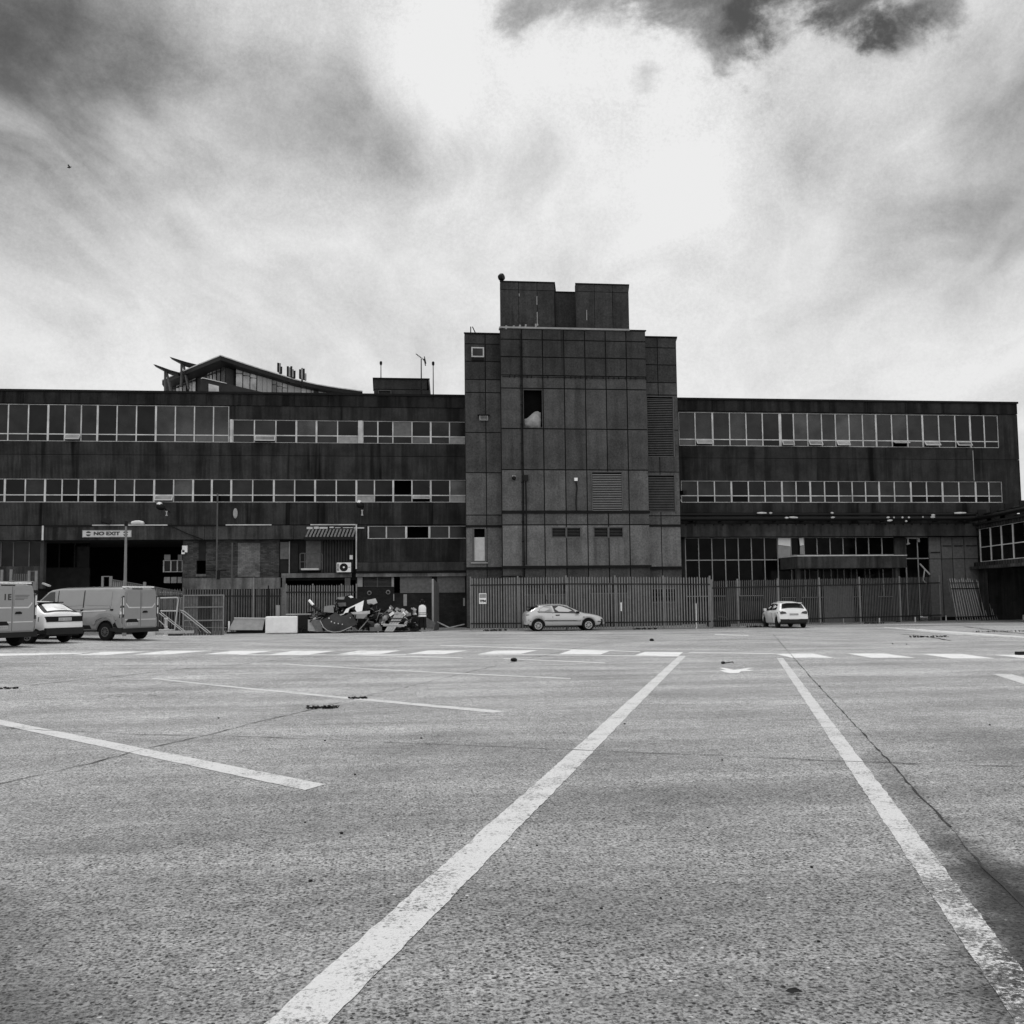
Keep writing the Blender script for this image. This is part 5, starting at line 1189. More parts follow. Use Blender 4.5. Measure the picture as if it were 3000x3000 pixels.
for X in ((1.40, 1.415), (2.86, 2.875)): c.side([(X[0], .30), (X[1], .30), (X[1], .90 if X[0] < 2 else .82), (X[0], .91 if X[0] < 2 else .83)], 'door_gap', 'seam', (1, -1), .009)
c.side([(.0, .38), (.27, .36), (.27, .52), (.0, .53)], 'rear_bumper', 'silver', (1, -1), .02); c.side([(3.74, .30), (4.13, .33), (4.15, .50), (3.76, .50)], 'front_bumper', 'silver', (1, -1), .02)
c.side([(0.02, .47), (.29, .50), (.29, .53), (.02, .50)], 'bumper_strip', 'capdk', (1, -1), .03); c.side([(3.76, .45), (4.13, .45), (4.13, .48), (3.76, .49)], 'bumper_strip', 'capdk', (1, -1), .03)
c.side([(.02, .56), (.18, .56), (.20, .86), (.06, .86)], 'tail_light', 'lensdk', (1, -1), .014); c.side([(3.72, .60), (4.04, .57), (4.02, .66), (3.74, .72)], 'headlight', 'lens', (1, -1), .016)
c.side([(1.56, .79), (1.76, .79), (1.78, .84), (1.56, .84)], 'door_handle', 'blk', (1, -1), .022); c.side([(2.98, .69), (3.06, .69), (3.06, .72), (2.98, .72)], 'side_repeater', 'capdk', (1, -1), .015)
for sd_ in (1, -1): c.box(2.62, 2.78, sd_*.87, sd_*.99, .88, 1.0, 'door_mirror', 'blk') if sd_ > 0 else c.box(2.62, 2.78, -.99, -.87, .88, 1.0, 'door_mirror', 'blk')
c.box(.20, .48, -.5, .5, 1.22, 1.26, 'spoiler', 'blk'); plate(c, -.26, .26, .62, .73, .02)
MB().tube((1.30-c.c, 0, 1.38), (1.22-c.c, 0, 1.62), .012).build('aerial', M['blk'], c.root)
# --- white five-door hatchback seen from the rear quarter
S = dict(L=4.10, wheels=(.75, 3.28), rw=.32, ra=.40, sill=.26, tum=.36, bulge=.03, crown=.025,
         top=[(0, .66), (.01, .92), (.06, 1.03), (.16, 1.12), (.42, 1.40), (.62, 1.475), (1.2, 1.53), (1.9, 1.54), (2.3, 1.48), (2.9, 1.16), (3.15, 1.05), (3.7, .96), (3.98, .84), (4.07, .68), (4.10, .5)],
         belt=[(0, .65), (.1, .98), (.6, 1.03), (2.0, .97), (3.1, .93), (3.7, .86), (4.1, .5)],
         width=[(0, .76), (.04, .82), (.2, .865), (.6, .88), (3.3, .88), (3.75, .82), (4.0, .7), (4.1, .5)], bot=[(0, .36), (.4, .28), (3.6, .26), (4.1, .34)])
gq = G(2340, 1840.0); AZ = R(5); S_ = .87
loc = Vector((XX(2326, gq.y, 1830), gq.y, 0))+Vector((math.sin(AZ), math.cos(AZ), 0))*(2.05*S_-.05)
c = Car('parked_car', 'white hatchback seen from behind by the long low fence', 'car', tuple(loc), AZ, S, 'whitecar', scale=S_)
c.wheels('capdk', 5)
c.screen(.17, .47, .10, 'rear_window', 'carglass', .018, .12); c.screen(2.35, 3.0, .04, 'windscreen', 'carglass', .018, .06)
c.side([(.74, 1.08), (.62, 1.18), (.80, 1.39), (1.5, 1.44), (1.5, 1.05)], 'side_window', 'carglass', (1, -1), .012)
c.side([(1.58, 1.05), (1.58, 1.44), (2.1, 1.43), (2.55, 1.22), (2.85, 1.04), (2.75, 1.0)], 'side_window', 'carglass', (1, -1), .012)
c.rear([(-.30, .50), (.30, .50), (.30, .52), (-.30, .52)], 'bumper_strip', 'grey', .0, .05)
for sd_ in (1, -1):
    c.rear([(sd_*.43, .86), (sd_*.78, .82), (sd_*.79, .94), (sd_*.70, 1.0), (sd_*.50, .95)], 'tail_light', 'lensdk', .0, .02, th=.09)
    c.side([(.0, .82), (.34, .87), (.44, .95), (.10, .99), (.0, .94)], 'tail_light', 'lensdk', (sd_,), .012)
    c.box(2.55, 2.75, sd_*.9 if sd_ > 0 else -1.05, 1.05 if sd_ > 0 else -.9, 1.0, 1.14, 'door_mirror', 'whitecar')
    c.side([(.6, 1.485), (2.0, 1.50), (2.0, 1.51), (.6, 1.50)], 'roof_rail', 'capdk', (sd_,), .02)
    c.side([(1.30, .32), (1.315, .32), (1.54, 1.03), (1.525, 1.03)], 'door_gap', 'seam', (sd_,), .009); c.side([(1.50, .90), (1.72, .90), (1.72, .94), (1.50, .94)], 'door_handle', 'whitecar', (sd_,), .03)
c.rear([(-.78, .32), (.78, .32), (.82, .53), (-.82, .53)], 'rear_bumper', 'capdk', .0, .035); plate(c, -.26, .26, .76, .86, .0, .03)
c.side([(.0, .34), (.36, .34), (.40, .50), (.0, .52)], 'bumper_corner', 'capdk', (1, -1), .014)
c.box(.16, .5, -.55, .55, 1.465, 1.49, 'spoiler', 'whitecar')
# --- panel vans and the white coupe on the left
SV = dict(L=5.20, wheels=(.78, 3.98), rw=.335, ra=.42, ak=1.0, sill=.36, tum=.10, bulge=.02, crown=.03,
          top=[(0, 1.90), (.03, 1.94), (.15, 1.975), (.5, 1.99), (3.2, 1.98), (3.55, 1.94), (3.75, 1.86), (4.2, 1.52), (4.45, 1.30), (4.7, 1.17), (5.0, 1.03), (5.12, .88), (5.20, .55)],
          belt=[(0, 1.20), (3.3, 1.20), (4.3, 1.10), (4.8, .98), (5.2, .5)], width=[(0, .90), (.03, .94), (.12, .97), (.4, .985), (4.2, .97), (4.8, .90), (5.05, .78), (5.2, .6)], bot=[(0, .46), (.5, .40), (4.6, .36), (5.2, .38)])
def van(label, loc, az, lettered, sc_=1.):
    c = Car('panel_van', label, 'van', loc, az, SV, 'vanpaint', scale=sc_); c.wheels('steel_dk', 10, .2, .5)
    c.side([(3.28, 1.26), (3.36, 1.84), (3.58, 1.83), (3.98, 1.54), (4.22, 1.30), (4.20, 1.22)], 'side_window', 'carglass', (1, -1), .012); c.screen(3.72, 4.4, .05, 'windscreen', 'carglass', .018, .07)
    # side pressings: upper panels, door rail, seams, dark lower trim
    c.side([(.50, 1.30), (.50, 1.83), (1.78, 1.84), (1.78, 1.33)], 'side_panel', 'vandoor', (1, -1), .012); c.side([(1.88, 1.33), (1.88, 1.84), (3.08, 1.85), (3.02, 1.28)], 'side_panel', 'vandoor', (1, -1), .012)
    c.side([(.72, 1.10), (1.90, 1.07), (1.90, 1.11), (.72, 1.14)], 'door_rail', 'lens', (1, -1), .018)
    c.side([(.55, 1.20), (3.2, 1.16), (3.2, 1.20), (.55, 1.27)], 'side_crease', 'vandoor', (1, -1), .026)
    for X in (1.84, 3.14): c.side([(X, .42), (X+.022, .42), (X+.022, 1.88), (X, 1.88)], 'door_gap', 'seam', (1, -1), .014)
    c.side([(1.86, 1.10), (1.94, 1.10), (1.94, 1.16), (1.86, 1.16)], 'door_handle', 'blk', (1, -1), .03); c.side([(.38, 1.12), (.50, 1.12), (.50, 1.18), (.38, 1.18)], 'rail_end', 'blk', (1, -1), .03)
    c.side([(.0, .47), (.36, .50), (.36, .66), (.24, .76), (.0, .90)], 'side_trim', 'blk', (1, -1), .014); c.side([(1.40, .44), (2.1, .44), (2.35, .58), (1.5, .58)], 'side_trim', 'blk', (1, -1), .014)
    c.side([(.25, .70), (.33, .90), (.63, 1.0), (.98, .98), (1.28, .80), (1.33, .62), (1.23, .60), (1.16, .76), (.93, .86), (.65, .87), (.43, .78), (.35, .62)], 'arch_flare', 'vandoor', (1, -1), .045)
    # rear doors
    for sd_ in (1, -1):
        dn = c.rear([(sd_*.012, .50), (sd_*.74, .50), (sd_*.83, .62), (sd_*.84, 1.5), (sd_*.78, 1.80), (sd_*.70, 1.86), (sd_*.012, 1.88)], 'rear_door', 'vandoor', .0, .02)
        wn = [(sd_*.05, 1.26), (sd_*.60, 1.26), (sd_*.70, 1.34), (sd_*.745, 1.48), (sd_*.72, 1.72), (sd_*.66, 1.77), (sd_*.05, 1.78)]
        c.rear(wn, 'window_blank', 'vandoor', .0, .038, dn)
        c.rear([(sd_*.05, 1.20), (sd_*.62, 1.20), (sd_*.76, 1.34), (sd_*.745, 1.39), (sd_*.60, 1.25), (sd_*.05, 1.25)], 'door_crease', 'lens', .0, .030, dn)
        c.rear([(sd_*.04, .76), (sd_*.80, .76), (sd_*.80, .79), (sd_*.04, .79)], 'door_crease', 'lens', .0, .026, dn)
        tl = c.rear([(sd_*.855, .86), (sd_*.93, .86), (sd_*.935, 1.60), (sd_*.90, 1.66), (sd_*.86, 1.64)], 'tail_light', 'lensdk', .0, .03, th=.06)
        c.rear([(sd_*.865, 1.30), (sd_*.925, 1.30), (sd_*.925, 1.60), (sd_*.87, 1.60)], 'lamp_lens', 'lens', .0, .036, tl); c.rear([(sd_*.865, .98), (sd_*.925, .98), (sd_*.925, 1.22), (sd_*.87, 1.22)], 'lamp_lens', 'lens', .0, .036, tl)
        c.side([(.0, .84), (.085, .84), (.085, 1.60), (.04, 1.66), (.0, 1.66)], 'tail_light_side', 'lensdk', (sd_,), .012)
        c.side([(.015, 1.30), (.075, 1.30), (.075, 1.60), (.015, 1.60)], 'lamp_lens', 'lens', (sd_,), .018); c.side([(.015, .98), (.075, .98), (.075, 1.20), (.015, 1.20)], 'lamp_lens', 'lens', (sd_,), .018)
    c.rear([(-.10, 1.02), (-.34, 1.02), (-.36, 1.06), (-.28, 1.10), (-.14, 1.09)], 'door_handle', 'blk', .0, .05)
    c.rear([(.10, .68), (.76, .68), (.70, .77), (.62, .80), (.20, .80)], 'grab_recess', 'blk', .0, .028); plate(c, .16, .70, .56, .67, .0, .03)
    c.rear([(-.92, .30), (.92, .30), (.94, .46), (-.94, .46)], 'rear_bumper', 'capdk', .0, .08); c.side([(.0, .30), (.5, .38), (.5, .48), (.0, .49)], 'bumper_corner', 'capdk', (1, -1), .02)
    c.box(-.01, .05, -.10, .42, 1.90, 1.935, 'brake_light', 'capdk')
    rk = MB()
    for i in range(9): rk.box(.02-c.c, .14-c.c, -.75+i*.18, -.64+i*.18, 1.965, 2.015)
    rk.build('roof_strip', M['white'], c.root)
    for sd_ in (1, -1): c.box(4.1, 4.22, 1.02 if sd_ > 0 else -1.2, 1.2 if sd_ > 0 else -1.02, 1.25, 1.55, 'door_mirror', 'blk')
    return c
def place(ptrear, az, L, S, rearx, side):  # ground point under a wheel contact: returns origin location
    d = Vector((math.sin(az), math.cos(az), 0)); l = Vector((-math.cos(az), math.sin(az), 0))
    return ptrear-d*(rearx-L/2)-l*side
az = R(-60)
g = G(308, 1877); loc = place(g, az, 5.2, SV, .78, .93); loc.z = (G(308, 1877).z+G(413, 1875).z)/2
v1 = van('grey panel van with plain rear doors, parked beyond the white coupe', tuple(loc), az, False)
az2 = R(-60); g = G(48, 1892); l2 = Vector((-math.cos(az2), math.sin(az2), 0)); d2 = Vector((math.sin(az2), math.cos(az2), 0))
loc = g-d2*(.78-2.6)*1.02+l2*.93; loc.z = g.z
v2 = van('grey panel van with lettered rear doors, cut by the left edge of the photo', tuple(loc), az2, True, 1.02)
RT = Matrix(((0, 0, -1, 0), (-1, 0, 0, 0), (0, 1, 0, 0), (0, 0, 0, 1)))   # text x -> -y, y -> z, facing -x
text_mesh('E', .25, 'lettering', 'dark', v2.root, Matrix.Translation((-.042-v2.c, .13, 1.54))@RT, bold=.010)
text_mesh('I', .25, 'lettering', 'dark', v2.root, Matrix.Translation((-.042-v2.c, .29, 1.54))@RT, bold=.010)
lnn = MB()
for i, wq in enumerate((.55, .50, .48, .34)): lnn.box(-.043-v2.c, -.040-v2.c, -.08-wq, -.08, 1.60-i*.045, 1.612-i*.045)
lnn.build('small_print', M['seam'], v2.root)
SC = dict(L=4.0, wheels=(.80, 3.2), rw=.30, ra=.37, sill=.26, tum=.44, bulge=.03, crown=.02,
          top=[(0, .74), (.01, .94), (.05, 1.0), (.13, 1.02), (.34, 1.13), (.66, 1.31), (.90, 1.375), (1.3, 1.40), (1.6, 1.40), (2.0, 1.35), (2.4, 1.16), (2.75, .97), (3.2, .89), (3.7, .78), (3.95, .64), (4.0, .45)],
          belt=[(0, .73), (.08, .95), (.6, .96), (2.7, .88), (3.3, .82), (4.0, .44)], width=[(0, .74), (.04, .79), (.2, .82), (.6, .835), (3.2, .83), (3.7, .77), (3.95, .62), (4.0, .5)], bot=[(0, .36), (.5, .28), (3.6, .28), (4.0, .34)])
az3 = R(-58); g = G(188, 1881); d2 = Vector((math.sin(az3), math.cos(az3), 0)); l2 = Vector((-math.cos(az3), math.sin(az3), 0))
loc = g-d2*(.80-2.0)+l2*.78; loc.z = g.z
c = Car('parked_car', 'white coupe with a black tail panel parked between the two grey vans', 'car', tuple(loc), az3, SC, 'whitecar', scale=1.03)
c.wheels('steel', 7)
c.screen(.20, .60, .20, 'rear_window', 'carglass2', .026, .24); c.screen(.15, .68, .05, 'rear_window_surround', 'blk', .016, .09); c.screen(2.05, 2.7, .04, 'windscreen', 'carglass', .018, .06)
c.side([(.62, .99), (.80, 1.17), (1.02, 1.29), (1.45, 1.33), (1.45, .98)], 'side_window', 'carglass2', (1, -1), .014); c.side([(1.52, .94), (1.52, 1.29), (1.9, 1.26), (2.3, 1.10), (2.55, .92)], 'side_window', 'carglass', (1, -1), .014)
c.side([(.54, .97), (.74, 1.17), (1.0, 1.31), (1.45, 1.35), (1.95, 1.28), (2.35, 1.11), (2.62, .90), (1.5, .92)], 'window_surround', 'capdk', (1, -1), .007)
tl = c.rear([(-.74, .72), (.74, .72), (.745, .90), (-.745, .90)], 'tail_panel', 'blk', .0, .02); c.side([(.0, .72), (.26, .74), (.27, .88), (.0, .90)], 'tail_light', 'lensdk', (1, -1), .012)
plate(c, -.27, .27, .75, .86, .0, .03)
c.rear([(-.77, .30), (.77, .30), (.78, .52), (-.78, .52)], 'rear_bumper', 'capdk', .0, .05); c.side([(.0, .32), (.44, .32), (.44, .50), (.0, .52)], 'bumper_corner', 'capdk', (1, -1), .02)
c.box(.62, .80, -.50, .50, 1.35, 1.385, 'spoiler', 'blk'); c.side([(.9, .36), (2.8, .36), (2.8, .52), (.9, .52)], 'side_skirt', 'capdk', (1, -1), .012)
MB().tube((.40-c.c, .1, 1.20), (.25-c.c, -.30, 1.12), .014).build('wiper', M['blk'], c.root)

# ------------------------------------------------------------------ lamps, posts, small things
LP = Vector((xpx(364, 47.5, 1860), 47.5, gz(xpx(364, 47.5, 1860), 47.5)))
lp = wthing('lamp_post', 'slim grey tapering lamp post with a short arm and flat lantern behind the grey van', 'lamp post', tuple(LP))
tp = P(369.5, 1536, 47.5)
MB().tube(LP, Vector((LP.x, LP.y, LP.z+1.5)), .085, .08, 12).tube(Vector((LP.x, LP.y, LP.z+1.5)), tp, .075, .045, 12).build('pole', M['steel'], lp, True)
MB().lathe([(.07, -.08), (.085, 0), (.06, .14)], tp, (0, 0, 1), 10).build('pole_cap', M['blk'], lp, True)
MB().tube(tp, P(385, 1533, 47.5), .03).build('arm', M['steel_dk'], lp)
a = P(383, 1533.5, 47.5); b = P(423, 1533.5, 47.5); mb = MB(); L = (b-a).length; Mx = Matrix.Identity(3)
mb.lathe([(.02, 0), (.12, L*.08), (.17, L*.35), (.18, L*.6), (.12, L*.92), (.03, L)], a, (1, 0, 0), 14); mb.v = [(x, y, a.z+(z-a.z)*(.75 if z > a.z else .35)) for x, y, z in mb.v]
mb.build('lantern', M['offwhite'], lp, True)
def head_lamp(pts, arm, br, lab):
    a, b = P(pts[0], pts[1], YW-1.1), P(pts[2], pts[3], YW-1.1); o = wthing('wall_lantern', lab, 'lamp', tuple(b), 'street lanterns bracketed off the left wing')
    d = (b-a); L = d.length; mb = MB(); mb.lathe([(.05, 0), (.17, L*.12), (.2, L*.45), (.14, L*.8), (.05, L)], a, d, 14); mb.build('lantern', M['blk'], o, True)
    mb = MB(); mb.lathe([(.04, 0), (.15, L*.14), (.17, L*.4), (.1, L*.62), (.03, L*.7)], a+Vector((0, 0, .09)), d, 12); mb.v = [(x, y, max(z, a.z-d.z*0+.06+(d.z/d.x)*(x-a.x))) for x, y, z in mb.v]; mb.build('lantern_cover', M['white'], o, True)
    c = P(arm[0], arm[1], YW-.9); MB().tube(b, c, .03).tube(c, Vector((c.x, YW-.01, c.z)), .03).build('arm', M['blk'], o)
    q0, q1 = P(br[0], br[1], YW-.9), P(br[0], br[2], YW-.9); MB().tube(q0, q1, .035).tube(q0+Vector((-.06, 0, 0)), q0+Vector((.06, 0, 0)), .03).tube(q1+Vector((-.06, 0, 0)), q1+Vector((.06, 0, 0)), .03).build('bracket', M['frame'], o)
head_lamp((459, 1480, 484, 1490), (488, 1496), (488, 1498, 1510), 'black lantern with a white top under the windows above the NO EXIT sign')
head_lamp((1045, 1475, 1066, 1484), (1061, 1491), (1061, 1495, 1509), 'black lantern with a white top above the air conditioner, near the tower')
f = wthing('floodlight', 'black square floodlight tilted outwards above the NO EXIT sign', 'lamp', tuple(P(310, 1534, YW-.3)))
mb = MB(); mb.obox(P(311, 1527, YW-.35), (.50, .12, .26), Matrix.Rotation(.32, 3, 'Y')@Matrix.Rotation(-.5, 3, 'X')); mb.build('housing', M['blk'], f)
MB().tube(P(316, 1532, YW-.3), P(316, 1536, YW-.02), .03).build('bracket', M['blk'], f)
for px, y0, y1, Y, r, m, lab in ((637.5, 1446, 1700, YW-.3, .045, 'steel_dk', 'thin dark upright pole clamped to the left wing from the middle windows down'), (680.5, 1590, 1852, YR-.5, .045, 'steel_dk', 'grey pole standing in front of the dark brick wall, left of the pale brick patch'),
                                (743, 1692, 1812, 56.6, .04, 'steel', 'pale upright pole behind the low fence above the sloping trough'), (786.5, 1715, 1808, 56.6, .035, 'blk', 'dark pole behind the low fence above the white block')):
    a, b = P(px, y0, Y), P(px, y1, Y); b.x = a.x; o = wthing('pole', lab, 'pole', tuple(b)); MB().tube(b, a, r, k=8).build('shaft', M[m], o, True)
    if px == 637.5:
        q_ = P(637, 1672, Y); MB().box(q_.x-.65, q_.x+.5, Y-.02, Y+.06, q_.z-.03, q_.z+.04).tube((q_.x+.05, Y, q_.z), (q_.x+.05, Y, q_.z-.5), .09).build('bracket', M['blk'], o)
        MB().path([P(498, 1540, YW-.2), P(545, 1562, YW-.2), P(594, 1580, YW-.2)], .03).build('slack_cable', M['blk'], o)
# air conditioner
YA = YR-.36; q = rb(986, 1648, 1028, 1676, YA-.5)
ac = wthing('air_conditioner', 'white air conditioning unit with a round fan beside the corrugated cladding', 'air conditioner', (q[0], YA-.5, q[4]))
cs = MB().box(q[0], q[1], YA-.42, YA-.02, q[4], q[5]).build('casing', M['white'], ac); cx, cz = q[0]+(q[1]-q[0])*.50, (q[4]+q[5])/2
MB().lathe([(.235, 0), (.235, .012)], (cx, YA-.421, cz), (0, -1, 0), 28).build('fan_grille', M['blk'], ac)
MB().lathe([(.06, 0), (.05, .02)], (cx, YA-.434, cz), (0, -1, 0), 14).build('fan_hub', M['white'], ac)
mb = MB()
for i in range(6):
    z = q[4]+.06+i*(q[5]-q[4]-.1)/6
    for j in range(2): mb.box(q[0]+.03+j*.07, q[0]+.08+j*.07, YA-.43, YA-.421, z, z+.05)
mb.build('side_grille', M['dark'], ac); MB().box(q[1]-.15, q[1]-.04, YA-.426, YA-.421, cz-.02, cz+.03).build('badge', M['grey'], ac)
MB().box(q[0]+.05, q[1]-.05, YA-.42, YA+.3, q[4]-.06, q[4]-.002).build('bracket', M['blk'], ac)
# gallery railing by the plain door
gr = wthing('landing_rail', 'small steel landing with guard rail in front of the plain door by the shed', 'railing', tuple(P(910, 1670, YR-.9)))
mb = MB()
for a in (879, 893, 908, 937, 944): mb.tube(P(a, 1622 if a != 944 else 1624, YR-.9), P(a, 1668, YR-.9), .028)
mb.path([P(879, 1623, YR-.9), P(884, 1621, YR-.9), P(940, 1621.5, YR-.9), P(945, 1625, YR-.9)], .028).path([P(880, 1646, YR-.9), P(944, 1646, YR-.9)], .022); mb.build('rail', M['steel_dk'], gr)
q = rb(882, 1665, 934, 1670, YR-.9); MB().box(q[0], q[1], YR-1.0, YR-.02, q[4], q[5]).build('platform', M['offwhite'], gr)
for (a, b, s_, lab) in ((542, 1609, .2, 'white box light high on the brick wall corner by the loading bay'), (537, 1618, .12, 'small white fitting just below the box light on the brick corner'), (1029, 1633, .13, 'small white box on the corrugated wall above the air conditioner'), (691, 1505, .0, '')):
    if s_: p = P(a, b, YR-.15); o = MB().box(p.x-s_*.7, p.x+s_*.7, YR-.25, YR-.03, p.z-s_*.9, p.z+s_).build('wall_box', M['white']); tag(o, lab, 'fitting')
p = P(689.5, 1504, YW-.02); o = MB().lathe([(.12, 0), (.13, .02), (.10, .04)], p, (0, -1, 0), 16); o.v = [(x, y, p.z+(z-p.z)*2.3) for x, y, z in o.v]; tag(o.build('wall_plaque', M['ply_lt']), 'pale oval plaque on the dark wall under the middle windows', 'plaque')
for px, lab in ((1082, 'left of two round pipe outlets on the sooty basement wall behind the rubble'), (1137, 'right of two round pipe outlets on the sooty basement wall behind the rubble')):
    p = P(px, 1737 if px < 1100 else 1735, YB-.02); o = wthing('pipe_outlet', lab, 'pipe', tuple(p)); MB().lathe([(.13, 0), (.13, .05), (.08, .07)], p, (0, -1, 0), 16).build('collar', M['steel'], o, True); MB().lathe([(.08, .071), (.075, .09)], p, (0, -1, 0), 14).build('bore', M['blk'], o)
# security camera at the corner of the right wing window
cc = wthing('security_camera', 'black camera on a white bracket at the left end of the right wing middle windows', 'camera', tuple(P(1998, 1448, YW)))
MB().obox(P(1998, 1444, YW-.5), (.28, .5, .24), Matrix.Rotation(.5, 3, 'Z')).build('housing', M['blk'], cc); MB().path([P(1994, 1451, YW-.4), P(1997, 1458, YW-.3), P(1993, 1466, YW-.05), P(1997, 1470, YW-.03)], .035).build('bracket', M['frame'], cc)
# white marker posts along the fences
def stick(px, y0, y1, Y, wd, lab, m='white'):
    a, b = P(px, y0, Y), P(px, y1, Y); o = MB().box(a.x-wd/2, a.x+wd/2, Y-.03, Y+.03, b.z, a.z); o = o.build('marker_post', M[m]); tag(o, lab, 'post')
stick(1819.5, 1765, 1790, fa[3].y-.09, .06, 'short white strip tied to the tall fence right of the silver hatchback')
stick(2038, 1768, 1841, fa[4].y-.15, .07, 'tall white marker post near the right end of the tall fence')
for i, (px, yb_) in enumerate(((2366.5, 1824), (2471.5, 1826), (2576, 1824.5), (2681, 1821.5), (2771, 1817), (2998, 1815))):
    g = G(px, yb_+1.5); stick(px, yb_-14, yb_+1.5, g.y, .06, ['short white post just right of the white hatchback', 'short white post at the foot of the low fence, second from the white hatchback', 'short white post at the foot of the low fence, third from the white hatchback', 'short white post at the foot of the low fence, fourth from the white hatchback', 'short white post just left of the collapsed fence panel', 'short white post at the right photo edge under the low wing'][i], 'offwhite')
# dark heap behind the low fence
hp = MB(); c0 = G(2122, 1838); random.seed(5)
for i in range(16):
    hp.obox(c0+Vector((random.uniform(-.5, .5), random.uniform(.7, 1.3), random.uniform(.1, .45))), (random.uniform(.2, .6), random.uniform(.1, .4), random.uniform(.05, .3)), Matrix.Rotation(random.uniform(0, 3), 3, Vector((random.random(), random.random(), random.random())).normalized()), 0)
hp.path([c0+Vector((-.5, .8, .35)), c0+Vector((0, .8, .58)), c0+Vector((.4, .8, .5)), c0+Vector((.65, .9, .1))], .025, mi=1); tag(hp.build('scrap_heap', [M['blk'], M['steel_dk']]), 'dark heap of scrap behind the left end of the low fence', 'scrap', kind='stuff')

# ------------------------------------------------------------------ left yard: gate, barriers, bollard, troughs
YG2 = 52.8
gt = wthing('sheeted_gate', 'steel gate clad in corrugated sheets with two pale rails, left of the sloping trough', 'gate', (xpx(598, YG2, 1850), YG2, 0))
x0, x1 = xpx(536, YG2, 1800), xpx(657, YG2, 1800); zt = ZZ(1742, YG2, 600)
cg = MB(); x = x0+.06; xm1, xm2 = xpx(573, YG2, 1800), xpx(620, YG2, 1800)
while x < x1-.1:
    back = .12 if xm1 < x < xm2 else .0
    cg.poly([(x, YG2+.06+back, .04), (x+.035, YG2+.02+back, .04), (x+.08, YG2+.02+back, .04), (x+.115, YG2+.06+back, .04)], (0, 0, zt-.1), 1 if back else 0); x += .13
cg.build('corrugated_sheet', [M['ply'], M['corr']], gt)
fr = MB(); fr.box(x0, x1, YG2-.05, YG2, zt-.06, zt)
for yy in (1778.5, 1817.5): z = ZZ(yy, YG2, 600); fr.box(x0, x1-.07, YG2-.05, YG2, z-.03, z+.03)
fr.box(x1-.07, x1, YG2-.052, YG2+.02, 0.02, zt-.061).box(x0, x0+.06, YG2-.052, YG2+.02, .02, zt-.061); fr.build('gate_frame', M['steel'], gt)
def barrier(lab, tubes, r, mats, loc, foot=None):
    o = wthing('crowd_barrier', lab, 'barrier', tuple(loc), 'barriers stacked beside the grey van'); fr = MB()
    for t_ in tubes[0]: fr.path([P(*q) for q in t_], r, k=6)
    fr.build('frame', M[mats], o, True)
    if len(tubes) > 1:
        b = MB()
        for t_ in tubes[1]: b.path([P(*q) for q in t_], r*.55, k=5)
        b.build('bar', M['steel'], o)
    if foot: a = P(*foot); MB().box(a.x-.3, a.x+.3, a.y-.15, a.y+.15, max(0, gz(a.x, a.y)), max(0, gz(a.x, a.y))+.07).build('foot', M['blk'], o)
Yb = 50.2
barrier('upright grey tubular barrier with a rounded corner, right end over a black foot', [[[(470, 1752, Yb), (517, 1750.5, Yb), (521.5, 1753, Yb), (522, 1757, Yb), (510, 1859, Yb)], [(440, 1846, Yb), (510, 1846, Yb)], [(450, 1760, Yb), (450, 1850, Yb)], [(470, 1790, Yb), (517, 1790, Yb)]]], .034, 'pale_lt', P(510, 1860, Yb), (514, 1862, Yb))
barrier('second rounded tubular barrier just behind the upright one', [[[(517, 1750, Yb+.5), (526, 1750, Yb+.5), (529, 1756, Yb+.5), (523, 1855, Yb+.5)]]], .024, 'steel', P(523, 1856, Yb+.5))
barrier('mesh barrier fallen sideways, its long rails sloping down towards the gate', [[[(525, 1787, Yb+1.), (540, 1791, Yb+1.), (618, 1855, Yb+.6)], [(531, 1793, Yb+.8), (610, 1855, Yb+.6)]], [[(540, 1792, Yb+1.), (569, 1852, Yb+.7)], [(552, 1800, Yb+1.), (588, 1852, Yb+.7)], [(565, 1812, Yb+.9), (603, 1854, Yb+.7)], [(560, 1838, Yb+.9), (665, 1839, Yb+1.)], [(527, 1834, Yb+.9), (590, 1838, Yb+.9)]]], .024, 'pale_lt', P(615, 1855, Yb+.6))
barrier('barrier rails sloping down to the right in front of the fallen mesh barrier', [[[(466, 1796, Yb-.2), (545, 1857, Yb-.4)], [(472, 1794, Yb-.1), (548, 1854, Yb-.3)], [(466, 1818, Yb-.2), (508, 1856, Yb-.4)]]], .022, 'pale_lt', P(545, 1857, Yb-.4))
g = G(486, 1862); bo = wthing('bollard', 'pale grey bollard with a white cap and mid band, right of the grey van', 'bollard', tuple(g))
h_ = P(486, 1812, g.y).z-g.z; MB().lathe([(.075, 0), (.075, h_)], g, (0, 0, 1), 14).build('shaft', M['pale_lt'], bo, True)
MB().lathe([(.085, h_-.03), (.09, h_+.02), (.05, h_+.03)], g, (0, 0, 1), 14).lathe([(.082, h_*.52), (.082, h_*.55)], g, (0, 0, 1), 14).lathe([(.14, 0), (.14, .03)], g, (0, 0, 1), 14).build('band', M['white'], bo)
o = wthing('wooden_rail', 'pale low rail on a block running right behind the grey van', 'rail', tuple(G(470, 1858))); a = P(455, 1852, 49.5); MB().box(a.x-.2, a.x+1.7, 49.45, 49.55, a.z-.07, a.z+.05).build('bar', M['pale_lt'], o); MB().box(a.x-.3, a.x+.02, 49.3, 49.44, 0, a.z+.12).build('block', M['offwhite'], o)
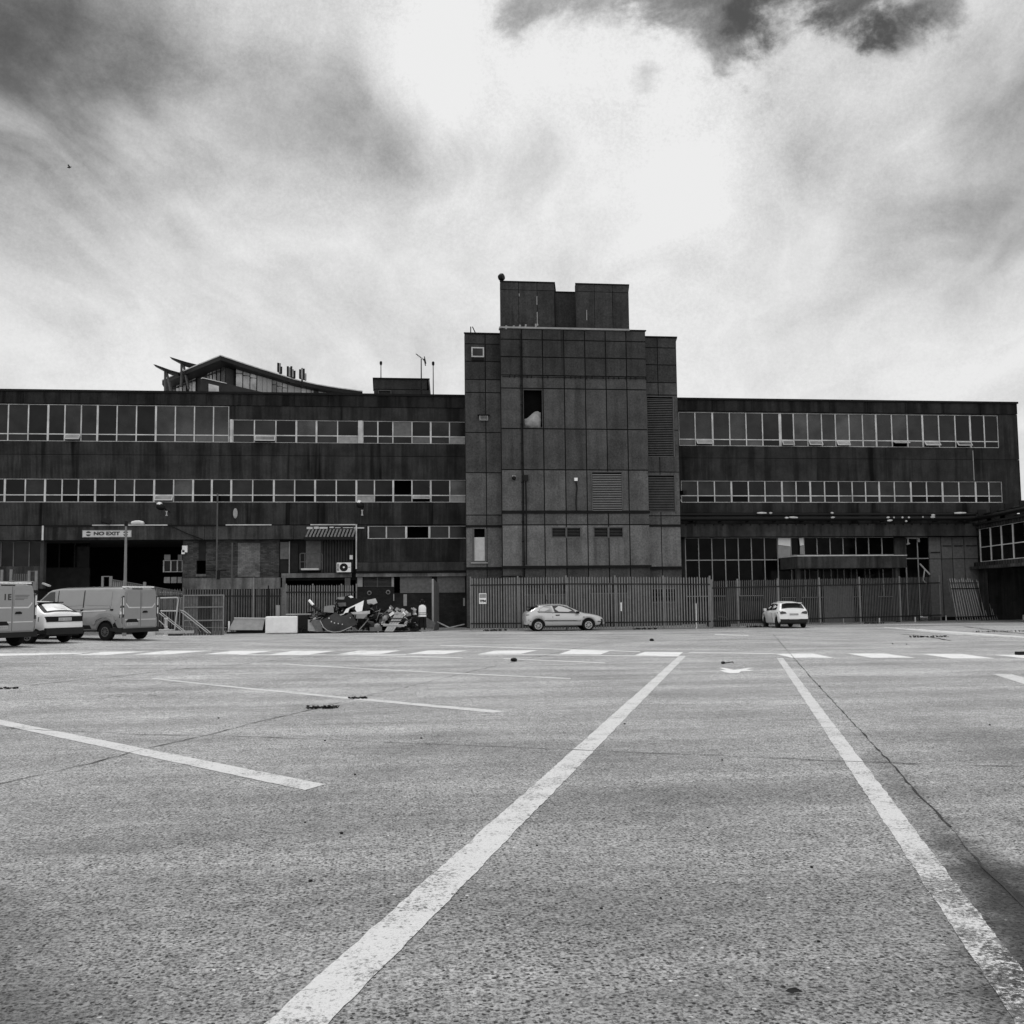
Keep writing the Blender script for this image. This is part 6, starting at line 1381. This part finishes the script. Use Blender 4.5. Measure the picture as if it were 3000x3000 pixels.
# ramp balustrade, white frame, rail gate behind the vans
YH = 58.; bl = wthing('ramp_balustrade', 'grey slatted balustrade sloping down to the right in front of the loading bay', 'balustrade', (xpx(430, YH, 1800), YH, 0)); mb = MB(); rl = MB()
top = lambda p: 1698+(p-327)*(1737-1698)/(540-327)*.95
p = 328
while p < 536: a = P(p, top(p), YH); mb.box(a.x-.035, a.x+.035, YH, YH+.03, a.z-1.1, a.z); p += 5.4
mb.build('slats', M['steel'], bl); rl.path([P(327, top(327)+.5, YH-.03), P(537, top(537)+.5, YH-.03)], .035); rl.build('top_rail', M['steel_dk'], bl)
for p, t_ in ((424, 1705), (365, 1700)): a = P(p, t_, YH-.1); MB().box(a.x-.07, a.x+.07, YH-.16, YH-.04, 0, a.z).build('post', M['steel'], bl)
MB().box(xpx(325, YH, 1740), xpx(540, YH, 1740), YH+.1, YH+.3, 0, ZZ(1733, YH, 430)).build('ramp_wall', M['brick_dk'], bl)
hr = MB(); hr.path([P(458, 1736, YH-.4), P(536, 1739, YH-.4)], .035).path([P(458, 1752, YH-.4), P(536, 1752, YH-.4)], .04).path([P(497, 1738, YH-.4), P(497, 1800, YH-.4)], .03); hr.build('handrail', M['steel'], bl)
fo = wthing('goal_frame', 'pale open frame of two posts standing behind the grey van roof', 'frame', tuple(P(310, 1760, 52.)))
for a, b in ((296, 302), (319, 327)): q = rb(a, 1688, b, 1780, 52.); MB().box(q[0], q[1], 52., 52.12, 0, q[5]).build('post', M['steel'], fo)
q = rb(302.1, 1687.5, 318.9, 1690, 52.); MB().box(q[0], q[1], 52.02, 52.1, q[4], q[5]).build('crossbar', M['steel'], fo); q = rb(302.1, 1720, 318.9, 1722, 52.); MB().box(q[0], q[1], 52.02, 52.1, q[4], q[5]).build('crossbar', M['steel_dk'], fo)
YJ = 45.; rg = wthing('rail_gate', 'dark horizontal barrier beam on pale posts behind the lettered van', 'gate', (xpx(60, YJ, 1800), YJ, .25))
q = rb(-60, 1706, 95, 1713, YJ); MB().box(q[0], q[1], YJ, YJ+.12, q[4], q[5]).build('beam', M['blk'], rg); MB().box(q[0], q[1], YJ-.02, YJ+.13, q[5]+.001, q[5]+.04).build('beam_top', M['pale_lt'], rg)
for a, b, t_ in ((26, 36, 1700), (95, 106, 1704)): q = rb(a, t_, b, 1850, YJ-.2); MB().box(q[0], q[1], YJ-.25, YJ-.05, gz(q[0], YJ), q[5]).build('post', M['steel'], rg)
p = P(105, 1736, YJ-.3); MB().box(p.x-.05, p.x+.09, YJ-.42, YJ-.251, p.z-.08, p.z+.1).build('lock_box', M['blk'], rg)
YK = 50.; pf = wthing('picket_fence', 'pale picket fence with tall posts behind the lettered van at the left edge', 'fence', (xpx(50, YK, 1750), YK, .1))
for a, t_ in ((3, 1669), (30, 1668), (83, 1672), (104, 1672)): q = rb(a-3, t_, a+4, 1760, YK); MB().box(q[0], q[1], YK, YK+.1, .1, q[5]).build('post', M['steel'], pf)
mb = MB()
for a in range(39, 76, 6): q = rb(a, 1681, a+3, 1760, YK+.02); mb.box(q[0], q[1], YK+.02, YK+.06, .1, q[5])
mb.build('pickets', M['steel_dk'], pf); q = rb(82, 1672, 104, 1675, YK+.11); MB().box(q[0], q[1], YK+.11, YK+.2, q[4], q[5]).build('crossbar', M['steel_dk'], pf)
lo = MB(); lo.obox(P(136, 1713, 52), (.35, .3, .07), Matrix.Rotation(.4, 3, 'Y')); tag(lo.build('lamp_cover', M['pale_lt']), 'small pale tilted cover by the loading bay pillar behind the vans', 'cover')
# troughs and blocks at the kerb
g = G(720, 1856); YT2 = g.y
tr_ = wthing('sloping_trough', 'grey metal trough with a sloping front sheet left of the white block', 'trough', tuple(g))
a, b, c_, d_ = P(669, 1846, YT2), P(769, 1846, YT2), P(776, 1813, YT2+.45), P(687, 1812, YT2+.45)
MB().poly([a, b, c_, d_], (0, .04, 0)).build('front_sheet', M['grey'], tr_); MB().path([d_+Vector((-.02, 0, .02)), c_+Vector((.03, 0, .02))], .035).build('rim', M['offwhite'], tr_)
MB().box(a.x+.35, b.x+.02, YT2+.5, YT2+1.1, 0, d_.z-.04).box(a.x-.1, b.x, YT2+.06, YT2+.45, .0, .09).build('base', M['blk'], tr_)
for p_ in (671,): q_ = P(p_, 1820, YT2+.2); MB().tube((q_.x, YT2+.2, 0), (q_.x, YT2+.2, q_.z), .045).build('post', M['white'], tr_)
g = G(824, 1857); wb = wthing('concrete_block', 'large white weathered block standing at the kerb left of the rubble', 'block', tuple(g))
q = rb(777, 1806, 871, 1856, g.y); import_w = 1
bmx = MB().box(q[0], q[1], g.y, g.y+.9, .03, q[5]).build('body', M['white'], wb); 
bv = bmx.modifiers.new('bevel', 'BEVEL'); bv.width = .05; bv.segments = 2
for i in range(2): MB().box(q[0]+.25+i*.75, q[0]+.45+i*.75, g.y+.05, g.y+.85, 0, .029).build('skid', M['blk'], wb)
q2 = rb(872, 1802, 902, 1855, g.y+.3); o = MB().box(q2[0]+.02, q2[1], g.y+.3, g.y+1.1, 0, q2[5]); tag(o.build('bin', M['blk']), 'black box standing against the right side of the white block', 'bin')
q3 = rb(838, 1799, 905, 1803.5, g.y+.5); o = MB().box(q3[0], q3[1]+.1, g.y+.35, g.y+1.1, q2[5]+.005, q2[5]+.07); tag(o.build('board', M['grey']), 'grey board lying across the top of the black box', 'board')
q4 = rb(809, 1773, 819, 1806, 53.2); o = MB().lathe([(.10, 0), (.10, q4[5]-.9)], ((q4[0]+q4[1])/2, 53.2, .9), (0, 0, 1), 14); tag(o.build('drum', M['grey'], None, True), 'upright pale ribbed tube behind the white block', 'tube')

# ------------------------------------------------------------------ rubble heap
random.seed(21)
prof = [(842, 1850), (860, 1838), (880, 1820), (905, 1806), (930, 1795), (955, 1782), (975, 1768), (1000, 1760), (1035, 1760), (1070, 1772), (1100, 1785), (1130, 1796), (1165, 1796), (1200, 1800), (1218, 1818), (1232, 1846)]
Y0 = 54.3; hm = MB(); nxh, nyh = 84, 14
ptx = [p[0] for p in prof]
for j in range(nyh+1):
    for i in range(nxh+1):
        p = 842+(1232-842)*i/nxh; h = max(.02, P(p, interp(prof, p), Y0+1.2).z); v_ = j/nyh; s_ = math.sin(math.pi*min(1, v_*.72+.03)) if v_ < .66 else math.sin(math.pi*.5)*(1-(v_-.66)/.34*.5)
        z = h*s_*.9+random.uniform(-.09, .09)*min(1, h*s_*3)
        hm.v.append((xpx(p, Y0+1.2, 1840)+random.uniform(-.05, .05), Y0+.35+2.5*v_+random.uniform(-.06, .06), max(.0, z)))
hm.f = [(j*(nxh+1)+i, j*(nxh+1)+i+1, (j+1)*(nxh+1)+i+1, (j+1)*(nxh+1)+i) for j in range(nyh) for i in range(nxh)]; hm.mi = [random.choice((0, 0, 0, 0, 1, 1, 2)) for _ in hm.f]
tag(hm.build('rubble', [M['blk'], M['capdk'], M['ply']]), 'dark mass of crushed waste and rubble against the fence', 'rubble', kind='stuff')
def hz_(px): return max(.05, P(px, interp(prof, px), Y0+1.2).z)
GRP = 'loose waste lying in the rubble heap'
kinds = [('board', 'board', ['ply', 'ply_lt', 'white', 'grey', 'dark', 'dark', 'blk', 'blk', 'blk', 'blk', 'capdk', 'corr'], 'flat broken board lying in the rubble heap'), ('scrap_bar', 'bar', ['pale_lt', 'steel', 'ply_lt', 'blk'], 'thin bar sticking out of the rubble heap'), ('waste_bag', 'bag', ['blk', 'capdk', 'blk', 'grey'], 'crumpled bag in the rubble heap')]
for i in range(150):
    px = random.uniform(862, 1222); k = kinds[0 if i % 10 < 6 else (1 if i % 10 < 8 else 2)]; v_ = random.uniform(.02, .5)
    s_ = math.sin(math.pi*min(.5, v_*.72+.06)); z = hz_(px)*s_*.95+.05; c0 = Vector((xpx(px, Y0+1.2, 1840), Y0+.35+2.5*v_-.12, z)); Rm = Matrix.Rotation(random.uniform(-.9, .9), 3, 'Y')@Matrix.Rotation(random.uniform(-1.2, .5), 3, 'X')@Matrix.Rotation(random.uniform(0, 3), 3, 'Z'); mb = MB()
    if k[0] == 'board':
        a_, b_ = random.uniform(.08, .42), random.uniform(.04, .22); mb.poly([c0+Rm@Vector(q_) for q_ in ((-a_, -b_, 0), (a_*random.uniform(.4, 1), -b_, 0), (a_, b_*random.uniform(-.5, .6), 0), (a_*.6, b_, 0), (-a_*random.uniform(.3, 1), b_*random.uniform(.6, 1), 0))], tuple(Rm@Vector((0, 0, .02))))
    elif k[0] == 'scrap_bar':
        d_ = Rm@Vector((random.uniform(.3, .7), 0, .1)); mb.tube(c0-d_, c0+d_, random.uniform(.015, .03), k=5)
    else:
        r_ = random.uniform(.10, .22)
        mb.lathe([(r_*.3, -r_*.7), (r_*.9, -r_*.5), (r_, 0), (r_*.7, r_*.5), (r_*.2, r_*.9)], c0, (random.uniform(-.4, .4), random.uniform(-.4, .4), 1), 9); mb.v = [(x+random.uniform(-.03, .03), y+random.uniform(-.03, .03), z_+random.uniform(-.03, .03)) for x, y, z_ in mb.v]
    o = mb.build(k[0], M[random.choice(k[2])]); tag(o, k[3], k[1], GRP)
def pflat(pts, Y, m, name, lab, cat, th=.03, tilt=.0):
    zs_ = [b for a, b in pts]; zm = max(zs_); mb = MB().poly([P(a, b, Y+(zm-b)*tilt) for a, b in pts], (0, th, .0)); return tag(mb.build(name, M[m]), lab, cat)
# big bent sheet: curved lower edge
pts = [(938, 1818), (960, 1808), (984, 1793), (992, 1800), (1000, 1804), (1012, 1803), (1026, 1796), (1040, 1814), (1046, 1828), (1030, 1836), (1012, 1844), (998, 1850), (978, 1852), (960, 1848), (948, 1838)]
mb = MB(); Yc = Y0-.1; vs = [P(a, b, Yc-.35*math.cos((a-992)/38)) for a, b in pts]; cvt = P(992, 1826, Yc-.5); m_ = len(vs); mb.add(vs+[cvt]+[v+Vector((0, .05, .0)) for v in vs], [(i, (i+1) % m_, m_) for i in range(m_)]+[(i, (i+1) % m_, m_+1+(i+1) % m_, m_+1+i) for i in range(m_)])
bs = wthing('bent_sheet', 'big dark bent metal sheet with a curved pale rim in front of the rubble', 'sheet', tuple(G(992, 1853))); mb.build('sheet', M['corr'], bs)
MB().path([v+Vector((0, -.03, 0)) for v in vs[9:]+vs[:1]], .022, k=5).build('rim', M['pale_lt'], bs)
MB().obox(P(964, 1811, Yc-.45), (.06, .02, .06)).obox(P(971, 1821, Yc-.45), (.06, .02, .06)).obox(P(980, 1825, Yc-.48), (.06, .02, .06)).obox(P(991, 1827, Yc-.52), (.05, .02, .05)).obox(P(1003, 1829, Yc-.52), (.05, .02, .05)).obox(P(1026, 1810, Yc-.4), (.05, .02, .04)).build('rivets', M['offwhite'], bs)
pflat([(907, 1815), (937, 1816), (946, 1849), (927, 1852)], Y0-.05, 'ply', 'board', 'brown tapered board leaning at the left of the bent sheet', 'board', tilt=.008)
pflat([(902, 1815), (915, 1815), (926, 1850), (902, 1848)], Y0+.05, 'ply_lt', 'board', 'mottled pale board between the black box and the bent sheet', 'board', tilt=.008)
ex = [(1006, 1797), (1014, 1784), (1066, 1759), (1061, 1790), (1045, 1793), (1040, 1784), (1041, 1775), (1024, 1783), (1020, 1794)]
pflat(ex, Y0+.15, 'white', 'cut_panel', 'white pointed panel with a notch cut in it, top middle of the rubble', 'panel', tilt=.008)
pflat([(1027, 1794), (1084, 1789), (1083, 1798), (1035, 1800)], Y0+.05, 'offwhite', 'plank', 'pale plank lying across below the white notched panel', 'plank')
pflat([(1075, 1758), (1100, 1753), (1106, 1766), (1094, 1771), (1088, 1768), (1076, 1769)], Y0+.9, 'offwhite', 'torn_card', 'torn pale card at the top right of the rubble', 'card')
pflat([(980, 1758), (1020, 1744), (1032, 1750), (1070, 1760), (1090, 1785), (1040, 1790), (1010, 1776), (990, 1768)], Y0+.7, 'blk', 'tarpaulin', 'black sheet draped over the highest part of the rubble', 'tarpaulin', .2, .006)
pflat([(988, 1750), (1010, 1748), (1008, 1756), (992, 1756)], Y0+.6, 'ply_lt', 'card', 'small pale card on top of the black sheet', 'card'); pflat([(1020, 1747), (1030, 1745), (1036, 1750), (1028, 1752)], Y0+.62, 'white', 'card', 'small white scrap at the very top of the rubble', 'card')
pflat([(950, 1776), (976, 1773), (978, 1795), (948, 1793)], Y0+.5, 'grey', 'carton', 'grey carton on the left slope of the rubble', 'carton', .3)
pflat([(990, 1766), (1013, 1765), (1014, 1776), (992, 1776)], Y0+.5, 'ply', 'carton', 'brown carton under the black sheet', 'carton', .3)
pflat([(1044, 1800), (1078, 1799), (1066, 1812), (1042, 1812)], Y0-.02, 'grey', 'carton', 'grey carton beneath the pale plank', 'carton', .4)
pflat([(1083, 1838), (1119, 1837), (1119, 1849), (1084, 1850)], Y0-.2, 'ply', 'carton', 'flat brown box on the ground at the right foot of the rubble', 'box', .5)
pflat([(1030, 1836), (1040, 1838), (1049, 1848), (1033, 1850)], Y0-.25, 'ply', 'board', 'small brown offcut on the ground right of the bent sheet', 'board')
o = MB().tube(P(906, 1759, Y0+.9), P(918, 1773, Y0+.7), .07, k=12).build('tube_end', M['white'], None, True); tag(o, 'white paper tube poking up at the left of the rubble', 'tube')
o = MB().tube(P(912, 1772, Y0+.8), P(937, 1790, Y0+.6), .09, k=12).build('tube_end', M['capdk'], None, True); tag(o, 'dark tube lying below the white paper tube', 'tube')
pl_ = wthing('plank_ramp', 'wooden plank ramp with cross battens leaning on the right of the rubble', 'ramp', tuple(G(1140, 1851)))
mb = MB(); A0, A1, B0, B1_ = P(1126, 1850, Y0-.5), P(1152, 1850, Y0-.5), P(1160, 1793, Y0+.6), P(1191, 1794, Y0+.6)
for i in range(4): mb.poly([A0.lerp(A1, i/4+.01), A0.lerp(A1, (i+1)/4-.01), B0.lerp(B1_, (i+1)/4-.01), B0.lerp(B1_, i/4+.01)], (0, .04, 0))
mb.build('planks', M['ply_lt'], pl_)
for t_ in (.33, .52, .68): a, b = A0.lerp(B0, t_), A1.lerp(B1_, t_); MB().tube(a+Vector((-.1, -.04, 0)), b+Vector((.1, -.04, 0)), .025, k=5).build('batten', M['dark'], pl_)
for i, (a, b, c_, d_) in enumerate(((1117, 1829, 1191, 1832), (1122, 1833, 1185, 1835))): o = MB().tube(P(a, b, Y0-.55), P(c_, d_, Y0-.6), .03, k=6).build('loose_pole', M['pale_lt']); tag(o, ('upper' if i == 0 else 'lower')+' of two thin pale poles lying across the plank ramp', 'pole')
# bright litter strip
for i in range(26):
    px = random.uniform(1135, 1218); p = P(px, random.uniform(1777, 1801), Y0+random.uniform(.2, .8)); mb = MB().obox(p, (random.uniform(.08, .28), .02, random.uniform(.05, .18)), Matrix.Rotation(random.uniform(-1, 1), 3, 'Y')@Matrix.Rotation(random.uniform(-.8, .8), 3, 'Z'))
    tag(mb.build('paper_scrap', M[random.choice(('white', 'offwhite', 'ply_lt', 'grey'))]), 'pale paper litter on the right shoulder of the rubble heap', 'litter', 'pale litter left of the person')
# standing slab and planks
sl = wthing('standing_slab', 'tall grey slab standing on end right of the person', 'slab', tuple(G(1268, 1848))); Yl = G(1268, 1848).y
a, b = P(1265, 1700, Yl), P(1270.5, 1696, Yl); zt = P(1267, 1696, Yl).z
MB().box(a.x, b.x, Yl, Yl+.08, 0, zt).build('edge', M['grey'], sl); e0 = Vector((b.x+.002, Yl, 0)); e1 = Vector((xpx(1286, Yl+1.8, 1760), Yl+1.8, 0)); n_ = Vector((0, .05, 0))
z1_ = P(1285, 1712, Yl+1.8).z; MB().hexa([e0, e1, e1+n_, e0+n_, e0+Vector((0, 0, zt)), e1+Vector((0, 0, z1_)), e1+n_+Vector((0, 0, z1_)), e0+n_+Vector((0, 0, zt))]).build('face', M['steel_dk'], sl)
o = MB().path([P(1281, 1822, Yl+.3), P(1316, 1839, Yl-.2)], .035); tag(o.build('loose_pole', M['ply_lt']), 'pale pole leaning down to the right from the standing slab', 'pole'); o = MB().path([P(1314, 1839.5, Yl-.2), P(1360, 1829, Yl+.8)], .03); tag(o.build('loose_pole', M['grey']), 'grey pole lying towards the tower corner', 'pole')
pflat([(1248, 1808), (1276, 1825), (1270, 1842), (1250, 1842)], Yl-.15, 'ply', 'board', 'tilted brown board at the foot of the standing slab', 'board')

# ------------------------------------------------------------------ person in a hi-vis vest, back to the viewer
g = G(1237, 1849.5); g.y = 55.2; pe = wthing('person', 'person with back turned in a pale hi-vis vest and dark trousers beside the rubble', 'person', tuple(g))
hpx = P(1237, 1756, g.y).z-g.z; K = hpx/1.74
def V(x, y, z): return Vector((x*K, y*K, z*K))
jn = dict(pel=(0, 0, .95), ch=(0, .02, 1.22), sh=(0, .03, 1.40), nk=(0, .04, 1.50), hd=(0, .06, 1.60), top=(0, .06, 1.70), lh=(-.10, 0, .90), lk=(-.12, .02, .50), la=(-.13, -.01, .09), lt=(-.15, .13, .04), rh=(.10, 0, .90), rk=(.11, .03, .50), ra=(.12, 0, .09), rt=(.14, .14, .04),
          ls=(-.19, .02, 1.38), le=(-.27, .02, 1.12), lw=(-.28, .14, .92), lf=(-.27, .20, .86), rs=(.19, .02, 1.38), re=(.27, .04, 1.13), rw=(.27, .22, 1.0), rf=(.26, .28, .97))
ed = [('pel', 'ch'), ('ch', 'sh'), ('sh', 'nk'), ('nk', 'hd'), ('hd', 'top'), ('pel', 'lh'), ('lh', 'lk'), ('lk', 'la'), ('la', 'lt'), ('pel', 'rh'), ('rh', 'rk'), ('rk', 'ra'), ('ra', 'rt'), ('sh', 'ls'), ('ls', 'le'), ('le', 'lw'), ('lw', 'lf'), ('sh', 'rs'), ('rs', 're'), ('re', 'rw'), ('rw', 'rf')]
rad = dict(pel=.15, ch=.15, sh=.12, nk=.055, hd=.10, top=.075, lh=.095, lk=.068, la=.05, lt=.045, rh=.095, rk=.068, ra=.05, rt=.045, ls=.065, le=.052, lw=.038, lf=.03, rs=.065, re=.052, rw=.038, rf=.03)
ks = list(jn); me = bpy.data.meshes.new('body'); me.from_pydata([V(*jn[k]) for k in ks], [(ks.index(a), ks.index(b)) for a, b in ed], []); me.materials.append(M['blk'])
bo_ = bpy.data.objects.new('body', me); col.objects.link(bo_); bo_.parent = pe
sk_ = bo_.modifiers.new('skin', 'SKIN'); sk_.use_smooth_shade = True
for i, k in enumerate(ks): r_ = rad[k]*K; me.skin_vertices[0].data[i].radius = (r_*(1.2 if k in ('pel', 'ch', 'sh') else 1), r_*(.8 if k in ('pel', 'ch', 'sh') else 1)); me.skin_vertices[0].data[i].use_root = (k == 'pel')
sb = bo_.modifiers.new('sub', 'SUBSURF'); sb.levels = sb.render_levels = 1
def local(mb, name, m, sm=True): o = mb.build(name, M[m], None, sm); o.parent = pe; return o
vm_ = MB(); rings = [(.80, .215, .150), (.86, .205, .150), (1.0, .195, .140), (1.2, .205, .145), (1.33, .205, .14), (1.40, .18, .12), (1.45, .11, .09)]
for z, a, b in rings:
    for i in range(20): t_ = 2*math.pi*i/20; vm_.v.append(tuple(V(a*math.cos(t_)*1.05, .02+b*math.sin(t_), z)))
for j in range(len(rings)-1):
    for i in range(20): vm_.f.append((j*20+i, j*20+(i+1) % 20, (j+1)*20+(i+1) % 20, (j+1)*20+i)); vm_.mi.append(0)
local(vm_, 'hi_vis_vest', 'white')
for z in (.99, .90):
    t2 = MB(); 
    for zz_ in (z, z+.04):
        for i in range(20): t_ = 2*math.pi*i/20; t2.v.append(tuple(V(.222*math.cos(t_), .02+.158*math.sin(t_), zz_)))
    for i in range(20): t2.f.append((i, (i+1) % 20, 20+(i+1) % 20, 20+i)); t2.mi.append(0)
    local(t2, 'reflective_band', 'grey')
hr_ = MB().lathe([(.07, -.10), (.105, -.04), (.112, .04), (.085, .10), (.03, .125)], (0, 0, 0), (0, 0, 1), 16); hr_.v = [tuple(V(x, y*1.1+.05, z+1.63)) for x, y, z in hr_.v]; local(hr_, 'hair', 'blk')
M['skin'] = mat('skin', .30, .6, .05)
for sx in (-1, 1):
    e_ = MB().lathe([(.012, 0), (.03, .006), (.02, .014)], V(sx*.105, .07, 1.60), (sx, 0, 0), 8); local(e_, 'ear', 'skin')
    hd = V(*(jn['lf'] if sx < 0 else jn['rf'])); pm = MB().obox(hd+V(0, .03, -.02), (.035*K, .08*K, .08*K)); local(pm, 'palm', 'skin')
    for f_ in range(4): fg = MB().path([hd+V(0, .06, -.05+f_*.022), hd+V(0, .11+.01*(f_ in (1, 2)), -.055+f_*.021), hd+V(-sx*.015, .135, -.075+f_*.02)], .009*K, k=5); local(fg, 'finger', 'skin')
    local(MB().path([hd+V(-sx*.015, .02, .02), hd+V(-sx*.035, .06, .035), hd+V(-sx*.03, .085, .03)], .011*K, k=5), 'thumb', 'skin')
    sx_ = jn['lt' if sx < 0 else 'rt']; local(MB().obox(V(sx_[0]*.97, sx_[1]-.05, .045), (.11*K, .30*K, .085*K)), 'boot', 'ply_lt', False)

# ------------------------------------------------------------------ weeds, pebbles, bird
random.seed(3)
def weed(px, py, n_, spread, hh, lab):
    g = G(px, py); mb = MB()
    for i in range(n_):
        c = g+Vector((random.uniform(-spread, spread), random.uniform(-.10, .10), 0)); a = random.uniform(0, 6.28); l = hh*random.uniform(.4, 1); w_ = .02+l*.12
        d_ = Vector((math.cos(a), math.sin(a), 0)); t_ = Vector((-d_.y, d_.x, 0)); z = Vector((0, 0, 1))
        mb.add([c-t_*w_*.4, c+t_*w_*.4, c+d_*l*.4+z*l*.6+t_*w_, c+d_*l*.9+z*l*.8, c+d_*l*.4+z*l*.6-t_*w_], [(0, 1, 2, 3, 4)])
    tag(mb.build('weed', M['weed']), lab, 'weed', kind=None)
M['weed'] = mat('dark weeds', .025, .8, .4)
weed(945, 2075, 70, .24, .06, 'dark weed tuft in the ground joint, nearer of the two beside the long bay line')
weed(1047, 2047, 45, .17, .045, 'small dark weed tuft where the ground joint meets the long bay line')
weed(8, 2018, 50, .28, .05, 'dark weed tuft in the ground joint at the left edge'); weed(2722, 1867, 60, .75, .10, 'dark weed growth in the far crack before the low fence')
weed(2930, 1851, 70, 1.3, .08, 'weed line along the far right crack')
for px_, py_, l_ in ((1450, 1848.5, 'thin weeds at the foot of the tall fence under the notice'), (1890, 1844.5, 'thin weeds at the foot of the tall fence right of its middle'), (2220, 1837.5, 'thin weeds at the low fence just left of the white hatchback'), (2560, 1827.5, 'thin weeds at the foot of the low fence far right of the white hatchback')): weed(px_, py_, 60, .6, .14, l_)
def pebble(px, py, r_, m, lab, grp=None, cat='stone', nm='stone'):
    g = G(px, py); mb = MB().lathe([(r_*.5, 0), (r_, r_*.3), (r_*.8, r_*.8), (r_*.3, r_*1.05)], g, (.1, .1, 1), 9); mb.v = [(x+random.uniform(-1, 1)*r_*.18, y+random.uniform(-1, 1)*r_*.18, z) for x, y, z in mb.v]
    tag(mb.build(nm, M[m], None, True), lab, cat, grp)
pebble(1505, 1938, .09, 'blk', 'dark lump lying between the bay lines left of the main lane line', cat='lump', nm='lump')
pebble(1909, 1878, .09, 'blk', 'dark lump on the far asphalt beyond the crossing row', cat='lump', nm='lump')
pebble(2118, 1945, .06, 'blk', 'dark leaf lump just above the painted arrow', cat='lump', nm='lump')
for (a, b, r_) in ((1040, 2271, .018), (1000, 2443, .020), (909, 2583, .018), (893, 2410, .012), (1234, 2164, .022), (2116, 2228, .016), (1830, 2122, .022), (2401, 2012, .03), (952, 2171, .02), (1573, 2478, .012), (1762, 2663, .012), (1936, 2632, .010), (2378, 2542, .014), (2398, 2760, .012), (2073, 2426, .012), (2900, 2125, .02), (1350, 2640, .010), (640, 2105, .02), (2615, 1887, .04), (2656, 1888, .035)):
    pebble(a, b, r_*.72, 'blk', 'small dark stone lying loose on the asphalt', 'dark stones scattered over the car park')
lf = G(2324, 2911); mb = MB().add([lf+Vector(q_) for q_ in ((-.035, .0, .012), (-.012, -.012, .006), (.02, -.014, .014), (.038, -.004, .01), (.015, .010, .02), (-.015, .012, .018))], [(0, 1, 2, 3, 4, 5)]); tag(mb.build('leaf', M['blk']), 'small black leaf lying low in the picture between the lane lines', 'leaf')
o = G(2992, 1919); mb = MB().box(o.x-.12, o.x+1.2, o.y-.08, o.y+.1, 0, .09); tag(mb.build('kerb_block', M['blk']), 'black bar lying on the asphalt at the right edge', 'bar')
o = MB().path([G(2124, 1946)+Vector((0, 0, .03)), G(2146, 1945)+Vector((0, 0, .05)), G(2148, 1944)+Vector((0, 0, .02))], .012, k=5); tag(o.build('twig', M['blk']), 'thin twig on the asphalt above the painted arrow', 'twig')
b0 = P(203, 490, 60); mb = MB(); s_ = .13
mb.lathe([(.01, -s_*.9), (.045, -s_*.4), (.05, 0), (.03, s_*.6), (.008, s_)], b0, (1, 0, .2), 8)
bd_ = wthing('bird', 'small dark bird flying in the upper left sky', 'bird', tuple(b0)); mb.build('body', M['blk'], bd_, True)
for sg_ in (-1, 1): MB().add([b0+Vector(q_) for q_ in ((-.03, sg_*.03, .02), (.05, sg_*.03, .02), (.02, sg_*.16, .10), (-.05, sg_*.26, .02), (-.04, sg_*.14, .07))], [(0, 1, 2, 3, 4)]).build('wing', M['blk'], bd_)
